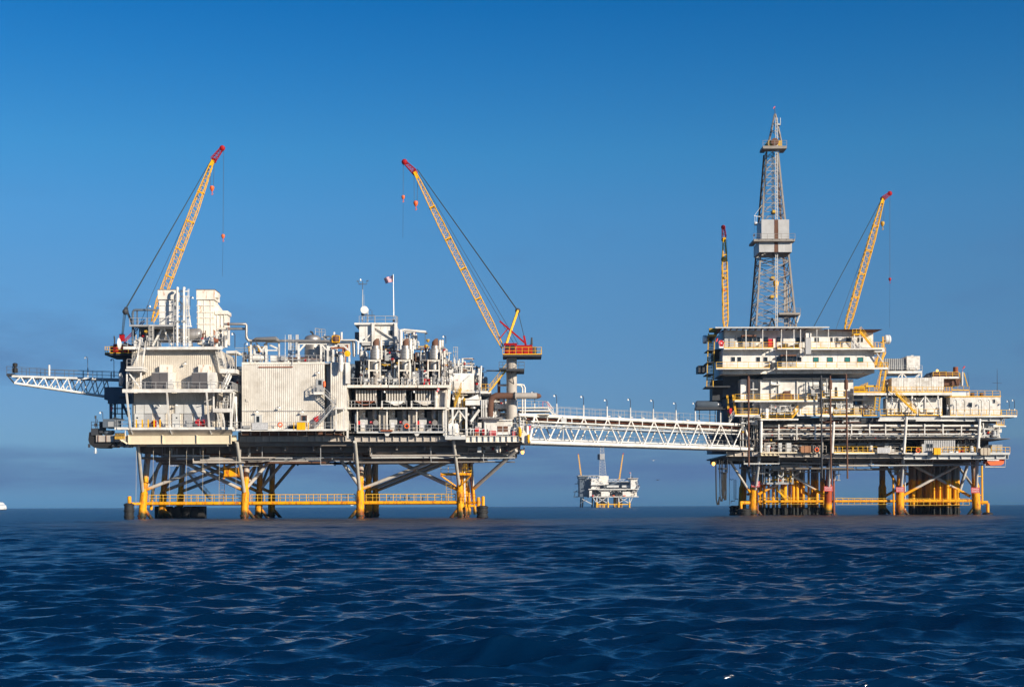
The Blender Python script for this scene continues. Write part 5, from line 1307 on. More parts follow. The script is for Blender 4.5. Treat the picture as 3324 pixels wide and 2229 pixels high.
for x,y,dx in ((778,1330,16),(864,1390,12)):
 t=thing('float_roll',f'yellow orange float bag hanging {"left" if x < 800 else "right"} at the bridge end of left platform','float',v.P(x,y+45,-.6));part('bag',G().lathe(v.P(x,y+44,-.6),[(.1,0),(v.m(dx),.3),(v.m(dx+1),v.m(70)),(.15,v.m(88))],10),M['yellow'],t,True);part('strap',G().lathe(v.P(x,y+10,-.6),[(v.m(dx+2),-.06),(v.m(dx+2),.06)],10),M['dirtyellow'],t)
solo('tarp_screen',G().vprism(v,[(812,1290),(850,1345),(850,1440),(800,1430),(795,1360)],-.2,.1),M['rustwhite'],'stained canvas screen at the bridge landing of left platform','screen')
t=thing('flag_rag','bright pink rag tied at the left end of the bridge','rag',v.P(876,1310,-.6));part('rag',G().vprism(v,[(866,1258),(890,1258),(884,1285),(878,1312),(870,1290)],-.7,-.62),M['pink'],t)
pipework(v,20,560,110,905,2,6,22,101,'vertical white pipes just right of the turbine stacks',['white','white','pale','rustwhite','silver'])
pipework(v,110,570,330,740,3,8,34,102,'white pipe maze on top of the process frames',['white','white','pale','navy','rustwhite','brown'])
pipework(v,300,640,440,905,4,9,26,103,'tall white and navy pipes left of the crane stair',['white','rustwhite','navy','white','galv'])
pipework(v,100,905,380,1085,1.5,6,26,104,'rust and white pipes under the upper process deck',['white','rustwhite','dirtyellow','rustwhite','brown','white'])
pipework(v,10,1085,235,1350,.8,5,22,105,'pipes and valves inside the white braced frame',['white','dirtyellow','rustwhite','pale','brown','dark'])
pipework(v,235,1050,420,1350,1.0,5,34,106,'dark machinery and pipes left of the white cabin',['dark','dark','white','grey','navy','pale'],boxes=6)
pipework(v,450,990,700,1200,3.5,8,26,107,'white pipes above the white cabin behind the big duct',['white','white','pale','rustwhite'])
pipework(v,690,1150,850,1420,.3,5,34,108,'dense white pipes and hoses at the bridge landing of left platform',['white','white','rustwhite','pale','dirtyellow','navy'],rmax=.13)
pipework(v,240,1430,820,1530,1.5,7,22,109,'pipe runs hanging under the right corner deck of left platform',['beam','brown','pale','grey','rustwhite'],boxes=2,vessels=0)
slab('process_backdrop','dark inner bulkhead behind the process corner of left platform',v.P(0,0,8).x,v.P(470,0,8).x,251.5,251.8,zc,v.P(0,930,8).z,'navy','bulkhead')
ladder(v.P(150,1075,.8),v.P(145,870,.8),XR,.95,'rusty yellow ladder stair right of the turbine module',M['dirtyellow'])
stairs(v.P(110,1070,1.0),v.P(180,880,1.0),(0,1,0),.8,'yellow zig zag stair beside the ladder right of the turbine module',M['dirtyellow'])
t=thing('big_duct','large brown and grey lagged duct bending out towards the bridge','duct',v.P(475,1160,1))
part('duct',G().path([v.P(475,1165,.6),v.P(477,1050,.6),v.P(482,1000,.6),v.P(500,970,.6),v.P(535,955,.6),v.P(715,955,.6)],v.m(32),16),M['brown'],t,True)
part('duct_end',G().path([v.P(735,955,.6),v.P(950,955,.6)],v.m(32),16),M['beam'],t,True);part('duct_mouth',G().path([v.P(950,955,.6),v.P(978,955,.6),v.P(990,948,.6)],v.m(30),14,v.m(14)),M['brown'],t,True)
part('flange',G().lathe(v.P(722,955,.6),[(v.m(40),-.15),(v.m(40),.15)],16,'x'),M['dark'],t);part('grey_pipe',G().tube(v.P(355,1182,.2),v.P(600,1182,.2),v.m(11),n=10),M['silver'],t,True)
t=thing('pipe_bend_pair','pair of white pipes bending down behind the crane pedestal','pipe',v.P(820,1190,4))
for x,y in ((802,845),(828,838)):part('pipe',G().path([v.P(560,y+6,4),v.P(x-40,y,4),v.P(x-12,y+8,4),v.P(x,y+34,4),v.P(x,1200,4)],v.m(8),10),M['white'],t,True)
t=thing('red_pole','rust red pole behind the crane stair','pole',v.P(563,1160,5));part('pole',G().tube(v.P(563,1160,5),v.P(563,790,5),.25,n=8),M['rusty'],t,True)
solo('white_tank_box',G().vb(v,520,1035,640,1085,4,7),M['white'],'white box tank behind the large duct','tank')
t=thing('white_standpipe','tall white standpipe left of the crane stair','pipe',v.P(375,980,2));part('pipe',G().path([v.P(372,985,2),v.P(376,800,2),v.P(382,650,2)],v.m(10),10),M['white'],t,True)
t=thing('crane_pedestal','tall dirty grey crane pedestal column at the right end of left platform','crane pedestal',v.P(694,1190,3))
part('column',G().lathe(v.P(694,1200,3),[(v.m(54),0),(v.m(54),v.m(655))],24),M['pedestal'],t,True)
part('platform',G().vb(v,635,678,822,700,-.2,6),M['dark'],t)
for x0,y0,x1,y1 in ((780,702,735,735),(690,710,715,830),(715,835,665,800)):part('brace',G().bar(v.P(x0,y0,.6),v.P(x1,y1,.9),.14),M['dark'],t)
part('platform',G().vb(v,565,670,640,690,.5,4),M['dark'],t)
vrail(v,[(705,678),(822,678),(822,676)],[-.1,-.1,5],'dark handrail on the right of the crane pedestal platform',M['navy'],h=v.m(66),sp=1.0)
vrail(v,[(565,672),(640,672)],.5,'dark handrail on the left of the crane pedestal platform',M['navy'],h=v.m(60),sp=.8)
deckslab(v,375,905,475,930,1,4,'white','white landing at the foot of the crane pedestal stair',3)
vrail(v,[(385,905),(475,905)],1,'yellow handrail at the foot of the crane pedestal stair',M['wood'],sp=.7)
stairs(v.P(462,915,1.4),v.P(640,690,1.4),(0,1,0),1.0,'long yellow railed stair rising to the crane pedestal',M['wood'],M['pale'])
part('catwalk_beam',G().bar(v.P(435,698,3),v.P(565,700,3),.2),M['dark'],t)
C5=View(1280,500,2.306,245)
t=thing('crane','red and yellow lattice crane on the grey pedestal, boom leaning left','crane',v.P(694,545,3))
cabin_parts(t,v,(620,428,742,528),(744,436,905,530),(602,530,998,553),1.0,5.2,1)
base,tip,jib=C5.P(812,1452),C5.P(152,135),C5.P(76,60)
crane_boom(t,base,tip,jib,C5.m(46),M['yellow'],(0,1,0),n=32,lac=.055)
top=C5.P(924,1172)
for s in (-1.0,1.0):part('gantry_leg',G().bar(v.P(640,420,3+s),top+Vector((0,s*.35,0)),.34),M['yellow'],t)
for s in (-1.0,1.0):part('gantry_stay',G().bar(v.P(838,425,3+s),v.P(572,195,3+s*.6),.26),M['red'],t)
for s in (-1.0,1.0):part('gantry_back_leg',G().bar(v.P(655,268,3+s*.7),v.P(575,368,3+s*.7),.16),M['red'],t)
part('back_stay_anchor',G().vprism(v,[(808,342),(828,340),(845,430),(825,432)],2.6,3.6),M['red'],t)
for s in (-.4,0,.4):rope('luffing_rope',t,[top+Vector((0,s,0)),v.P(818,345,3+s)],.05)
part('gantry_sheave',G().ball(top,.45,8),M['dark'],t)
for s in (-.45,.45):rope('pendant',t,[top+Vector((0,s,0)),C5.P(170,112,s)],.075)
rope('hoist_rope',t,[v.P(760,430,3),C5.P(180,150)],.04);rope('hoist_rope',t,[v.P(720,430,3),C5.P(500,740),C5.P(160,128)],.035)
part('exhaust_pipe',G().path([v.P(880,440,3),v.P(897,430,3),v.P(897,362,3)],.14,8),M['dark'],t)
part('counterweight',G().vb(v,928,462,948,526,1.6,4.6),M['dark'],t)
hook_block(C5.P(160,372),C5.P(148,150),'orange main hook block under the head of the left leaning crane boom',.4,topb=C5.P(175,210))
hook_block(C5.P(66,325),C5.P(67,75),'small orange ball hook under the jib tip of the left leaning crane boom',.3,two=False,tail=C5.P(64,630))
C4=View(350,440,3.0156,252)
t=thing('crane','red and yellow lattice crane behind the beige module, boom leaning right','crane',R1.P(1700,1140,12))
base,tip,jib=R2.P(600,760,12),C4.P(1030,240),C4.P(1120,125)
crane_boom(t,base,tip,jib,C4.m(66),M['yellow'],(0,1,0),n=24,lac=.055)
x0,x1,z0,z1=R1.R(1535,985,1690,1105,6)
part('engine_house',G().box(x0,x1,246,252,z0,z1),M['red'],t);part('cab',G().vprism(R1,[(1640,1105),(1640,1000),(1690,960),(1790,1005),(1790,1105)],7,11),M['red'],t)
part('engine_grille',G().vb(R1,1495,1012,1534,1100,6.5,11),M['dark'],t)
part('slew_platform',G().vb(R1,1420,1108,1800,1135,5.4,13),M['dark'],t);part('platform_kick_plate',G().vb(R1,1425,1102,1800,1109,5.3,5.4),M['yellow'],t)
g=G()
for y in (1025,1065):g.tube(R1.P(1422,y,5.4),R1.P(1780,y,5.4),.04,n=5)
part('platform_rail',g,M['wood'],t)
for x in (1425,1455,1490,1555,1668,1740):inst('rail_post',unit_post(M['wood'],1.05,.07),R1.P(x,1105,5.4),t)
top=R1.P(1713,520,9)
for a_,b_,w_,mt in (((1713,520),(1795,720),.32,'dark'),((1795,720),(1830,880),.3,'dark'),((1655,855),(1655,950),.75,'red')):part('gantry_leg',G().bar(R1.P(*a_,9),R1.P(*b_,9),w_),M[mt],t)
for y in (0,30):part('gantry_stay',G().bar(R1.P(1675,950+y,9),R1.P(1960,655+y,9),.13),M['red'],t)
for s in (-.5,0,.5):rope('luffing_rope',t,[R1.P(1690+s*30,575,9+s),R1.P(1660+s*20,865,9+s)],.05)
part('gantry_head',G().ball(R1.P(1702,548,9),.55,8).bar(R1.P(1715,490,9),R1.P(1695,560,9),.5),M['dark'],t)
for s in (-.5,.5):rope('pendant',t,[R1.P(1713+s*12,495,9),C4.P(1012,240,s)],.06)
rope('hoist_rope',t,[R1.P(1800,960,9),C4.P(435,1545),C4.P(800,740),C4.P(1000,300)],.04)
part('exhaust_stub',G().path([R1.P(1555,980,8),R1.P(1555,930,8),R1.P(1548,880,8)],.12,7),M['dark'],t)
hook_block(C4.P(1020,520),C4.P(1005,330),'orange hook block under the head of the right leaning crane boom',.4,topb=C4.P(1042,262))
hook_block(C4.P(1128,988),C4.P(1133,135),'small orange ball hook far below the jib tip of the right leaning crane boom',.33,two=False,tail=C4.P(1121,1380))
t=thing('crane_pedestal','crane pedestal column in painted shade navy left of the beige module','crane pedestal',R1.P(1690,1500,9));part('column',G().tube(R1.P(1740,1140,9),R1.P(1740,1700,9),.95,n=16),M['navy'],t,True)  # column coloured navy for the shade it stands in
v=R8
t=thing('shaded_annex','equipment annex in painted shade blue left of the beige module','building',v.P(850,700,7))
part('lower_box',G().vb(v,545,-30,1175,250,8,14),M['navy'],t);part('sill_beam',G().vb(v,625,250,1175,345,7.5,8.6),M['navy'],t)  # navy stands in for the shade thrown by the beige module
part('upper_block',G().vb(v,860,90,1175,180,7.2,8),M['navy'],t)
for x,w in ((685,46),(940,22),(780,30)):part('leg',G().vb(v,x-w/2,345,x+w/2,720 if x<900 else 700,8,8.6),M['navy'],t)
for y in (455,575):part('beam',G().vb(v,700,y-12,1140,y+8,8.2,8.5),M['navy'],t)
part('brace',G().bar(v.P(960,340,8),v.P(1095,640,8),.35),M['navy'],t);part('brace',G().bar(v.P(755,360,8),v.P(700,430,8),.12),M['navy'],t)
part('white_pipe',G().path([v.P(840,345,7.8),v.P(842,560,7.8),v.P(865,572,7.8),v.P(1060,572,7.8)],.06,6),M['navy'],t)  # white pipe given navy, so the shade sits in its colour
t=thing('silencer','upright silencer in painted shade navy with bent exhaust pipe left of the beige module','silencer',R1.P(1665,1566,8))
part('body',G().lathe(R1.P(1668,1560,8),[(R1.m(60),0),(R1.m(60),R1.m(190)),(R1.m(35),R1.m(255)),(R1.m(35),R1.m(345))],16),M['navy'],t,True)  # silencer navy is the annex shade put into colour
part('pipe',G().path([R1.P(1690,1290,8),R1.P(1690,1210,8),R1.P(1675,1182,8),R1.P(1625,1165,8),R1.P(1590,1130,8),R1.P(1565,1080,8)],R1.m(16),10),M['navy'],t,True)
for x,y,r,lb in ((1612,985,80,'upper white dish antenna seen edge on by the left crane house'),(1636,1465,92,'lower white dish antenna seen edge on left of the beige module')):
 t=thing('dish_antenna',lb,'antenna',R1.P(x,y+r,2));c=R1.P(x,y,2);rr=R1.m(r)
 g=G();n=20
 for k in range(n):
  a_=2*math.pi*k/n;g.v.append((c.x+.35*math.cos(a_)*0,c.y+rr*math.cos(a_),c.z+rr*math.sin(a_)))
  g.v.append((c.x+.12,c.y+rr*.96*math.cos(a_),c.z+rr*.96*math.sin(a_)))
 i0=len(g.v);g.v.append((c.x+.42,c.y,c.z));g.v.append((c.x+.5,c.y,c.z))
 for k in range(n):
  k2=(k+1)%n;g.f+=[(2*k,2*k2,i0),(2*k+1,i0+1,2*k2+1),(2*k,2*k+1,2*k2+1,2*k2)]
 part('reflector',g,M['lamp'],t,True);part('mount',G().bar(c+Vector((.4,0,0)),c+Vector((1.4,.3,-.2)),.2),M['navy'],t)
D0,D1=247,252
def bp(px,py,f): return at(px,py,D0+(D1-D0)*f)
t=thing('boom_bridge','long cantilever walkway boom with truss underside reaching out left of the left platform','walkway boom',bp(380,1235,.9))
UL,UR,LL,LR=(38,1217),(392,1228),(46,1243),(345,1286)
def P2(a,b,f,dy=0): return bp(a[0]+(b[0]-a[0])*f,a[1]+(b[1]-a[1])*f+dy,(a[0]+(b[0]-a[0])*f-38)/354)
off=Vector((0,2.6,0))
part('deck_plate',G().add([tuple(P2(UL,UR,0)),tuple(P2(UL,UR,1)),tuple(P2(UL,UR,1)+off),tuple(P2(UL,UR,0)+off)]+[tuple(p-Vector((0,0,.35))) for p in (P2(UL,UR,0),P2(UL,UR,1),P2(UL,UR,1)+off,P2(UL,UR,0)+off)],[(0,1,2,3),(7,6,5,4),(0,4,5,1),(1,5,6,2),(2,6,7,3),(3,7,4,0)]),M['pale'],t)
for o in (Vector((0,0,0)),off):
 part('bottom_chord',G().tube(P2(LL,LR,0)+o,P2(LL,LR,1)+o,.2,n=10),M['white'],t,True)
 n=8
 for k in range(n):
  a_,b_,c_=P2(LL,LR,k/n),P2(UL,UR,(k+.5)/n*.86+.03,4),P2(LL,LR,(k+1)/n)
  part('diagonal',G().bar(a_+o,b_+o,.16),M['white'],t);part('diagonal',G().bar(b_+o,c_+o,.16),M['white'],t)
part('end_post',G().bar(bp(22,1216,0),bp(46,1243,0),.2),M['dark'],t)
part('end_platform',G().add([tuple(bp(21,1212,0)),tuple(bp(40,1212,0)),tuple(bp(40,1212,0)+off),tuple(bp(21,1212,0)+off)]+[tuple(p-Vector((0,0,.35))) for p in (bp(21,1212,0),bp(40,1212,0),bp(40,1212,0)+off,bp(21,1212,0)+off)],[(0,1,2,3),(7,6,5,4),(0,4,5,1),(1,5,6,2),(2,6,7,3),(3,7,4,0)]),M['dark'],t)
rail([bp(22,1213,0),P2(UL,UR,.3,0)],'dark handrail along the outer third of the boom walkway',M['navy'],h=1.25,sp=1.3)
rail([P2(UL,UR,.31),P2(UL,UR,1)],'dark handrail along the inner part of the boom walkway',M['navy'],h=1.15,sp=1.6)
rail([bp(22,1213,0)+off,P2(UL,UR,1)+off],'far side handrail of the boom walkway',M['navy'],h=1.15,sp=2.2)
t=thing('fog_horn','black fog signal lantern standing on the outer end of the boom walkway','fog signal',bp(49,1212,.03))
c=bp(49,1210,.03);part('body',G().lathe(c,[(.3,0),(.32,.8),(.2,.95),(.2,1.05),(.42,1.1),(.42,1.55),(.2,1.65)],10),M['black'],t,True);part('side_pipe',G().path([c+Vector((-.35,0,0)),c+Vector((-.4,0,1.0))],.07,6).path([c+Vector((.4,0,0)),c+Vector((.38,0,.8))],.08,6),M['dark'],t)
solo('white_post',G().lathe(bp(160,1219,.35),[(.16,0),(.16,1.75),(.1,1.8)],8),M['white'],'short white post on the boom walkway','post')
lamp_post(bp(285,1222,.7),3.3,'left of the two lamp posts on the boom walkway',-1,sleeve=1.4,mat=M['navy'])
lamp_post(bp(370,1225,.94),3.1,'right of the two lamp posts on the boom walkway, near the platform',-1,sleeve=1.1,mat=M['navy'])
v=R8
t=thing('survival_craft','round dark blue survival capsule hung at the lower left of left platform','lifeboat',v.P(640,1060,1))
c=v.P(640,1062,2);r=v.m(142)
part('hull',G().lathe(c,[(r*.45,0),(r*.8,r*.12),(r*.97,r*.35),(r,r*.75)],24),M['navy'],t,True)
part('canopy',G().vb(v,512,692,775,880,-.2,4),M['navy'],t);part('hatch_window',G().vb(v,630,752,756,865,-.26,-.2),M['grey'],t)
part('lift_gear',G().path([v.P(735,690,2),v.P(780,665,2),v.P(850,690,2),v.P(1000,712,2)],.12,7),M['dark'],t)
t=thing('davit_deck','beige girder deck carrying the survival capsule','deck',v.P(700,1210,2))
part('deck_girder',G().vb(v,362,1062,1100,1208,.4,5),M['beam'],t)
for x in (400,580,760):part('stiffener',G().vb(v,x,1064,x+14,1206,.25,.4),M['brown'],t)
t=thing('rescue_boat','black hulled boat slung under the lower left corner of left platform','boat',v.P(430,1345,2))
part('hull',G().vprism(v,[(205,990),(250,985),(300,1080),(400,1165),(720,1195),(860,1225),(740,1240),(690,1270),(600,1345),(320,1340),(250,1290),(205,1235),(185,1170)],.8,4),M['black'],t)
part('fender',G().vb(v,178,1255,213,1335,.4,.9),M['dark'],t)
part('propeller_guard',G().torus(v.P(350,1440,1),v.m(38),.03,'y',16,5),M['grey'],t);part('light',G().lathe(v.P(350,1470,1),[(.1,0),(.13,.3),(.13,.7),(.1,.95)],8),M['lamp'],t)
t=thing('boat_mast','small dark mast and gear on the deck left of the survival capsule','mast',v.P(345,1000,1));part('mast',G().path([v.P(350,1000,1),v.P(350,620,1)],.05,6).lathe(v.P(350,680,1),[(.16,0),(.16,.45)],8).path([v.P(385,1020,1),v.P(385,700,1),v.P(360,700,1)],.06,6).box(v.P(320,0,1).x,v.P(365,0,1).x,240.9,241.3,v.P(0,860,1).z,v.P(0,790,1).z),M['dark'],t)
vrail(v,[(255,910),(440,910)],.5,'dark handrail around the gear left of the survival capsule',M['dark'],h=v.m(155),sp=.9)
solo('gear_locker',G().vb(v,432,752,508,1010,.8,3),M['dark'],'dark gear locker left of the survival capsule','locker')
solo('gear_deck',G().vb(v,245,905,400,1060,.6,3.5),M['dark'],'dark deck box at the far left end of left platform','deck')
vrail(v,[(790,880),(1110,880)],-.3,'pale handrail above the yellow caution sign',M['galv'],sp=1.0)
deckslab(v,780,880,1110,935,-.4,2,'white','white edged deck above the yellow caution sign',2)
part('hanger_pole',G().bar(v.P(1025,935,-.4),v.P(1022,1080,-.4),.12),M['white'],thing('sign_hanger','white pole right of the yellow caution sign','pole',v.P(1022,1080,-.4)))
a,b,z0,z1=v.R(785,1008,1012,1145,-.5)
t=thing('caution_sign','yellow caution sign hung below the side deck of the left platform','sign',((a+b)/2,239.5,z0))
part('board',G().box(a,b,239.5,239.56,z0,z1),M['signyellow'],t);zm=z0+(z1-z0)*.49;part('black_band',G().box(a,b,239.46,239.498,zm,z1),M['ink'],t)
lettering(t,['CAUTION'],a,b,zm+.02,z1-.02,239.44,M['signyellow']);lettering(t,['PIPELINES AND CABLES','UNDER THIS AREA'],a,b,z0+.03,zm-.02,239.48,M['ink'])
pipework(R8,760,1210,1230,1340,1,5,10,120,'dark pipes and boxes under the deck left of the first leg',['dark','brown','under','navy'],boxes=6)
lamp_post(v.P(515,690,1),1.1,'small lamp above the gear locker at the lower left',-1)
t=thing('windsock','small pink windsock in the shaded annex left of the beige module','windsock',v.P(712,515,6));part('sock',G().tube(v.P(714,515,6),v.P(716,420,6),.1,.2,8),M['pink'],t,True);part('pole',G().path([v.P(716,520,6),v.P(800,600,6),v.P(815,680,6)],.05,5),M['navy'],t)
BY0,BY1=245.0,290.0
def chord3(a,b):
 p,q=at(*a,BY0),at(*b,BY1)
 def f(px):
  lo,hi=-.3,1.3
  for _ in range(40):
   m_=(lo+hi)/2;r=p.lerp(q,m_)
   if CXP+r.x*FPX/r.y<px:lo=m_
   else:hi=m_
  return p+(q-p)*((lo+hi)/2)
 return f
B6= lambda x:1680+x/2.924
topc=chord3((1685,1346),(2415,1379));botc=chord3((1719,1434.5),(2448,1457.5));midc=chord3((1724,1367),(2402,1398));walkc=chord3((1724,1380),(2402,1409))
t=thing('truss_bridge','long white tubular truss footbridge joining the two platforms','bridge',(topc(2050)+botc(2050))*.5)
bd=(topc(2400)-topc(1690)).normalized();nb=Vector((-bd.y,bd.x,0)).normalized()*4.2
if nb.y<0:nb=-nb
TN=[170,405,632,857,1080,1297,1513,1722,1930,2140];BN=[283,520,745,970,1190,1407,1620,1828,2035]
for side,o in ((0,Vector((0,0,0))),(1,nb)):
 part('top_chord',G().tube(topc(B6(10))+o,topc(B6(2150))+o,.30,n=12),M['white'],t,True)
 part('bottom_chord',G().tube(botc(B6(112))+o,botc(B6(2248))+o,.33,n=12),M['white'],t,True)
 for k,b in enumerate(BN):
  part('diagonal',G().tube(topc(B6(TN[k]))+o,botc(B6(b-6))+o,.13,n=8),M['white'],t,True)
  part('diagonal',G().tube(topc(B6(TN[k+1]))+o,botc(B6(b+6))+o,.13,n=8),M['white'],t,True)
 part('end_strut',G().tube(topc(B6(2140))+o,botc(B6(2245))+o,.26,n=10),M['white'],t,True)
 part('end_strut',G().tube(topc(B6(165))+o,botc(B6(115))+o,.2,n=8),M['white'],t,True)
 part('mid_chord',G().tube(midc(B6(130))+o,midc(B6(2110))+o,.13,n=6),M['white'],t,True)
 part('walk_chord',G().tube(walkc(B6(130))+o,walkc(B6(2110))+o,.12,n=6),M['pale'],t,True)
 for k in range(len(TN)-1):
  x=(TN[k]+TN[k+1])/2;part('hanger',G().bar(topc(B6(x))+o,midc(B6(x))+o,.16),M['white'],t)
for k in range(20):
 x=150+k*103;part('cross_beam',G().bar(midc(B6(x)),midc(B6(x))+nb,.18),M['pale'],t)
 if k%2==0:part('cross_beam',G().bar(botc(B6(x)),botc(B6(x))+nb,.18),M['pale'],t)
for k,(h,r,mt) in enumerate(((-.35,.16,'rusty'),(-.7,.2,'beam'),(-1.05,.12,'white'),(-.5,.14,'brown'),(-.9,.16,'grey'))):
 o=nb*(.2+.15*k)+UP*(h-.15);part('pipe',G().tube(topc(B6(20))+o,topc(B6(2200))+o,r,n=7),M[mt],t,True)
part('upper_walkway',G().add([tuple(topc(B6(x))+o+UP*.32) for x,o in ((20,nb*.05),(2150,nb*.05),(2150,nb*.95),(20,nb*.95))]+[tuple(topc(B6(x))+o+UP*.24) for x,o in ((20,nb*.05),(2150,nb*.05),(2150,nb*.95),(20,nb*.95))],[(0,1,2,3),(7,6,5,4),(0,4,5,1),(1,5,6,2),(2,6,7,3),(3,7,4,0)]),M['brown'],t)
part('lower_walkway',G().add([tuple(botc(B6(x))+o+UP*.5) for x,o in ((110,nb*.1),(2230,nb*.1),(2230,nb*.9),(110,nb*.9))]+[tuple(botc(B6(x))+o+UP*.4) for x,o in ((110,nb*.1),(2230,nb*.1),(2230,nb*.9),(110,nb*.9))],[(0,1,2,3),(7,6,5,4),(0,4,5,1),(1,5,6,2),(2,6,7,3),(3,7,4,0)]),M['galv'],t)
part('large_pipe',G().tube(botc(B6(115))+nb*.35+UP*.55,botc(B6(2150))+nb*.35+UP*.55,.24,n=10),M['pale'],t,True)
rail([topc(B6(360))+nb*.9+UP*.32,topc(B6(1690))+nb*.9+UP*.32],'pale yellow handrail on the far side of the upper bridge walkway',M['galv'],h=1.5,sp=1.6)
rail([topc(B6(360))+nb*.1+UP*.32,topc(B6(1900))+nb*.1+UP*.32],'grey handrail on the near side of the upper bridge walkway',M['galv'],h=1.4,sp=2.0,w=.045)
rail([botc(B6(118))+nb*.85+UP*.5,botc(B6(2220))+nb*.85+UP*.5],'pale handrail of the lower walkway inside the bridge truss',M['galv'],h=1.2,sp=1.5,w=.05)
ORD=['first','second','third','fourth','fifth','sixth','seventh','eighth']
for i,(x,yt) in enumerate(((375,35),(630,45),(853,78),(1075,72),(1292,82),(1507,108),(1690,108),(1930,115))):
 b=topc(B6(x))+UP*.25;hh=at(B6(x),1270+yt/2.924,b.y).z-b.z
 lamp_post(b,hh,f'{ORD[i]} lamp post from the left along the top of the white bridge',-1,sleeve=1.9,group='lamp posts along the bridge')
for i,x in enumerate((405,920,1020,1135,1245,1355,1455,1560,1668,1770)):
 p=topc(B6(x))+UP*.32+nb*.3
 t=thing('seagull',f'{(ORD + ["ninth", "tenth"])[i]} white and grey gull from the left resting on top of the bridge','gull',p,'gulls resting on the bridge')
 part('body',G().lathe(p+Vector((-.26,0,.22)),[(.02,0),(.10,.1),(.14,.26),(.09,.44),(.02,.62)],8,'x'),M['lamp'],t,True)
 part('head',G().ball(p+Vector((-.2,0,.38)),.085,6).tube(p+Vector((-.28,0,.37)),p+Vector((-.36,0,.36)),.025,.008,5),M['lamp'],t,True)
 part('leg',G().bar(p+Vector((0,-.04,0)),p+Vector((0,-.04,.2)),.025),M['yellow'],t)
Lb=View(1680,1270,2.924,247)
slab('bridge_landing','pipe landing with walkway where the bridge meets the left platform',Lb.P(0,0).x,Lb.P(310,0).x,247,251,Lb.P(0,190).z,Lb.P(0,178).z,'white')
for y,lb in ((150,'upper'),(212,'lower')):solo('pipe_beam',G().vb(Lb,0,y,300,y+8,.5,3),M['rustwhite'],f'{lb} stained pipe beam above the left bridge landing','beam')
vrail(Lb,[(0,150),(270,150)],.5,'grey handrail on the landing above the left end of the bridge',M['galv'],h=Lb.m(58),sp=1.2)
stairs(Lb.P(340,222,1),Lb.P(285,150,1),(0,1,0),1.0,'short white stair with pink rail ends down to the bridge top',M['white'])
lamp_post(Lb.P(162,175,1),Lb.m(170),'lamp post on the landing left of the bridge',-1,sleeve=Lb.m(60))
solo('pink_rail_end',G().path([Lb.P(240,150,.6),Lb.P(240,100,.6),Lb.P(275,100,.6),Lb.P(320,160,.6)],.05,5).path([Lb.P(285,148,.6),Lb.P(285,98,.6)],.05,5),M['pink'],'pink painted rail ends at the stair head by the bridge','handrail')
t=thing('camera_stand','stand with lamps and a cage rail inside the left end of the bridge','stand',Lb.P(470,470,4));part('post',G().tube(botc(B6(470))+UP*.5+nb*.2,botc(B6(470))+UP*4.6+nb*.2,.1,n=6),M['pale'],t);part('box',G().box(*(lambda p:(p.x-.4,p.x+.5,p.y-.2,p.y+.3,p.z+3.2,p.z+4.3))(botc(B6(475))+nb*.2)),M['pale'],t)
Q1=View(2250,1030,5.8075,288);Q2=View(2600,1030,5.8075,288);Q3=View(2920,1130,5.406,288);Q4=View(2230,1200,4.977,288)
Q5=View(2660,1200,5.227,288);Q6=View(2300,1440,4.678,296);Q7=View(2760,1440,4.147,296);Q8=View(2400,330,2.09,304);D1=View(2300,600,3.267,304)
M['conduct2']=paint("conductor_paint_with_growth_and_shade",(.7,.38,.01),.45,.3,growth=[(0,(.008,.009,.008)),(1.9,(.85,.37,.0),.5),(7.0,(.27,.24,.21),.25)],rustcol=(.16,.04,.01))  # low black mixes marine growth with the shade under the yellow beam
t=thing('platform_jacket','yellow and rust red legs, braces and conductors carrying the right platform','platform legs',(75,305,0))
LX=[(2443,2452),(2687,2693),(2921,2921),(3171,3160)];RYR=[296,310]
def lr(i,r,z):
 xb,xt=at(LX[i][0],1678,296).x,at(LX[i][1],1470,296).x
 return Vector((xb+(xt-xb)*z/12,RYR[r],z))
for r in range(2):
 for i in range(4):
  mt=M['rustleg'] if (i==1 and r==0) else M['sea_leg']
  lg=part('leg',G().tube(lr(i,r,-4),lr(i,r,12.5),.62,n=16),mt,t,True)
  part('leg_sleeve',G().tube(lr(i,r,-3),lr(i,r,5.6),.82,n=16).tube(lr(i,r,5.6),lr(i,r,6.2),.82,.64,n=16),mt,lg,True)
  part('grout_clamp',G().tube(lr(i,r,.3),lr(i,r,.6),.98,n=16),M['sea_leg'],lg,True)
def brace(p,q,r=.28,mt='sea_brace',name='brace'): return part(name,G().tube(p,q,r,n=12),M[mt],t,True)
for r in range(2):
 o=Vector((0,RYR[r]-296,0))
 brace(Q7.P(700,700)+o,Q7.P(1465,282)+o);brace(Q7.P(830,280,.5)+o,Q7.P(1615,705,.5)+o)
 brace(Q6.P(755,765)+o,Q6.P(1520,355)+o);brace(Q6.P(1290,490)+o,Q6.P(1765,785)+o)
 brace(Q6.P(1280,480)+o,Q6.P(1000,330)+o)
 for a in range(3):brace(lr(a,r,2.75),lr(a+1,r,2.75),.26,'sea_beam','horizontal_beam')
 for i,s in ((0,1),(1,1),(2,1),(3,-1)):brace(lr(i,r,2.0),lr(i,r,-2.2)+Vector((3.4*s,0,0)),.32,'sea_leg','splash_zone_brace')
for i in range(4):brace(lr(i,0,5),lr(i,1,11.5),.26);brace(lr(i,0,2.75),lr(i,1,2.75),.26,'sea_beam','horizontal_beam')
for (v,x0,y0,x1,y1) in ((Q6,772,205,708,690),(Q6,1850,180,1820,700),(Q7,722,130,680,600),(Q7,1712,130,1695,600)):
 part('raked_strut',G().tube(v.P(x0,y0,-7),v.P(x1,y1,-.6),.33,n=12),M['pale'],t,True)
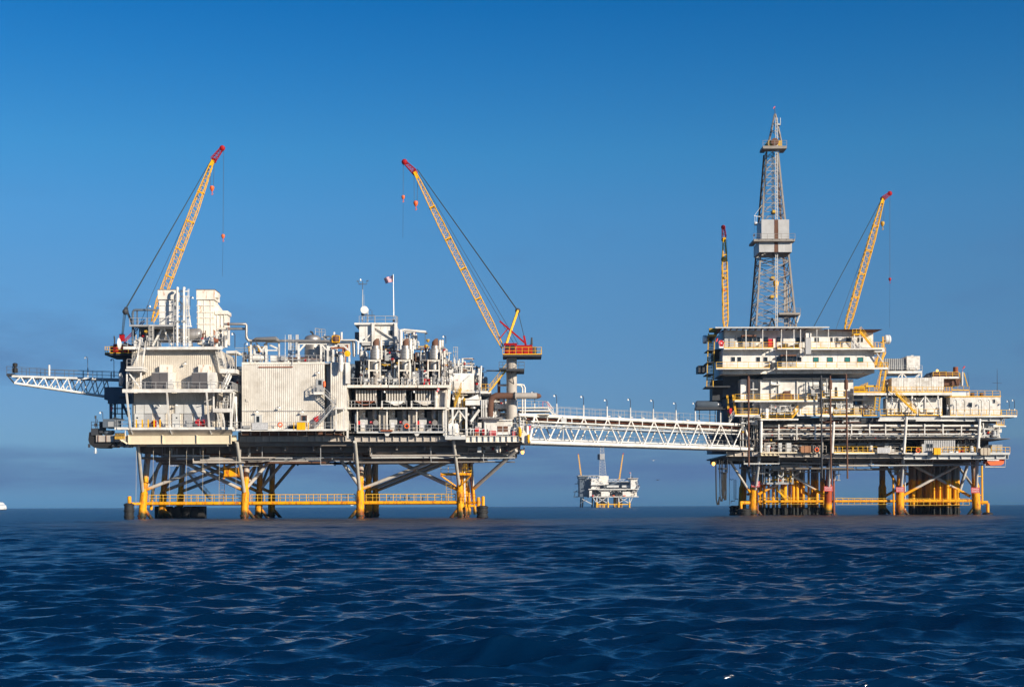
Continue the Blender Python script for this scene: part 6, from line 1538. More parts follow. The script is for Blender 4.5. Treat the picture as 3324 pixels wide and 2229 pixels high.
part('raked_strut',G().path([Q6.P(285,195,-5),Q6.P(600,690,-.5),Q6.P(645,760,0)],.26,10),M['sea_brace'],t,True)
part('raked_strut',G().tube(Q7.P(1575,290,4),Q7.P(1480,610,6),.33,n=10),M['pale'],t,True)
rg=random.Random(77)
for k,x in enumerate((790,845,912,985,1040,1110,1160,1230,1290,1345,1400,1440,1520,1575,1640,1710,1750)):
 w=rg.choice((.24,.3,.36,.42));d=rg.uniform(.8,5)
 part('conductor',G().tube(Q6.P(x,1200,d),Q6.P(x,300 if x<1380 else 380,d),w,n=10),M['conduct2'],t,True)
for k,x in enumerate((815,850,890,935,985,1010,1040,1095,1128,1150,1178,1205,1245,1282,1308,1345,1385,1410,1448)):
 w=rg.choice((.2,.26,.34,.4)) if x>1050 else .5;d=rg.uniform(.5,2.6) if x>1050 else rg.uniform(4,8)
 part('conductor',G().tube(Q7.P(x,1100,d),Q7.P(x,200,d),w,n=10),M['conduct2'],t,True)
part('dark_band_panel',G().vb(Q6,780,970,1760,1120,11,12),M['black'],t);part('dark_band_panel',G().vb(Q7,800,870,1480,1060,11,12),M['black'],t)  # black panels put shade and growth of the low band into colour
part('inner_panel',G().vb(Q7,800,240,1085,640,11,11.4),M['dark'],t)
part('riser',G().tube(Q7.P(590,1020,-1),Q7.P(575,420,-1),.2,n=8),M['sea_beam'],t,True);part('riser',G().tube(Q7.P(742,900,1),Q7.P(735,300,1),.13,n=8),M['pale'],t,True)
part('riser',G().tube(Q6.P(1908,1120,-.6),Q6.P(1898,380,-.6),.2,n=8),M['rusty'],t,True);part('riser',G().tube(Q6.P(750,1060,-.8),Q6.P(740,650,-.8),.1,n=6),M['rusty'],t,True)
part('ladder_riser',G().tube(Q7.P(1778,820,0),Q7.P(1772,295,0),.2,n=8),M['wood'],t,True)
for y in (435,688):part('riser_tie',G().bar(Q7.P(1715,y,0),Q7.P(1775,y,0),.14),M['wood'],t)
for a,b,v,lab in ((765,1745,Q6,'left'),(1940,2500,Q6,'middle'),(720,1600,Q7,'right')):
 y=912 if v is Q6 else 822;q=917 if v is Q6 else 826
 if lab=='middle':
  P0,P1=Q6.P(a,915,0),Q7.P(530,818,0)
 else:P0,P1=v.P(a,y,0),v.P(b,y,0)
 rail([P0+Vector((0,-.25,0)),P1+Vector((0,-.25,0))],f'yellow handrail along the {lab} yellow beam of right platform',M['wood'],h=1.25,sp=1.25)
 rail([P0+Vector((0,1.2,0)),P1+Vector((0,1.2,0))],f'rear handrail behind the {lab} yellow beam of right platform',M['dirtyellow'],h=1.2,sp=1.9)
 solo('walkway_grating',G().box(P0.x,P1.x,P0.y-.3,P0.y+1.3,P0.z-.1,P0.z-.02),M['dirtyellow'],f'walkway grating lying on the {lab} yellow beam of right platform','walkway')
SGN=['DANGER','NO MOORING']
for i,(v,x0,y0,x1,y1) in enumerate(((Q6,655,572,775,648),(Q6,1760,648,1885,714),(Q7,620,584,726,645),(Q7,1632,592,1740,656))):
 tt=notice(v,x0,y0,x1,y1,-1.6,SGN,f'faded red danger board on the {ORD[i]} leg from the left of right platform','signred','flagwhite','signred');tt['group']='red danger boards on the right platform legs'
f=fender(2417,1650,40,295,'broad black rubber fender at the left leg of right platform',[(2405,1627,.3)])
part('fender_arm',G().tube((at(2405,1635,295).x,295,2.5),(at(2440,1635,296).x,296,2.5),.35,n=10),M['sea_beam'],f,True)
f=fender(2385,1640,32,301,'black fender behind the left leg of right platform with wire cage on top',[])
part('cage',G().path([Q6.P(340,900,5),Q6.P(345,868,5),Q6.P(400,865,5),Q6.P(402,835,5),Q6.P(450,838,5)],.06,5),M['dark'],f)
f=fender(3206,1662,30,296,'ribbed black fender at the far right leg of right platform',[(3206,1633,.33)])
part('fender_arm',G().tube((at(3206,1641,296).x,296,2.4),(at(3175,1641,296).x,296,2.4),.35,n=10),M['sea_beam'],f,True)
stairs(Q6.P(1240,905,.5),Q6.P(1010,660,.5),(0,1,0),1.0,'stair with yellow rails from the hanging work deck to the yellow beam',M['yellow'],M['pale'])
v=Q6
t=thing('hanging_deck','grey framed work deck with pumps hung between the first two legs of right platform','platform',v.P(1060,610,-1))
part('floor',G().vb(v,835,585,1290,612,-2,2),M['grey'],t)
for x in (848,925,1062,1135,1280):part('hanger',G().bar(v.P(x,345,-1.9),v.P(x,590,-1.9),.18),M['pale'],t)
for y in (345,365):part('top_beam',G().bar(v.P(840,y,-1.9),v.P(1290,y,-1.9),.2),M['pale'],t)
part('dark_pump',G().vb(v,960,380,1050,490,-.5,1),M['black'],t);part('tank',G().lathe(v.P(895,500,0),[(v.m(36),0),(v.m(36),v.m(130))],12),M['dark'],t,True);part('white_pump',G().vb(v,1075,400,1120,585,-1,.5),M['pale'],t)
vrail(v,[(860,585),(1055,585)],-1.9,'yellow handrail on the left of the hanging work deck',M['wood'],h=1.05,sp=.9)
vrail(v,[(1140,585),(1275,585)],-1.9,'yellow handrail on the right of the hanging work deck',M['wood'],h=1.05,sp=.8)
pipework(v,1060,360,1290,585,-1.5,1.5,14,201,'yellow valves and pipes on the hanging work deck',['yellow','pale','dirtyellow','grey','white'],rmax=.12,vessels=0)
pipework(v,600,200,1040,460,-3,1,26,202,'grey pipe supports under the left part of the right platform deck',['pale','grey','grey','beam','galv'],rmax=.12,vessels=0,boxes=0)
pipework(v,1040,270,1720,430,-3,1,22,203,'hangers and pipes below the middle deck of right platform',['pale','grey','galv','white'],rmax=.11,vessels=0,boxes=0)
pipework(Q7,540,230,810,420,-2,1,18,204,'pipe hangers beside the third leg of right platform',['pale','galv','grey','white'],rmax=.1,vessels=1,boxes=1)
pipework(Q6,1890,240,2010,560,-3,0,12,205,'pipes beside the second leg of right platform',['pale','galv','grey'],rmax=.09,vessels=0,boxes=0)
for x,y0,y1,lb in ((1055,280,300,'left'),(1880,295,300,'middle')):solo('deck_pipe',G().tube(v.P(x,y0+5,-3),v.P(x+(660 if lb=='left' else 560),y1,-3),.18,n=8),M['pale'],f'{lb} long pale pipe slung under the deck of right platform','pipe')
solo('deck_pipe',G().tube(Q7.P(730,268,-3),Q7.P(1610,270,-3),.2,n=8),M['pale'],'right long pale pipe slung under the deck of right platform','pipe')
t=thing('hose_rack','dark hose rack with loading hoses hanging at the left end of right platform','hose rack',v.P(225,390,-6))
part('frame',G().vb(v,160,365,292,385,-6.5,-5).vb(v,160,230,170,440,-6.5,-6.2).vb(v,283,230,293,440,-6.5,-6.2).vb(v,160,430,290,440,-6.5,-6.3),M['dark'],t)
for k,(x0,xa,y1,xb) in enumerate(((110,118,935,165),(168,175,880,215),(192,205,835,240),(215,200,800,225),(250,232,862,262),(268,240,860,268))):
 pts=[v.P(x0,240,-6),v.P(x0+2,500,-6),v.P(xa,y1-100,-6),v.P((xa+xb)/2-8,y1-8,-6),v.P((xa+xb)/2+8,y1-10,-6),v.P(xb,y1-120,-6),v.P(xb-2,440 if k else 800,-6)]
 part('hose',G().path(pts,.10 if k else .13,7),M['black'],t,True)
t=thing('personnel_net','thin rope ladder and lines hanging left of the first leg of right platform','rope',v.P(350,560,3))
for x in (318,385,402,418):part('rope',G().path([v.P(x,300 if x==318 else 540,3),v.P(x,930 if x==318 else 840,3)],.05,5),M['cable'],t)
part('sling',G().path([v.P(318,530,3),v.P(350,548,3),v.P(380,530,3)],.05,5),M['cable'],t)
t=thing('lit_lamp','lit amber lamp hanging at the lower left corner of right platform','lamp',v.P(75,325,-6));part('globe',G().ball(v.P(75,300,-6),.33,8,1.3),M['lit'],t,True);part('cap',G().lathe(v.P(75,278,-6),[(.3,0),(.1,.25)],8),M['dark'],t)
t=thing('lit_lamp','lit amber lamp hanging under the right corner of the left platform','lamp',R7.P(803,1545,0));part('globe',G().ball(R7.P(803,1527,0),.28,8,1.3),M['lit'],t,True);part('cap',G().lathe(R7.P(800,1512,0),[(.3,0),(.1,.25)],8),M['dark'],t)
v=Q4
XL,XM,XE=v.P(850,0,0).x,Q5.P(600,0,0).x,Q7.P(2120,0,-6).x
zc0,zc1=Q5.P(0,1500,0).z,Q5.P(0,1425,0).z
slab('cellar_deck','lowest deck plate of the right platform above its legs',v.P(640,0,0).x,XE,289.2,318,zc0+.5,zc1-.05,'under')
girder('plate_girder','shaded brown girder at the left end of the lowest deck of right platform',*v.R(635,1325,1190,1395,.5)[:2],288.5,*v.R(635,1325,1190,1395,.5)[2:],M['beam'],4,stmat=M['rustwhite'])
girder('plate_girder','short sunlit cream girder right of the bridge end on right platform',*v.R(1192,1338,1480,1385,-.6)[:2],287.4,*v.R(1192,1338,1480,1385,-.6)[2:],M['girder'],4)
girder('plate_girder','stained grey girder below the brown tarpaulin on right platform',*v.R(1485,1345,2150,1410,-.2)[:2],287.8,*v.R(1485,1345,2150,1410,-.2)[2:],M['beam'],5)
girder('plate_girder','shaded girder under the grey notice board of right platform',*Q5.R(40,1432,1415,1498,.6)[:2],288.6,*Q5.R(40,1432,1415,1498,.6)[2:],M['beam'],7)
girder('plate_girder','sunlit pale girder at the right end of the lowest deck of right platform',*Q7.R(715,145,2125,205,-7.6)[:2],288.4,*Q7.R(715,145,2125,205,-7.6)[2:],M['pale'],9)
deckslab(Q5,220,1405,980,1425,-.8,1,'rustwhite','yellow edged walkway of the lowest deck left of the notice board',6)
deckslab(Q5,980,1408,1570,1425,-.8,1,'rustwhite','rust stained walkway of the lowest deck under the notice board',5)
deckslab(Q7,740,120,2150,146,-8.4,-6,'pale','walkway along the right end of the lowest deck of right platform',8)
deckslab(v,1195,1328,2150,1345,-.9,1,'girder','walkway of the lowest deck right of the bridge end',6)
t=thing('underdeck_beams','dark beams and pipes beneath the lowest deck of right platform','deck beams',(75,300,zc0))
for Y in (290.5,293,296,300,305,310,316):part('beam',G().box(v.P(640,0).x+.5,XE-1,Y-.18,Y+.18,zc0-.3,zc0+.49),M['under'],t)
rg=random.Random(9)
for i in range(30):
 Y=rg.uniform(289.5,300);x0=rg.uniform(v.P(640,0).x+1,XE-12);L=rg.uniform(4,18);z=zc0-rg.uniform(.2,2.2)
 part('pipe',G().path([(x0,Y,zc0+.5),(x0,Y,z),(min(XE-2,x0+L),Y,z),(min(XE-2,x0+L),Y,zc0+.5)],rg.uniform(.05,.15),6),M[rg.choice(['under','grey','pale','beam','dark'])],t,True)
for i,(vv,x0,y0,x1,y1) in enumerate(((Q4,1200,830,1195,1335),(Q5,245,880,215,1410),(Q5,1478,800,1432,1420),(Q3,1408,1240,1380,1750))):
 solo('deck_column',G().tube(vv.P(x0,y0,-1.2),vv.P(x1,y1,-1.4),.27,n=12),M['white'],f'{ORD[i]} white round column from the left on the pipe deck of right platform','column','white pipe deck columns',True)
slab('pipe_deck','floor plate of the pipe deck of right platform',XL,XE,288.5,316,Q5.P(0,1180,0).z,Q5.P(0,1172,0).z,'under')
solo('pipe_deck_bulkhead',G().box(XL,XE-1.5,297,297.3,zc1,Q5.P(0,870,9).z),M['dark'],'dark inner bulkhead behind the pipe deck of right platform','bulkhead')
t=thing('pipe_rack','long rack of white and rusty pipes running across the right platform','pipe rack',Q5.P(1000,1115,-1))
ys=((935,.22,'white',0),(1000,.1,'white',.6),(1076,.14,'white',-.3),(1118,.16,'rustwhite',.8),(960,.12,'beam',1.6),(1040,.12,'brown',1.8),(1090,.12,'grey',2.2),(975,.15,'rusty',2.6),(1060,.16,'pale',3))
for y,r,mt,d in ys:
 a,b=Q4.P(1220 if y!=935 else 1620,870+(y-915)*.953+10,d),Q3.P(1375,1345+(y-920)*1.034,d)
 part('pipe',G().tube(a,b,r,n=10),M[mt],t,True)
for vv,x in ((Q4,1485),(Q4,1775),(Q4,2070),(Q5,545),(Q5,852),(Q5,1122),(Q5,1785),(Q5,2095),(Q3,1085)):
 yt,yb=(880,1130) if vv is Q4 else (920,1105) if vv is Q5 else (1360,1530);part('rack_post',G().bar(vv.P(x,yt,-.4),vv.P(x,yb,-.4),.2),M['white'],t)
slab('rack_soffit','underside in painted shade dark below the module decks above the pipe rack of right platform',XL,Q3.P(1760,0,0).x,289.9,316,Q5.P(0,905,0).z,Q5.P(0,800,0).z,'dark')  # filler slab coloured dark for the shade under the decks
pipework(Q4,1195,870,2200,1130,.5,5,46,210,'crowded pipes of the left half of the pipe deck on right platform',['beam','brown','pale','white','dark','rustwhite'],rmax=.13,vessels=0,boxes=6)
pipework(Q5,300,890,1450,1170,1.5,6,46,211,'crowded pipes of the middle of the pipe deck on right platform',['beam','brown','pale','white','dark','rustwhite'],rmax=.12,vessels=0,boxes=6)
pipework(Q5,1480,890,2300,1130,1.5,6,36,212,'crowded pipes of the right half of the pipe deck on right platform',['beam','brown','pale','white','dark','rustwhite'],rmax=.12,vessels=0,boxes=5)
pipework(Q4,850,770,1200,1330,.5,6,44,213,'dark pipes and cables behind the right end of the bridge',['dark','beam','grey','brown','pale','navy'],rmax=.13)
pipework(Q4,1200,1130,1480,1330,0,4,22,214,'rusty vessels and pipes right of the bridge end on the lowest deck',['brown','rustwhite','grey','beam'],vessels=4)
pipework(Q4,1480,1130,2200,1330,1.5,6,30,215,'shaded machinery on the lowest deck behind the brown tarpaulin',['dark','brown','grey','beam'],vessels=3,boxes=8)
pipework(Q5,220,1180,1440,1400,3,7,40,216,'shaded machinery on the lowest deck behind the notice board',['dark','brown','grey','beam','dark'],vessels=4,boxes=10)
pipework(Q3,1385,1290,1790,1568,-.5,4,40,217,'white pipes and vessels at the right end of the pipe deck',['white','white','rustwhite','pale'],vessels=4)
pipework(Q7,1430,-80,1720,130,-6,-1,26,218,'pipes beside the right column on the lowest deck',['white','rustwhite','dark','brown','grey'],vessels=2)
for x0,x1,lb in ((1480,1535,'left'),(1610,1685,'right')):solo('green_cabinet',G().vb(v,x0,1180,x1,1328,.2,2),M['pale'],f'{lb} of two pale green cabinets right of the bridge end','cabinet')
def tarp(v,x0,y0,x1,y1,d0,d1,mt,label):
 a,b,z0,z1=v.R(x0,y0,x1,y1,d0);r=min(b-a,z1-z0)*.22;pts=[]
 for cx_,cz,s in ((b-r,z1-r,0),(a+r,z1-r,90),(a+r,z0+r,180),(b-r,z0+r,270)):
  for k in range(5):an=math.radians(s+k*22.5);pts.append((cx_+r*math.cos(an),cz+r*math.sin(an)))
 t=thing('covered_raft',label,'life raft',((a+b)/2,v.Y+d0,z0));part('cover',G().prism(pts,v.Y+d0,v.Y+d1),M[mt],t)
 part('strap',G().box(a+(b-a)*.3,a+(b-a)*.34,v.Y+d0-.03,v.Y+d1+.02,z0-.02,z1+.02).box(a+(b-a)*.68,a+(b-a)*.72,v.Y+d0-.03,v.Y+d1+.02,z0-.02,z1+.02),M['brown'],t)
tarp(v,1838,1228,2035,1335,-1.5,.4,'browncover','brown tarpaulin covered life raft on the rail of right platform')
tarp(Q7,1755,55,1890,150,-9,-7,'cover','tan tarpaulin covered life raft near the right end of right platform')
vlife(v,2097,1287,30,-1.4,'pink red life ring on the rail right of the brown tarpaulin')
vlife(Q5,1672,1364,33,-1.4,'orange life ring on the rail left of the grey corrugated cabin')
notice(Q5,987,1318,1200,1408,-1.2,VESSELS,'grey notice board with faded text on the lowest deck rail of right platform','signwhite','text','beam')
vrail(v,[(1210,1330),(1790,1330)],-.8,'dark handrail in front of the green cabinets',M['beam'],h=1.4,sp=1.2)
vrail(v,[(2040,1330),(2250,1335)],-.8,'dark handrail behind the life ring right of the brown tarpaulin',M['beam'],h=1.3,sp=1.2)
vrail(Q5,[(225,1405),(560,1405)],-.75,'yellow handrail of the lowest deck right of the second caisson',M['wood'],h=1.15,sp=1.0,toe=M['wood'])
vrail(Q5,[(575,1405),(980,1405)],-.75,'yellow handrail of the lowest deck left of the notice board',M['wood'],h=1.15,sp=1.0,toe=M['wood'])
vrail(Q5,[(1205,1408),(1440,1408)],-.75,'brown handrail right of the notice board',M['beam'],h=1.15,sp=1.0)
vrail(Q5,[(1470,1410),(1740,1410)],-.75,'yellow handrail beside the orange life ring of right platform',M['wood'],h=1.15,sp=.9)
vrail(Q7,[(1240,122),(1680,122)],-8.3,'yellow brown handrail right of the yellow cabinet on right platform',M['wood'],h=1.15,sp=1.1)
vrail(Q7,[(1900,122),(2150,130),(2150,125)],[-8.3,-8.3,-4],'yellow handrail at the far right corner of the lowest deck',M['wood'],h=1.2,sp=.9)
t=thing('corrugated_cabin','grey corrugated cabin with small window on the lowest deck of right platform','cabin',Q5.P(2040,1420,.5))
q=Q5.R(1780,1195,2310,1418,.4);part('wall',G().corr(q[0],q[1],q[2],q[3],288.4,.36,.1,3),M['galv'],t)
window(t,Q5,1820,1255,1862,1318,.36,bars=0);window(t,Q5,1875,1255,1918,1318,.36,bars=0);part('door',G().vb(Q5,1738,1260,1800,1418,.1,.38),M['galv'],t)
t=thing('yellow_cabinet','yellow two door cabinet before the grey corrugated cabin of right platform','cabinet',Q5.P(2000,1435,-1.5))
for x0,x1 in ((1946,2001),(2004,2060)):part('door',G().vb(Q5,x0,1330,x1,1436,-1.4,-.6),M['yellow'],t)
part('lid',G().vb(Q5,1942,1322,2064,1329,-1.45,-.55),M['yellow'],t)
solo('blue_bin',G().vb(Q5,845,1355,910,1392,0,.8),M['blue'],'blue bin behind the rail left of the notice board','bin')
solo('white_sacks',G().vb(Q7,1330,98,1395,128,-7.8,-7).vb(Q7,1425,96,1455,128,-7.8,-7),M['lamp'],'white crates on the deck right of the yellow cabinet','crate')
solo('red_canister',G().lathe(Q7.P(1466,125,-7.6),[(.25,0),(.25,.6),(.1,.75)],8),M['orange'],'red orange canister right of the white crates','canister')
solo('grey_lockers',G().vb(Q7,1908,10,1975,120,-7,-5).vb(Q7,1980,10,2050,120,-7,-5),M['grey'],'pair of grey lockers at the right end of the lowest deck','locker')
t=thing('lifeboat','orange and white lifeboat hung under the right end of right platform','lifeboat',Q7.P(1960,290,-6))
part('hull',G().vprism(Q7,[(1842,235),(1870,235),(2078,228),(2070,262),(2035,285),(1890,288),(1862,262)],-7.5,-4.5),M['orange'],t);part('canopy',G().vprism(Q7,[(1845,215),(2000,205),(2078,205),(2078,227),(1842,234)],-7.2,-4.8),M['orange'],t);part('white_stripe',G().vb(Q7,1845,212,2005,226,-7.56,-7.52),M['lamp'],t)
part('cradle',G().path([Q7.P(1815,270,-7.6),Q7.P(1815,310,-7.6),Q7.P(2085,312,-7.6),Q7.P(2088,200,-7.6)],.08,6),M['pale'],t)
v=Q1
YQ=288;Q=View(2250,1030,5.8075,YQ)
def q2(x): return x+350*5.8075
t=thing('quarters_block','white two storey living quarters block at the top of the right platform','building',v.P(1700,1055,6))
a,_,z0,z1=v.R(557,602,600,1052,0);b=Q2.P(1382,0).x
part('lower_wall',G().box(a,b,YQ,YQ+14,z0,z1),M['white'],t)
a2,_,y0,y1=v.R(592,236,600,575,.9)
part('upper_wall',G().box(a2,b,YQ+.9,YQ+14,y0,y1),M['white'],t)
part('base_trim',G().vb(v,557,1036,q2(1380),1054,-.12,-.003),M['rustwhite'],t)
for x in (1300,q2(240),q2(690),q2(1040)):part('panel_joint',G().vb(v,x,604,x+5,1034,-.03,-.002),M['galv'],t)
r=part('roof',G().add([tuple(v.P(*p)) for p in ((418,182,-2.4),(q2(535),184,-2.4),(q2(535),184,14),(418,182,14),(600,222,.4),(q2(330),232,.4),(q2(330),232,13),(600,222,13))],[(0,1,2,3),(7,6,5,4),(0,4,5,1),(1,5,6,2),(2,6,7,3),(3,7,4,0)]),M['beam'],t)
part('roof_edge',G().vb(v,418,180,q2(535),196,-2.45,-2.3),M['pale'],t)
for k in range(14):part('roof_joist',G().vb(v,610+k*118,200,622+k*118,216,-2.2,.8),M['brown'],t)
part('roof',G().add([tuple(Q2.P(*p)) for p in ((440,224,-1.5),(1545,224,-1.5),(1545,224,13),(440,224,13),(440,240,.9),(1382,290,.9),(1382,290,13),(440,240,13))],[(0,1,2,3),(7,6,5,4),(0,4,5,1),(1,5,6,2),(2,6,7,3),(3,7,4,0)]),M['brown'],t)
for x0,y0,x1,y1,d in ((836,375,905,460,.9),(1200,378,1260,458,.9),(1335,375,1408,458,.9),(1572,375,1645,460,.9),(1942,380,2012,458,.9),(2060,380,2120,460,.9)):window(t,v,x0,y0,x1,y1,d-.02)
for x0,y0,x1,y1 in ((720,748,788,826),(838,748,902,826),(1192,750,1260,828),(1332,750,1400,828),(1578,750,1650,830),(1970,752,2040,830)):window(t,v,x0,y0,x1,y1,-.02)
for x0,x1 in ((235,330),(497,597),(830,922),(1070,1170)):window(t,Q2,x0,755,x1,836,-.02,'teal',0,'brown')
for x0,x1 in ((262,290),(308,336),(562,595),(663,692),(850,945),(1072,1098),(1130,1166)):window(t,Q2,x0,383,x1,462,.88,bars=0)
for (vv,x0,y0,x1,y1,d) in ((v,925,335,1192,552,.9),(v,1662,705,1948,945,0)):
 part('porch_roof',G().vb(vv,x0-8,y0-6,x1,y0+24,d-1.3,d-.01),M['brown'],t);n=4
 for k in range(n):part('porch_glass',G().vb(vv,x0+10+(x1-x0-10)*k/n,y0+26,x0+(x1-x0-10)*(k+1)/n+4,y1-(y1-y0)*.45,d-.8,d-.7),M['glass'],t);part('porch_panel',G().vb(vv,x0+10+(x1-x0-10)*k/n,y1-(y1-y0)*.44,x0+(x1-x0-10)*(k+1)/n+4,y1,d-.8,d-.7),M['galv'],t)
door(t,v,600,388,795,550,.85,M['galv'])
part('vent_duct',G().vb(v,2125,290,2230,380,-.8,.85),M['white'],t);part('foil_duct',G().vb(v,2122,385,2225,688,-2.6,-1.6),M['galv'],t)
solo('red_locker',G().vb(v,1420,402,1510,552,-.6,.5),M['firered'],'tall red locker on the upper gallery of the quarters block','locker')
solo('bench',G().vb(v,1235,495,1300,560,-.3,.4),M['cover'],'tan chair left of the tall red locker','chair')
solo('gas_grill',G().vb(v,1480,850,1590,935,-1.3,-.4).vb(v,1500,780,1575,800,-1.3,-.6),M['dark'],'dark machine under an awning on the lower gallery of the quarters','machine')
for x0,x1,lb in ((1690,1790,'left'),(1905,1990,'right')):solo('dark_bin',G().vb(v,x0,495,x1,560,-.4,.5),M['dark'],f'{lb} dark machine behind the yellow rail of the upper gallery','machine')
def gal(x0,x1,y0,y1,d0,lb): return deckslab(v,x0,y0,x1,y1,d0,.85 if y0<700 else -.005,'white',lb,8)
gal(580,1512,580,600,-2.0,'left part of the white upper gallery floor of the quarters');gal(1592,2055,580,602,-2.0,'middle part of the white upper gallery floor of the quarters');gal(q2(190),q2(1575),580,604,-2.0,'right part of the white upper gallery floor of the quarters')
gal(437,1445,955,975,-1.8,'left part of the white lower gallery floor of the quarters');gal(1590,q2(1640),950,975,-1.8,'right part of the white lower gallery floor of the quarters')
Y=M['yellow']
for pts,lb in (([(590,578),(1512,578)],'on the upper gallery left of the tall red locker'),([(1592,580),(2055,580)],'on the upper gallery right of the tall red locker'),([(q2(190),580),(q2(930),580)],'on the upper gallery below the row of small windows'),([(437,955),(1440,955)],'on the lower gallery under the four left windows'),([(1592,950),(1945,950)],'before the glazed porch of the lower gallery'),([(1950,952),(q2(270),955)],'on the lower gallery right of the glazed porch'),([(q2(285),955),(q2(1640),960)],'on the lower gallery below the green windows')):
 vrail(v,pts,-1.9 if pts[0][1]<700 else -1.7,'yellow handrail '+lb,M['wood'],h=1.15,sp=1.9,toe=Y)
for i,x in enumerate((997,1312,1665,1900,2025,q2(300),q2(517))):solo('gallery_post',G().bar(v.P(x,222,-1.95),v.P(x,580,-1.95),.13),M['white'],f'{ORD[i]} slim post from the left holding the roof over the upper gallery','post','posts of the upper gallery')
for i,x in enumerate((1760,2068)):solo('gallery_post',G().bar(v.P(x,602,-1.7),v.P(x,950,-1.7),.12),M['white'],f'{("left","right")[i]} slim post of the lower gallery by the glazed porch','post')
stairs(Q2.P(1385,600,-1.2),Q2.P(1120,275,-1.2),(0,1,0),1.0,'yellow stair from the upper gallery to the roof of the quarters',Y)
t=thing('roof_platform','yellow railed stair head platform on white posts at the quarters roof','platform',Q2.P(1055,600,-1.5));part('floor',G().vb(Q2,995,305,1120,328,-2,0),Y,t)
for x in (1005,1112):part('post',G().bar(Q2.P(x,328,-1.9),Q2.P(x,600,-1.9),.16),M['white'],t)
vrail(Q2,[(975,308),(1120,308)],-1.9,'yellow handrail of the stair head at the quarters roof',Y,h=v.m(85),sp=.6)
part('gable_gallery',G().vb(Q2,1390,595,1580,650,-1.5,4),M['white'],thing('side_gallery','white gallery end with yellow rails at the right of the quarters','deck',Q2.P(1480,650,0)))
vrail(Q2,[(1400,580),(1575,590)],-1.4,'yellow handrail at the right end of the upper gallery under the dish',Y,h=v.m(110),sp=.6,toe=Y)
vrail(Q2,[(1390,960),(1640,970)],-1.6,'yellow handrail at the right end of the lower gallery',Y,h=v.m(110),sp=.5,toe=Y)
for (bx,by,tx,ty),lb in (((1410,950,1545,660),'between the galleries at the right end of the quarters'),((1470,1385,1580,1000),'below the quarters down to the yellow railed deck')):
 t=stairs(Q2.P(bx,by,1),Q2.P(tx,ty,1),XR,1.1,'steep yellow stair tower '+lb,Y,M['pale']);
 for s in (0,95):part('tower_leg',G().bar(Q2.P(bx-10+s*.9,by,.3),Q2.P(tx-70+s*.9,ty,.3),.2),Y,t)
solo('diagonal_brace',G().bar(Q2.P(1425,665,-1),Q2.P(1640,985,-1),.2),M['pale'],'long pale diagonal brace at the right corner of the quarters','brace')
def drum(c,r,w,label,sgn):
 t=thing('dish_antenna',label,'antenna',c-UP*r)
 part('drum',G().lathe(c,[(.1,-w),(r*.94,-w*.9),(r,-w*.6),(r,w*.7),(r*.7,w),(.1,w*1.2)],24,'x'),M['lamp'],t,True);part('mount',G().bar(c,c+Vector((sgn*1.4,.3,-.6)),.25),M['wood'],t);part('ring_band',G().lathe(c,[(r*1.02,w*.1),(r*1.02,w*.3)],24,'x'),M['galv'],t)
drum(Q2.P(1635,415,1),v.m(85),.55,'round white dish antenna at the right end of the quarters',-1)
drum(Q1.P(222,415,3),v.m(80),.45,'round grey dish antenna at the left end of the quarters',1)
solo('dish_mast',G().bar(Q2.P(1545,360,.5),Q2.P(1550,640,.5),.22),Y,'yellow mast holding the right dish antenna','mast')
t=thing('left_stair_tower','dark lattice stair tower on the shaded left side of the quarters','stair tower',v.P(350,1320,6))
for x0,x1 in ((290,255),(405,375)):
 for d in (2,6):part('leg',G().bar(v.P(x0,300,d),v.P(x1,1310,d),.2),M['dirtyellow'],t)
for k in range(34):inst('tread',unit_box('tread',M['navy'],v.m(112,3),1.2,.06),v.P(345-k,370+k*28,4),t)
for k,y in enumerate((370,610,840,1060,1300)):part('floor',G().vb(v,285-k*10,y,420-k*10,y+14,1.5,7),M['dark'],t)
for y0,y1 in ((370,610),(610,840),(840,1060),(1060,1300)):part('brace',G().bar(v.P(285,y1,2),v.P(395,y0,2),.1),M['navy'],t)
for x0,y0,x1,y1,d0,d1,mt,lb in ((100,905,250,1035,3,7,'dark','dark railed box platform at the far left of the quarters'),(400,600,555,800,5,10,'dark','dark equipment on the shaded left wall of the quarters'),(360,1180,560,1560,7,11,'dark','stair core in painted shade dark below the quarters'),(560,1075,890,1500,7,15,'navy','module in painted shade navy under the left end of the quarters'),(250,1290,700,1315,3,7,'dark','dark landing beam left of the shaded module')):solo('shaded_box' if 'beam' not in lb else 'landing',G().vb(v,x0,y0,x1,y1,d0,d1),M[mt],lb,'module' if 'beam' not in lb else 'landing')  # dark and navy put the shade of the left side into colour
t=thing('roof_corner_unit','yellow framed hoist platform at the left roof corner of the quarters','platform',v.P(370,350,1));part('floor',G().vb(v,295,320,450,352,.5,4),M['dirtyellow'],t);part('drum',G().tube(v.P(300,245,1.5),v.P(440,245,1.5),.45,n=12),M['dirtyellow'],t,True);part('soffit',G().vprism(v,[(450,190),(560,200),(470,310),(440,330)],0,4),M['brown'],t)
t=thing('red_white_sign','white board with red emblem and red band at the left end of the quarters gallery','sign',v.P(533,578,-2));a,b,z0,z1=v.R(490,437,577,578,-2.1)
part('board',G().box(a,b,YQ-2.1,YQ-2.04,z0,z1),M['lamp'],t);part('red_band',G().box(a+.08,b-.08,YQ-2.13,YQ-2.101,z0+.32,z0+.68),M['firered'],t);c=v.P(531,478,-2.12);part('emblem',G().lathe(c,[(.5,-.01),(.5,.018)],20,'y'),M['firered'],t);part('emblem_mark',G().vprism(v,[(513,480),(548,470),(540,505),(528,490)],-2.16,-2.135),M['lamp'],t);part('ring_mark',G().lathe(c+Vector((-.25,-.02,0)),[(.3,-.02),(.3,-.005)],14,'y'),M['pink'],t)
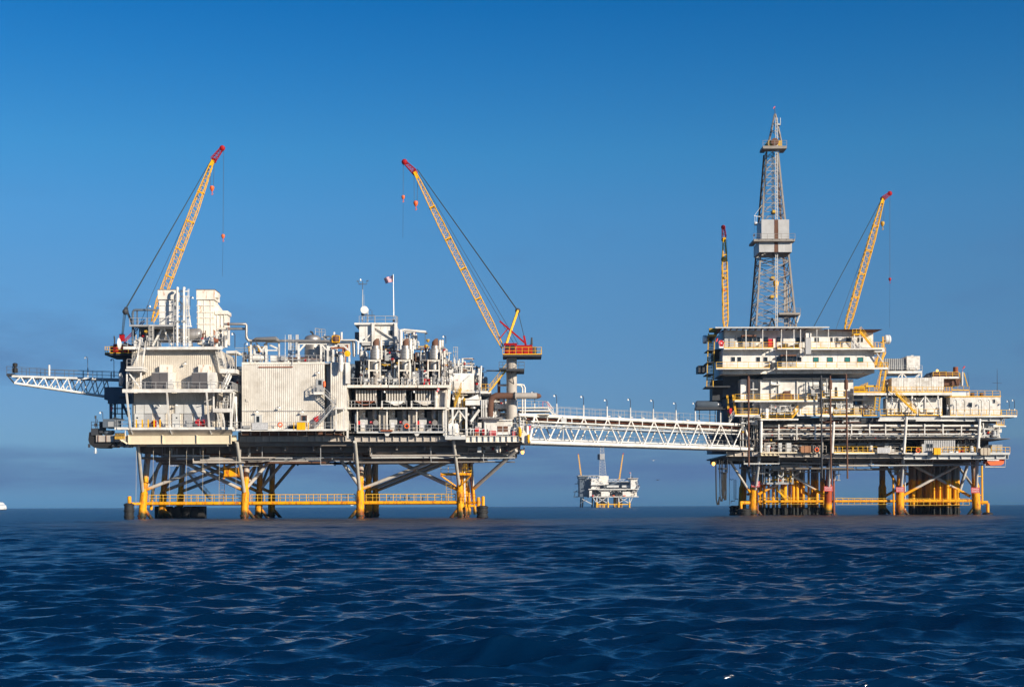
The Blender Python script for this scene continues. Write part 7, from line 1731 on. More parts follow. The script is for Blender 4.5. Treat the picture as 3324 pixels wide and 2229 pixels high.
solo('windsock',G().tube(v.P(440,455,1),v.P(455,390,1),.12,.22,8),M['pink'],'small pink windsock beside the red and white board','windsock')
part('orange_base',G().vb(v,430,430,446,460,.9,1.2),M['orange'],thing('orange_box','small orange box under the pink windsock','box',v.P(438,460,1)))
v=Q4
t=thing('white_module','bright white plated module below the quarters on right platform','building',v.P(1600,720,6))
part('upper_wall',G().vb(v,1182,152,2150,488,2.0,12),M['white'],t);part('lower_wall',G().vb(v,1182,514,2150,720,2.0,12),M['white'],t)
part('left_wall',G().vb(v,866,152,1181,488,3.5,12),M['white'],t);part('left_lower_wall',G().vb(v,866,514,1181,770,3.5,12),M['white'],t)
part('right_wall',G().vb(Q5,10,165,575,740,2.6,12),M['white'],t)
for x in (1185,1355,1475,1775):part('pilaster',G().vb(v,x,152,x+18,720,1.7,1.999),M['white'],t)
door(t,v,1372,268,1432,485,1.95,M['white'],(1408,335,1426,360));part('awning',G().vb(v,1372,228,1510,246,.4,1.99),M['white'],t);part('awning',G().vb(v,1030,305,1145,322,2,3.49),M['white'],t)
part('dark_opening',G().vb(v,1975,328,2028,488,1.95,2.02),M['ink'],t);part('dark_opening',G().vb(Q5,262,292,303,470,2.54,2.62),M['ink'],t);window(t,v,1660,558,1735,632,1.98,'shadegrey',0);window(t,v,912,525,1055,655,3.48,'glass',1)
for x0 in (1060,1120):part('corner_strip',G().vb(v,x0,590 if x0>1100 else 180,x0+25,720 if x0>1100 else 480,2.4,3.4),M['grey'],t)
solo('rusty_winch',G().vprism(v,[(1510,490),(1510,410),(1560,385),(1580,340),(1660,338),(1670,385),(1730,400),(1730,490)],-.4,1.5),M['brown'],'dark brown winch on the gallery of the white module','winch')
solo('white_cylinder',G().lathe(v.P(1285,790,0),[(v.m(32),0),(v.m(32),v.m(150)),(v.m(20),v.m(165)),(.02,v.m(168))],14),M['lamp'],'upright white cylinder on the lower gallery of the white module','tank',smooth=True)
solo('shade_gap_box',G().vb(v,1225,66,2330,150,1.0,14),M['dark'],'dark box filling the shaded gap between quarters and white module','beam')  # dark box stands in for the shaded gap under the quarters
for vv,x0,y0,x1,y1,d0,d1,lb in ((v,770,490,1090,515,-.5,3.4,'left part of the yellow edged upper gallery of the white module'),(v,1090,490,2110,515,-.5,1.99,'right part of the yellow edged upper gallery of the white module'),(v,770,722,1180,750,-.5,3.4,'left part of the lower gallery of the white module'),(v,1190,790,1800,812,-1.5,2,'low yellow edged step deck under the white module'),(v,1780,720,2339,745,-.5,2.5,'right part of the lower gallery of the white module'),(Q5,45,465,500,485,-.3,2.5,'yellow edged gallery behind the brown caissons'),(Q5,30,770,720,795,-.8,2.5,'rusty edged deck behind the brown caissons')):deckslab(vv,x0,y0,x1,y1,d0,d1,'white',lb,5)
for vv,pts,d,lb in ((v,[(778,490),(1080,490)],-.4,'on the upper gallery left of the first caisson'),(v,[(1095,490),(1800,490)],-.4,'in front of the dark brown winch'),(v,[(1805,490),(2100,490)],-.4,'before the dark opening of the white module'),(v,[(780,722),(1150,722)],-.4,'below the dark window of the white module'),(v,[(1200,795),(1700,795)],-1.4,'around the upright white cylinder'),(v,[(1850,720),(2330,720)],-.4,'on the lower gallery left of the second caisson'),(Q5,[(50,465),(440,465)],-.2,'on the gallery behind the brown caissons'),(Q5,[(230,770),(710,770)],-.7,'on the deck behind the third caisson'),(Q5,[(750,780),(990,780)],-.7,'left of the white braced panels'),(Q5,[(1030,775),(1640,775)],-1.1,'under the long yellow stair of the white braced panels'),(Q5,[(1690,775),(2080,775)],-1.1,'below the right hand white panels')):
 vrail(vv,pts,d,'yellow handrail '+lb,M['wood'],h=1.15 if vv is v else 1.2,sp=1.5,toe=Y)
stairs(v.P(1690,785,-1),v.P(1790,660,-1),(0,1,0),.9,'small yellow stair by the upright white cylinder',Y,M['white'])
pipework(v,1190,530,1780,720,.3,1.8,18,220,'white pipes along the lower gallery of the white module',['white','white','pale','galv'],rmax=.12,vessels=1)
pipework(v,1900,120,2330,480,.3,2.4,22,221,'grey poles and pipes left of the second caisson',['grey','galv','white','dark','pale'],rmax=.11,vessels=1)
pipework(Q5,30,480,570,740,.5,2.4,24,222,'white vessels and pipes behind the brown caissons',['white','white','pale','dirtyellow'],rmax=.16,vessels=5)
pipework(v,860,750,1230,880,-.5,3,14,223,'pipes under the left corner of the white module',['beam','pale','grey'],rmax=.12)
pipework(Q5,20,790,720,900,.5,3,16,224,'rusty beams under the deck of the brown caissons',['brown','beam','rusty','pale'],rmax=.15,vessels=0)
t=thing('dark_drum','large dark horizontal drum jutting out left below the quarters','tank',v.P(400,640,7));part('shell',G().lathe(v.P(165,570,8),[(v.m(55),-.3),(v.m(73),0),(v.m(73),v.m(520))],20,'x'),M['navy'],t,True);part('skid',G().vb(v,150,600,660,640,6.5,9.5),M['dark'],t)
for x in (200,370,455,490):part('leg',G().bar(v.P(x,640,7),v.P(x,860,7),.14),M['dark'],t)
solo('shaded_module',G().vb(v,580,470,868,860,7,15),M['navy'],'wall in painted shade navy behind the right end of the bridge top','module');solo('shaded_module',G().vb(v,405,930,860,1340,8,16),M['navy'],'module in painted shade navy seen through the right end of the bridge','module')  # both walls take navy in place of the shade they stand in
stairs(v.P(680,850,0),v.P(760,740,0),(0,1,0),1.0,'short white stair from the bridge top to the white module',M['white'])
for x0,y0,x1,y1,lb in ((640,410,690,760,'left'),(735,400,800,720,'right')):solo('yellow_ladder_rail',G().bar(v.P(x0,y0,1),v.P(x1-20,y1,1),.14).bar(v.P(x0+18,y0,1),v.P(x1,y1,1),.14),M['wood'],f'{lb} yellow ladder rail above the right end of the bridge','ladder')
fire_set(v,700,725,.5,'red fire hose point above the right end of the bridge')
for i,(vv,x,yt,yc0,yc1,vb,xb,yb,mt) in enumerate(((Q4,992,100,100,380,Q6,612,340,'brown'),(Q5,28,100,180,320,Q6,1722,520,'dark'),(Q5,182,100,180,330,Q6,1860,530,'brown'),(Q5,452,75,170,330,Q6,2110,530,'brown'))):
 t=thing('caisson',f'{ORD[i]} long vertical brown caisson pipe from the left on the front of right platform','caisson',vv.P(x,400,-3),'vertical caissons of the right platform')
 bot=vb.P(xb,yb,-11);tp=vv.P(x,yt,-3)
 part('pipe',G().tube(tp,bot,.17,n=10),M[mt],t,True);part('casing',G().tube(lerp(tp,bot,.02) if i==0 else vv.P(x,yc0,-3),vv.P(x,yc1,-3),.38 if i else .3,n=12),M[mt],t,True)
v=Q5
deckslab(v,578,395,1140,428,-1.2,8,'white','white deck with yellow rails right of the brown caissons',8);deckslab(v,1165,385,2245,428,-1.2,8,'white','white deck under the long stained roof boxes',10)
vrail(v,[(585,388),(1115,388)],-1.1,'yellow handrail on the deck with stacked yellow pipes',Y,h=v.m(95),sp=1.1,toe=Y,mids=2);vrail(v,[(1170,382),(1280,382)],-1.1,'short yellow handrail at the head of the long yellow stair',Y,h=v.m(95),sp=.7,toe=Y,mids=2);vrail(v,[(1290,380),(2110,380)],-1.1,'yellow handrail in front of the long stained roof boxes',M['wood'],h=v.m(88),sp=1.0,toe=Y);vrail(v,[(2115,382),(2245,385)],-1.2,'dense yellow handrail at the right end of the long stained roof boxes',Y,h=v.m(95),sp=.5,toe=Y,mids=2)
t=thing('pipe_stack','rack of stacked yellow and brown pipes on the right platform','pipe stack',v.P(800,385,1))
for k in range(7):part('pipe',G().tube(v.P(590,375-k*14,1+k%2),v.P(790-k*4,375-k*14,1+k%2),.15,n=7),M[('yellow','dirtyellow','brown')[k%3]],t,True)
for k in range(6):part('stanchion',G().bar(v.P(690+k*25,385,2),v.P(690+k*25,262-k*10,2),.18),M['dirtyellow'],t)
part('green_beam',G().vb(v,790,262,1010,285,1,2),M['wood'],t)
for i,(x0,x1) in enumerate(((1226,1430),(1432,1698),(1700,1898),(1900,2114))):
 t=thing('roof_box',f'{ORD[i]} long white stained box from the left above the yellow rails','container',v.P((x0+x1)/2,378,0),'stained white roof boxes');part('body',G().vb(v,x0,134,x1-3,378,0,5),M['stained'],t);n=5
 for k in range(1,n):part('seam',G().vb(v,x0+(x1-x0)*k/n,140,x0+(x1-x0)*k/n+3,372,-.04,-.002),M['stained'],t)
solo('side_box',G().vb(v,1120,165,1225,378,1.5,5),M['cover'],'tan shaded box left of the stained white boxes','container')
def person(p,label,shirt,legs):
 t=thing('person',label,'person',p);g=G();s=Vector(p)
 J=dict(pel=(0,0,.95),ch=(0,0,1.35),nk=(0,0,1.52),hd=(0,-.02,1.68));bm=bpy.data.meshes.new('body')
 V=[(0,0,.95),(0,0,1.15),(0,.01,1.4),(0,0,1.52),(0,-.01,1.60),(0,-.02,1.72),(-.11,0,.88),(-.12,-.03,.48),(-.12,.02,.07),(-.12,-.14,.04),(.11,0,.88),(.13,-.03,.48),(.14,.03,.07),(.14,-.13,.04),(-.2,0,1.42),(-.26,.04,1.12),(-.23,-.1,.9),(.2,0,1.42),(.26,.04,1.12),(.23,-.1,.9)]
 E=[(0,1),(1,2),(2,3),(3,4),(4,5),(0,6),(6,7),(7,8),(8,9),(0,10),(10,11),(11,12),(12,13),(2,14),(14,15),(15,16),(2,17),(17,18),(18,19)]
 R=[.13,.14,.15,.06,.08,.1,.09,.065,.045,.045,.09,.065,.045,.045,.065,.045,.04,.065,.045,.04]
 bm.from_pydata(V,E,[]);o=bpy.data.objects.new('body',bm);COL.objects.link(o);o.modifiers.new('skin','SKIN');sk=bm.skin_vertices[0].data
 for i_,r_ in enumerate(R):sk[i_].radius=(r_,r_)
 sk[0].use_root= True;o.modifiers.new('sub','SUBSURF').levels=1;bm.materials.append(M[legs]);o.parent=t
 part('shirt',G().lathe(s+Vector((0,0,.98)),[(.15,0),(.17,.15),(.2,.42),(.08,.54)],10),M[shirt],t,True);part('hard_hat',G().ball(s+Vector((0,-.02,1.76)),.14,8,.8),M['lamp'],t,True)
person(v.P(1152,385,-.9),'person in dark clothes standing at the yellow rail left of the stained boxes','ink','ink')
person(Q3.P(842,1160,.6),'person in a pale blue shirt standing in the dark doorway left of the mildewed block','signwhite','navy')
t=thing('white_panel_module','white panelled module with braced columns under the stained boxes','building',v.P(1600,770,4))
for x0,x1 in ((1140,1228),(1230,1340),(1345,1560),(1585,1780),(1812,2000),(2010,2085)):part('wall_panel',G().vb(v,x0,472,x1-4,716,1.2,4),M['white'],t)
part('sill',G().vb(v,1140,738,2085,765,.3,4),M['white'],t);part('rear_wall',G().vb(v,1130,430,2230,768,6,6.3),M['dark'],t)
for x in (1140,1235,1572,1795,2010):part('column',G().bar(v.P(x,428,-.8),v.P(x,770,-.8),.26),M['white'],t)
for x0,y0,x1,y1 in ((1340,480,1250,700),(1775,470,1610,690),(1815,470,1995,740),(1230,470,1160,730),(1400,560,1500,700)):part('brace',G().bar(v.P(x0,y0,-.7),v.P(x1,y1,-.7),.2),M['white'],t)
part('lower_beam',G().vb(v,1020,792,2310,840,-.6,.2),M['pale'],t);part('flange',G().vb(v,1000,842,1430,868,-1.1,-.2),M['white'],t);part('flange',G().vb(v,1640,845,2310,868,-1.1,-.2),M['white'],t)
t=thing('white_open_module','open white module with dark window left of the white braced panels','building',v.P(760,770,3));part('band',G().vb(v,580,430,950,515,1,8),M['white'],t);part('dark_window',G().vb(v,585,435,735,490,.9,.99),M['navy'],t);part('wall',G().vb(v,740,520,950,600,2,8),M['white'],t);part('blue_strip',G().vb(v,608,530,640,585,2.5,2.7),M['blue'],t);part('shade',G().vb(v,580,516,740,600,3,8),M['navy'],t);part('rusty_panel',G().vb(v,585,600,950,760,2.5,8),M['rustwhite'],t);part('tan_box',G().vb(v,585,625,672,765,.6,2),M['cover'],t)
pipework(v,670,600,1000,760,.8,2.2,12,230,'rusty white valves in front of the open white module',['rustwhite','brown','white'],rmax=.12,vessels=1)
t=thing('lattice_support','brown lattice leg standing left of the white braced panels','lattice leg',v.P(960,770,0))
for x0,x1 in ((955,930),(1028,1005)):part('leg',G().bar(v.P(x0,430,-.5),v.P(x1,700,-.5),.25),M['dirtyellow'],t)
for k in range(5):part('rung',G().bar(v.P(952-k*5,450+k*52,-.5),v.P(1026-k*5,490+k*52,-.5),.12),M['dirtyellow'],t)
stairs(v.P(1640,740,-2),v.P(1295,395,-2),(0,1,0),1.0,'long yellow stair in front of the white braced panels',M['wood'],M['dirtyellow'])
lamp_post(v.P(1145,770,-1.2),v.m(400),'slim dark lamp pole at the left of the white braced panels',1)
for x,lb in ((1660,'left'),(2048,'right')):lamp_post(v.P(x,770,-1.2),v.m(290),f'{lb} lamp post with white sleeve before the white braced panels',-1,sleeve=1.6)
t=thing('cargo_container','grey corrugated container beside a white tank box behind the quarters','container',Q2.P(1750,985,4));q=Q2.R(1548,775,1992,985,4);part('wall',G().corr(q[0],q[1],q[2],q[3],292,.4,.14,3),M['grey'],t)
solo('white_tank_box',G().vb(Q2,1995,728,2245,985,3.5,8).vb(Q2,2080,712,2120,728,4,4.6),M['stained'],'tall white tank box right of the grey corrugated container','tank')
t=thing('upper_deck_frame','white truss deck carrying the corrugated container and tank box','deck',Q2.P(1950,1125,3));part('floor',G().vb(Q2,1640,1010,2285,1050,2.5,9),M['white'],t)
for x in (1905,2270):part('post',G().bar(Q2.P(x,1048,2.8),Q2.P(x,1130,2.8),.24),M['white'],t)
for x0,x1 in ((1890,1830),(1920,1985),(2255,2195),(2230,2160)):part('brace',G().bar(Q2.P(x0,1060,2.8),Q2.P(x1,1125,2.8),.16),M['white'],t)
vrail(Q2,[(1650,1010),(2285,1010)],2.6,'grey handrail before the corrugated container and tank box',M['galv'],h=v.m(95),sp=1.3)
v=Q3
t=thing('mildewed_block','white block with grey mildew stains at the right end of right platform','building',v.P(1330,1180,4));part('walls',G().vb(v,890,852,1775,1185,.2,9),M['stained'],t);part('parapet',G().vb(v,885,838,1780,851,.05,9.2),Y,t);window(t,v,1213,955,1270,1030,.18,bars=0);window(t,v,1645,900,1675,960,.18,bars=0)
t=thing('generator_house','rusty brown engine platform with stack on top of right platform','engine',v.P(900,660,3));part('upper_deck',G().vb(v,570,498,1045,528,1,7),M['white'],t);part('engine',G().vb(v,600,425,1030,497,2,6),M['brown'],t);part('lower_panel',G().vb(v,785,530,1060,650,2.5,7),M['brown'],t);part('stack',G().lathe(v.P(983,500,3),[(v.m(44),0),(v.m(44),v.m(172))],16),M['rusty'],t,True);part('base',G().vb(v,918,770,1225,838,.6,8),M['white'],t);part('cover',G().vprism(v,[(480,505),(570,415),(830,400),(830,430),(600,440),(580,510)],2,6),M['dark'],t)
vrail(v,[(590,498),(1045,498)],.9,'yellow handrail around the rusty engine platform',M['wood'],h=v.m(82),sp=1.2);vrail(v,[(925,740),(1222,745)],.5,'yellow handrail below the rusty engine platform',M['dirtyellow'],h=v.m(75),sp=1.0,toe=Y);vrail(v,[(1230,840),(1765,840)],.2,'yellow handrail on the roof of the mildewed block',M['wood'],h=v.m(95),sp=1.4)
for x0,x1 in ((1055,1085),(1130,1195)):solo('leaning_mast',G().bar(v.P(x0,430,1),v.P(x1,665,1),.2),M['dirtyellow'],f'{"left" if x0 < 1100 else "right"} yellow leaning prop right of the rusty engine platform','prop')
solo('white_riser',G().tube(v.P(1100,660,.8),v.P(1102,415,.8),.17,n=8),M['white'],'white riser between the yellow leaning props','pipe');solo('roof_antenna',G().tube(v.P(1714,750,1),v.P(1713,365,1),.06,.03,6).tube(v.P(1630,605,1),v.P(1800,615,1),.03,n=5),M['dark'],'tall thin antenna with crossbar on the mildewed block','antenna');solo('roof_antenna',G().tube(v.P(1212,680,1),v.P(1200,425,1),.05,.025,6),M['dark'],'thin whip antenna right of the rusty engine platform','antenna')
t=thing('lit_lamp','lit amber beacon at the left of the rusty engine platform','lamp',v.P(660,410,1));part('globe',G().ball(v.P(660,392,1),.24,8),M['lit'],t,True);part('stand',G().bar(v.P(660,410,1),v.P(660,440,1),.12),M['dark'],t)
solo('windsock',G().tube(v.P(1112,355,1),v.P(1142,318,1),.1,.18,8).tube(v.P(1112,355,1),v.P(1105,420,1),.03,n=5),M['pink'],'red windsock right of the rusty engine stack','windsock')
for x,lb in ((1290,'left'),(1450,'right')):solo('roof_crate',G().vb(v,x-20,775,x+25,838,2,3),M['brown'],f'{lb} brown crate behind the rail on the mildewed block roof','crate')
for i,x in enumerate((1000,1140,1437,1582)):lamp_post(v.P(x,1190,-1.4),v.m(280),f'{ORD[i]} lamp post from the left before the mildewed block',-1,sleeve=.8)
for i,(x,h) in enumerate(((1925,270),(2018,285))):lamp_post(v.P(x,1190,-1),v.m(h),f'{("left","right")[i]} lamp post on the far right walkway of right platform',-1,sleeve=1.4)
deckslab(v,720,1180,2060,1205,-1.5,.2,'white','walkway in front of the mildewed block at the right end',9);vrail(v,[(895,1182),(1780,1182)],-1.4,'yellow handrail in front of the mildewed block',M['wood'],h=1.15,sp=1.5,toe=Y);vrail(v,[(1790,1185),(2060,1190)],-1.4,'yellow handrail at the far right end of right platform',M['wood'],h=1.15,sp=.9,toe=Y)
girder('plate_girder','pale girder under the mildewed block walkway',*v.R(720,1208,1800,1280,-.6)[:2],287.4,*v.R(720,1208,1800,1280,-.6)[2:],M['pale'],5);part('walkway_bracket',G().vprism(v,[(1800,1207),(2060,1207),(1820,1245)],-1,1),M['grey'],thing('walkway_bracket','grey bracket under the far right walkway end','bracket',v.P(1900,1245,0)))
solo('dark_passage',G().vb(v,752,870,890,1185,3,3.3),M['dark'],'dark passage wall left of the mildewed block','wall');solo('right_pipe',G().lathe(v.P(1640,1370,-.8),[(.1,-.2),(v.m(26),0),(v.m(26),.8),(v.m(14),1.2),(v.m(14),v.m(225))],14,'x'),M['white'],'white pipe with round end below the right walkway','pipe',smooth=True)
vrail(v,[(1700,1350),(1835,1350)],-.5,'dense yellow handrail below the far right walkway',Y,h=v.m(95),sp=.5,toe=Y)
v=Q8
t=thing('drilling_derrick','tall grey steel lattice drilling derrick on the right platform','derrick',v.P(250,1530,4))
def dq(side,back,y):
 f=(1525-y)/1205;x=116+(200-116)*f if side==0 else 387+(282-387)*f;p=v.P(x,y,0)
 cx_=v.P(250,y,0).x;hw=abs(p.x-cx_);return Vector((p.x,v.Y+(4.3-hw if not back else 4.3+hw),p.z))
for s in (0,1):
 for b_ in (0,1):part('leg',G().bar(dq(s,b_,1545),dq(s,b_,318),.34),M['derrick' if not b_ else 'brown'],t)
LV=[1525,1440,1345,1250,1160,1075,1020];LV2=[800,735,672,612,555,500,448,398,355,318]
for L_ in (LV,LV2):
 for y0,y1 in zip(L_,L_[1:]):
  for (s0,b0),(s1,b1) in (((0,0),(1,0)),((1,0),(1,1)),((1,1),(0,1)),((0,1),(0,0))):
   p,q,r_,u=dq(s0,b0,y0),dq(s1,b1,y0),dq(s0,b0,y1),dq(s1,b1,y1);m0,m1=(p+q)/2,(r_+u)/2
   part('girt',G().bar(p,q,.10),M['derrick'],t);g=G()
   if y0>1000:g.bar(p,u,.14).bar(q,r_,.14)
   else:g.bar(p,m1,.10).bar(q,m1,.10)
   part('brace',g,M['derrick'],t)
for y0,y1,x0,x1,z in ((800,930,150,338,-1.2),(945,1020,134,357,-1.6)):
 for xa,xb in ((x0,236),(264,x1)):part('cladding',G().vb(v,xa,y0,xb,y1,z,z+.15),M['galv'],t)
 a,b,c0,c1=v.R(x0,y0,x1,y1,z);w=b-a
 part('cladding',G().box(a,a+.15,v.Y+z+.16,v.Y+z+w,c0,c1),M['galv'],t);part('cladding',G().box(b-.15,b,v.Y+z+.16,v.Y+z+w,c0,c1),M['galv'],t);part('cladding',G().box(a,b,v.Y+z+w,v.Y+z+w+.15,c0,c1),M['galv'],t);part('ladder_slot',G().vb(v,237,y0,263,y1,z+.05,z+.1),M['brown'],t)
part('monkey_board',G().vb(v,98,932,378,946,-2.6,-.2).vb(v,98,932,128,946,-.19,6).vb(v,352,932,378,946,-.19,6),M['derrick'],t);part('crown_platform',G().vb(v,160,300,322,318,-.4,2).vb(v,160,300,190,318,2.01,6).vb(v,292,300,322,318,2.01,6),M['derrick'],t);part('side_platform',G().vb(v,270,1430,415,1444,-1,4),M['derrick'],t);part('platform_brace',G().bar(v.P(410,1444,0),v.P(390,1500,0),.3),M['pale'],t)
for pts,d,h,lb in (([(98,932),(378,932)],-2.9,36,'around the monkey board of the derrick'),([(160,300),(322,300)],-.35,36,'around the crown of the derrick'),([(272,1430),(415,1430)],-.9,28,'on the low side platform of the derrick')):vrail(v,pts,d,'grey handrail '+lb,M['derrick'],h=v.m(h),sp=1.3)
part('crown_block',G().vb(v,195,262,290,300,1,6),M['dirtyellow'],t);part('crown_wheel',G().lathe(v.P(240,275,.9),[(.2,-.3),(.8,-.25),(.8,.25),(.2,.3)],16,'y'),M['brown'],t)
for x0,x1,d in ((205,240,1.5),(284,245,1.5),(200,240,7),(278,245,7)):part('crown_leg',G().bar(v.P(x0,265,d),v.P(x1,85,4),.25),M['derrick'],t)
for y,a_,b_ in ((150,228,259),(200,218,268)):part('crown_beam',G().bar(v.P(a_,y,1.8),v.P(b_,y,1.8),.15).bar(v.P(a_,y,1.8),v.P(b_+4,y+45,1.6),.12),M['derrick'],t)
part('crown_basket',G().vb(v,262,150,280,158,2,4).vb(v,277,110,281,156,2,2.2),M['pale'],t);part('flag_staff',G().tube(v.P(243,90,4),v.P(240,42,4),.07,n=5),M['dark'],t)
lad=[(252,1525),(252,100)]
for x in (247,259):part('ladder_rail',G().bar(v.P(x,1525,-1.9),v.P(x,110,1.2),.12),M['pale'],t)
for k in range(60):inst('rung',unit_box('rung',M['pale'],v.m(12),.06,.08),lerp(v.P(253,1520,-1.9),v.P(253,115,1.2),k/60),t)
for x in (222,228,232,262):rope('drilling_line',t,[v.P(x,1525 if x>260 else 1215,3),v.P(x,300,3)],.05)
for x,y0 in ((318,1210),(330,1260),(345,1230),(308,1190)):part('stand_of_pipe',G().tube(v.P(x,1525,5),v.P(x-6,y0,5),.12,n=6),M['beam'],t)
for x0,x1 in ((200,222),(243,222)):part('base_strut',G().bar(v.P(x0,1525,-1),v.P(x1,1468,-1),.28),M['dark'],t)
part('floodlight',G().vb(v,165,1495,184,1508,-1.5,-1),M['dark'],t)
for x,y in ((228,1195),(225,1322),(238,745)):part('torque_arm',G().vb(v,x-12,y-10,x+12,y+8,1,3),M['dirtyellow'],t)
solo('pennant',G().vprism(v,[(228,45),(243,30),(243,38),(232,50)],4,4.05),M['pink'],'red pennant flying at the very top of the derrick','flag')
t=thing('travelling_block','yellow travelling block hanging inside the derrick','hoist block',v.P(248,1330,3));part('block',G().lathe(v.P(248,1272,3),[(v.m(9),0),(v.m(17),v.m(25)),(v.m(20),v.m(45)),(v.m(16),v.m(60)),(v.m(6),v.m(66))],14),Y,t,True);part('hook',G().tube(v.P(248,1275,3),v.P(249,1330,3),.35,.2,8),Y,t,True)
t=thing('side_boom','thin boom with two hanging lamps on the left of the derrick','boom',v.P(100,780,2));part('boom',G().bar(v.P(160,782,2),v.P(100,776,2),.12).bar(v.P(100,776,2),v.P(158,695,2),.06),M['rustwhite'],t);part('lamp',G().ball(v.P(111,828,2),.4,8).bar(v.P(111,828,2),v.P(116,780,2),.05),M['lamp'],t);part('lamp',G().ball(v.P(99,907,2),.25,8).bar(v.P(99,907,2),v.P(104,780,2),.04),M['lamp'],t)
v=D1
t=thing('crane','yellow lattice crane boom standing almost upright left of the derrick','crane',v.P(180,1560,-4));crane_boom(t,v.P(182,1560,-6),v.P(165,565,8),v.P(156,450,14),v.m(52),Y,(0,1,0),n=22,lac=.055,r=.09);part('base_machinery',G().vb(v,140,1540,220,1600,-7,-3),M['red'],t);rope('hoist_rope',t,[v.P(215,1520,-5),v.P(192,580,8)],.04);part('boom_clutter',G().ball(v.P(160,790,4),.6,7).ball(v.P(170,985,1),.35,7),M['dirtyellow'],t);part('ball',G().ball(v.P(157,1115,0),.35,8),M['orange'],t,True)
t=thing('crane','yellow lattice crane boom right of the derrick, leaning right','crane',v.P(1450,1600,-2));crane_boom(t,v.P(1442,1600,-2),v.P(1852,145,-2),v.P(1922,92,-2),v.m(62),Y,(0,1,0),n=24,lac=.06,r=.095);part('base_machinery',G().vb(v,1380,1570,1500,1640,-1,3),M['red'],t)
for s in (-.4,.4):rope('pendant',t,[v.P(1112,1510,-2+s),v.P(1838,150,-2+s)],.075)
rope('hoist_rope',t,[v.P(1350,1530,-2),v.P(1690,600,-2),v.P(1842,150,-2)],.04)
hook_block(v.P(1845,415,-2),v.P(1835,190,-2),'orange yellow hook block under the right crane boom of right platform',.45,'dirtyellow',topb=v.P(1862,165,-2))
hook_block(v.P(1923,1003,-2),v.P(1923,95,-2),'small red ball hook on the long line of the right crane boom',.3,'red',two=False,tail=v.P(1920,1518,-2))
v=View(1820,1440,6.879,1500)
t=thing('distant_platform','small white and yellow oil platform far off under the bridge','oil platform',v.P(1050,1390,20))
def fb(n,x0,y0,x1,y1,d0,d1,mt): return part(n,G().vb(v,x0,y0,x1,y1,d0,d1),M[mt],t)
for a_ in (('deck',640,1172,1740,1186,-2,45,'white'),('deck',620,1003,1750,1018,-2,45,'white'),('shade_side',425,760,660,1180,6,45,'navy'),('module',675,770,870,860,0,20,'white'),('module',680,850,960,915,-1,20,'white'),('module',680,920,870,1000,0,20,'white'),('module',870,715,1070,905,3,20,'white'),('module',1075,850,1560,1000,14,30,'navy'),('module',1030,925,1300,970,4,10,'pale'),('module',1370,925,1545,970,4,10,'pale'),('quarters',1565,780,1715,1000,0,20,'white'),('roof_slab',1505,762,1735,780,-2,25,'beam'),('module',640,1040,700,1165,0,20,'white'),('module',905,1060,1100,1165,0,20,'white'),('module',1385,1065,1560,1165,0,20,'white'),('module',1560,1080,1700,1165,2,20,'rustwhite'),('backing',640,1020,1700,1170,18,20,'dark'),('backing',640,900,1600,1000,30,40,'navy'),('roof_truss_beam',385,705,870,716,2,40,'pale'),('gallery',670,905,980,918,-3,0,'white'),('pipe_beam',830,1020,1460,1034,-1,1,'white'),('lifeboat',1160,1145,1205,1165,-3,0,'orange'),('lifeboat',1400,1145,1450,1165,-3,0,'orange'),('walkway_beam',780,1340,1560,1356,0,2,'yellow'),('shade_clad',405,705,600,770,4,40,'navy')):fb(*a_)  # navy and dark boxes carry the shaded side in their colour
part('red_drum',G().ball(v.P(715,1160,-3),1.05,10),M['firered'],t,True)
for k in range(9):part('truss_web',G().bar(v.P(1075+k*50,795 if k%2 else 840,2),v.P(1125+k*50,840 if k%2 else 795,2),.4),M['pale'],t)
for y in (792,842):part('truss_chord',G().bar(v.P(1075,y,2),v.P(1540,y,2),.5),M['pale'],t)
for k in range(6):part('side_brace',G().bar(v.P(600+k*50,712 if k%2 else 790,0),v.P(650+k*50,790 if k%2 else 712,0),.5),M['pale'],t)
for x in (805,1058,1295,1535):part('leg',G().tube(v.P(x,1420,0),v.P(x,1300,0),.85,n=10),M['yellow'],t,True);part('leg_top',G().tube(v.P(x,1300,0),v.P(x-4,1186,0),.65,n=8),M['pale'],t,True)
for x in (440,485,700,760):part('shaded_leg',G().tube(v.P(x,1420,30),v.P(x+15,1190,30),.8,n=8),M['navy'],t,True)  # rear left legs coloured navy in place of their shade
for x0,y0,x1,y1 in ((810,1320,1030,1195),(1045,1320,830,1195),(1300,1320,1500,1195),(1530,1320,1310,1195),(720,1195,800,1310),(1605,1195,1545,1320),(430,1330,600,1230),(480,1230,700,1340)):part('brace',G().bar(v.P(x0,y0,0),v.P(x1,y1,0),.75),M['pale' if y0!=1330 else 'navy'],t)  # left braces take navy as painted shade
rg=random.Random(3)
for k in range(42):x=rg.choice((rg.uniform(830,1040),rg.uniform(1180,1370)));part('conductor',G().tube(v.P(x,1420,12),v.P(x,1190,12),rg.uniform(.3,.6),n=6),M[rg.choice(['dirtyellow','yellow','beam','brown'])],t)
fx=[(865,712),(1015,712),(890,40),(955,40)]
for a_,b_ in ((0,2),(1,3)):
 for d in (4,14):part('derrick_leg',G().bar(v.P(*fx[a_],d),v.P(*fx[b_],d),.45),M['galv'],t)
for k in range(11):
 f,h=k/11,(k+1)/11;L_= lambda i,j,u:v.P(fx[i][0]+(fx[j][0]-fx[i][0])*u,712-672*u,4);part('derrick_brace',G().bar(L_(0,2,f),L_(1,3,h),.28).bar(L_(1,3,f),L_(0,2,h),.28).bar(L_(0,2,f),L_(1,3,f),.22),M['galv'],t)
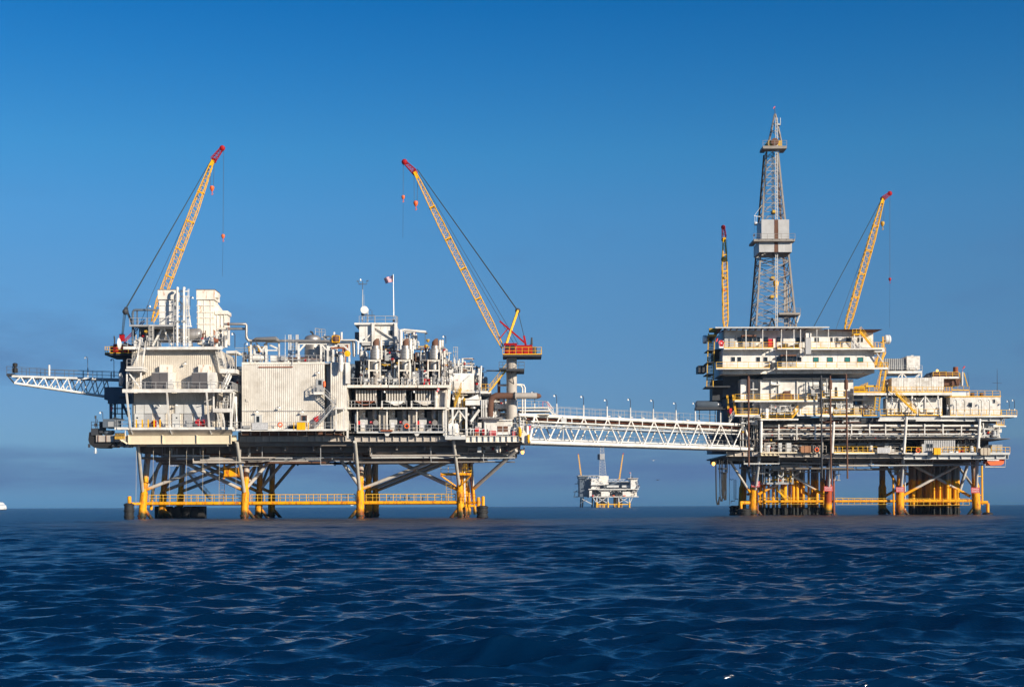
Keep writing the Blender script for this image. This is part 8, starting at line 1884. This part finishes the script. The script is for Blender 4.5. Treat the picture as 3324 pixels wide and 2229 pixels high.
fb('derrick_cladding',877,222,985,348,3,16,'galv');fb('derrick_cladding',832,225,876,350,6,16,'navy');fb('derrick_base',865,712,1025,850,2.5,3,'rustwhite')  # left cladding is the shaded navy copy of the front
for p,q,j in (((455,700),(395,235),(388,220)),((1310,790),(1392,235),(1402,205))):
 for s in (-10,10):part('boom_chord',G().bar(v.P(p[0]+s,p[1],5),v.P(q[0]+s*.6,q[1],5),.42),M['yellow'],t)
 n=10
 for k in range(n):part('boom_lacing',G().bar(v.P(p[0]+(q[0]-p[0])*k/n-10,p[1]+(q[1]-p[1])*k/n,5),v.P(p[0]+(q[0]-p[0])*(k+1)/n+8,p[1]+(q[1]-p[1])*(k+1)/n,5),.3),M['yellow'],t)
 part('boom_tip',G().bar(v.P(*q,5),v.P(*j,5),.9),M['red'],t);part('crane_house',G().vb(v,p[0]-45,p[1]-15,p[0]+5,p[1]+20,4,12),M['brown'],t)
part('flagpole',G().bar(v.P(1566,765,2),v.P(1566,630,2),.35),M['white'],t);part('flag',G().vb(v,1538,635,1564,660,2,2.4),M['flagred'],t);part('dome',G().ball(v.P(1595,745,6),.8,8),M['dark'],t)
pp=[(330,880,440,890),(300,1060,430,1070),(300,1170,430,1185)]
for x0,y0,x1,y1 in pp:fb('side_platform',x0,y0,x1,y1,10,30,'navy')  # side platforms get navy as their shade colour
part('side_platform_frame',G().bar(v.P(305,1170,12),v.P(325,1060,12),.5).bar(v.P(325,1060,12),v.P(380,1040,12),.5).bar(v.P(375,880,12),v.P(375,810,12),.4),M['navy'],t)
for k in range(150):
 x,y=rg.choice(((rg.uniform(700,900),rg.uniform(1050,1165)),(rg.uniform(1100,1390),rg.uniform(1040,1165)),(rg.uniform(1600,1740),rg.uniform(1020,1160)),(rg.uniform(860,1060),rg.uniform(850,1000)),(rg.uniform(1700,1745),rg.uniform(830,1000)),(rg.uniform(675,960),rg.uniform(780,1000))));part('pipe',G().bar(v.P(x,y,-1),v.P(x+rg.uniform(-40,40),y+rg.uniform(-40,40),-1),rg.uniform(.2,.6)),M[rg.choice(['white','dark','pale','dark','grey','brown'])],t)
def bird(p,s,label,body,wing,flap):
 t=thing('seabird',label,'bird',p);p=Vector(p);part('body',G().lathe(p+Vector((-.22*s,0,0)),[(.01,0),(.05*s,.06*s),(.08*s,.2*s),(.04*s,.36*s),(.005,.5*s)],8,'x'),M[body],t,True)
 for sg in (-1,1):
  a_,b_,c_=p+Vector((0,0,.04*s)),p+Vector((sg*.35*s,.1*s,flap[0]*s)),p+Vector((sg*.75*s,-.05*s,flap[1]*s));w=Vector((0,.16*s,0));h=Vector((0,0,.02*s))
  part('wing',G().add([tuple(q) for q in (a_-w,b_-w*.9,c_,b_+w*.7,a_+w,a_-w+h,b_-w*.9+h,c_+h,b_+w*.7+h,a_+w+h)],[(4,3,2,1,0),(5,6,7,8,9),(0,1,6,5),(1,2,7,6),(2,3,8,7),(3,4,9,8)]),M[wing],t)
bird(at(2121,1494,150),.42,'pale gull gliding above right of the distant platform','lamp','grey',(.16,.3));bird(at(2135,1557,130),.42,'dark seabird with drooping wings right of the distant platform','dark','dark',(.10,-.28))
t=thing('motor_boat','white motor boat cut off by the left edge of the picture','boat',at(-40,1656,600));b=View(0,1560,11.2,600)
part('hull',G().vprism(b,[(-1000,1040),(120,1035),(138,990),(105,880),(-1000,885)],-1.5,2),M['lamp'],t);part('cabin',G().vprism(b,[(-700,870),(92,862),(50,800),(0,775),(-600,760)],-1.2,1.6),M['lamp'],t);part('keel',G().vprism(b,[(-1000,1075),(110,1058),(122,1036),(-1000,1041)],-1.4,1.9),M['dark'],t);part('window_band',G().vb(b,-600,800,-60,835,-1.25,-1.21),M['glass'],t)
b=View(760,1400,5.085,1100);solo('distant_boat',G().vprism(b,[(1915,1192),(1968,1192),(1958,1222),(1928,1222)],0,5).vb(b,1930,1178,1950,1191,1,4),M['lamp'],'tiny white boat on the horizon behind the third leg of left platform','boat')
for i,(x,y) in enumerate(((391,1010),(625,1010),(690,1008),(898,1022))):p=B3.P(x,y+18,-.4);solo('cormorant',G().lathe(p,[(.06,0),(.13,.12),(.12,.3),(.05,.42),(.05,.5),(.01,.56)],7).tube(p+Vector((0,0,.5)),p+Vector((.14,0,.53)),.03,.01,5),M['dark'],f'{ORD[i]} dark cormorant from the left perched on the right yellow beam of left platform','bird','cormorants on the yellow beam',True)
g=G().box(-1400,1400,-60,1750,-6,104)
hz=bpy.data.objects.new('haze',mesh('haze',g,None));COL.objects.link(hz);hz['kind']='stuff'
m=bpy.data.materials.new('thin_sea_haze');m.use_nodes= True;m.node_tree.nodes.clear()
vo=m.node_tree.nodes.new('ShaderNodeVolumePrincipled');vo.inputs['Color'].default_value=(.5,.72,.98,1);vo.inputs['Density'].default_value=.00005
mo=m.node_tree.nodes.new('ShaderNodeOutputMaterial');m.node_tree.links.new(vo.outputs[0],mo.inputs['Volume']);hz.data.materials.append(m)
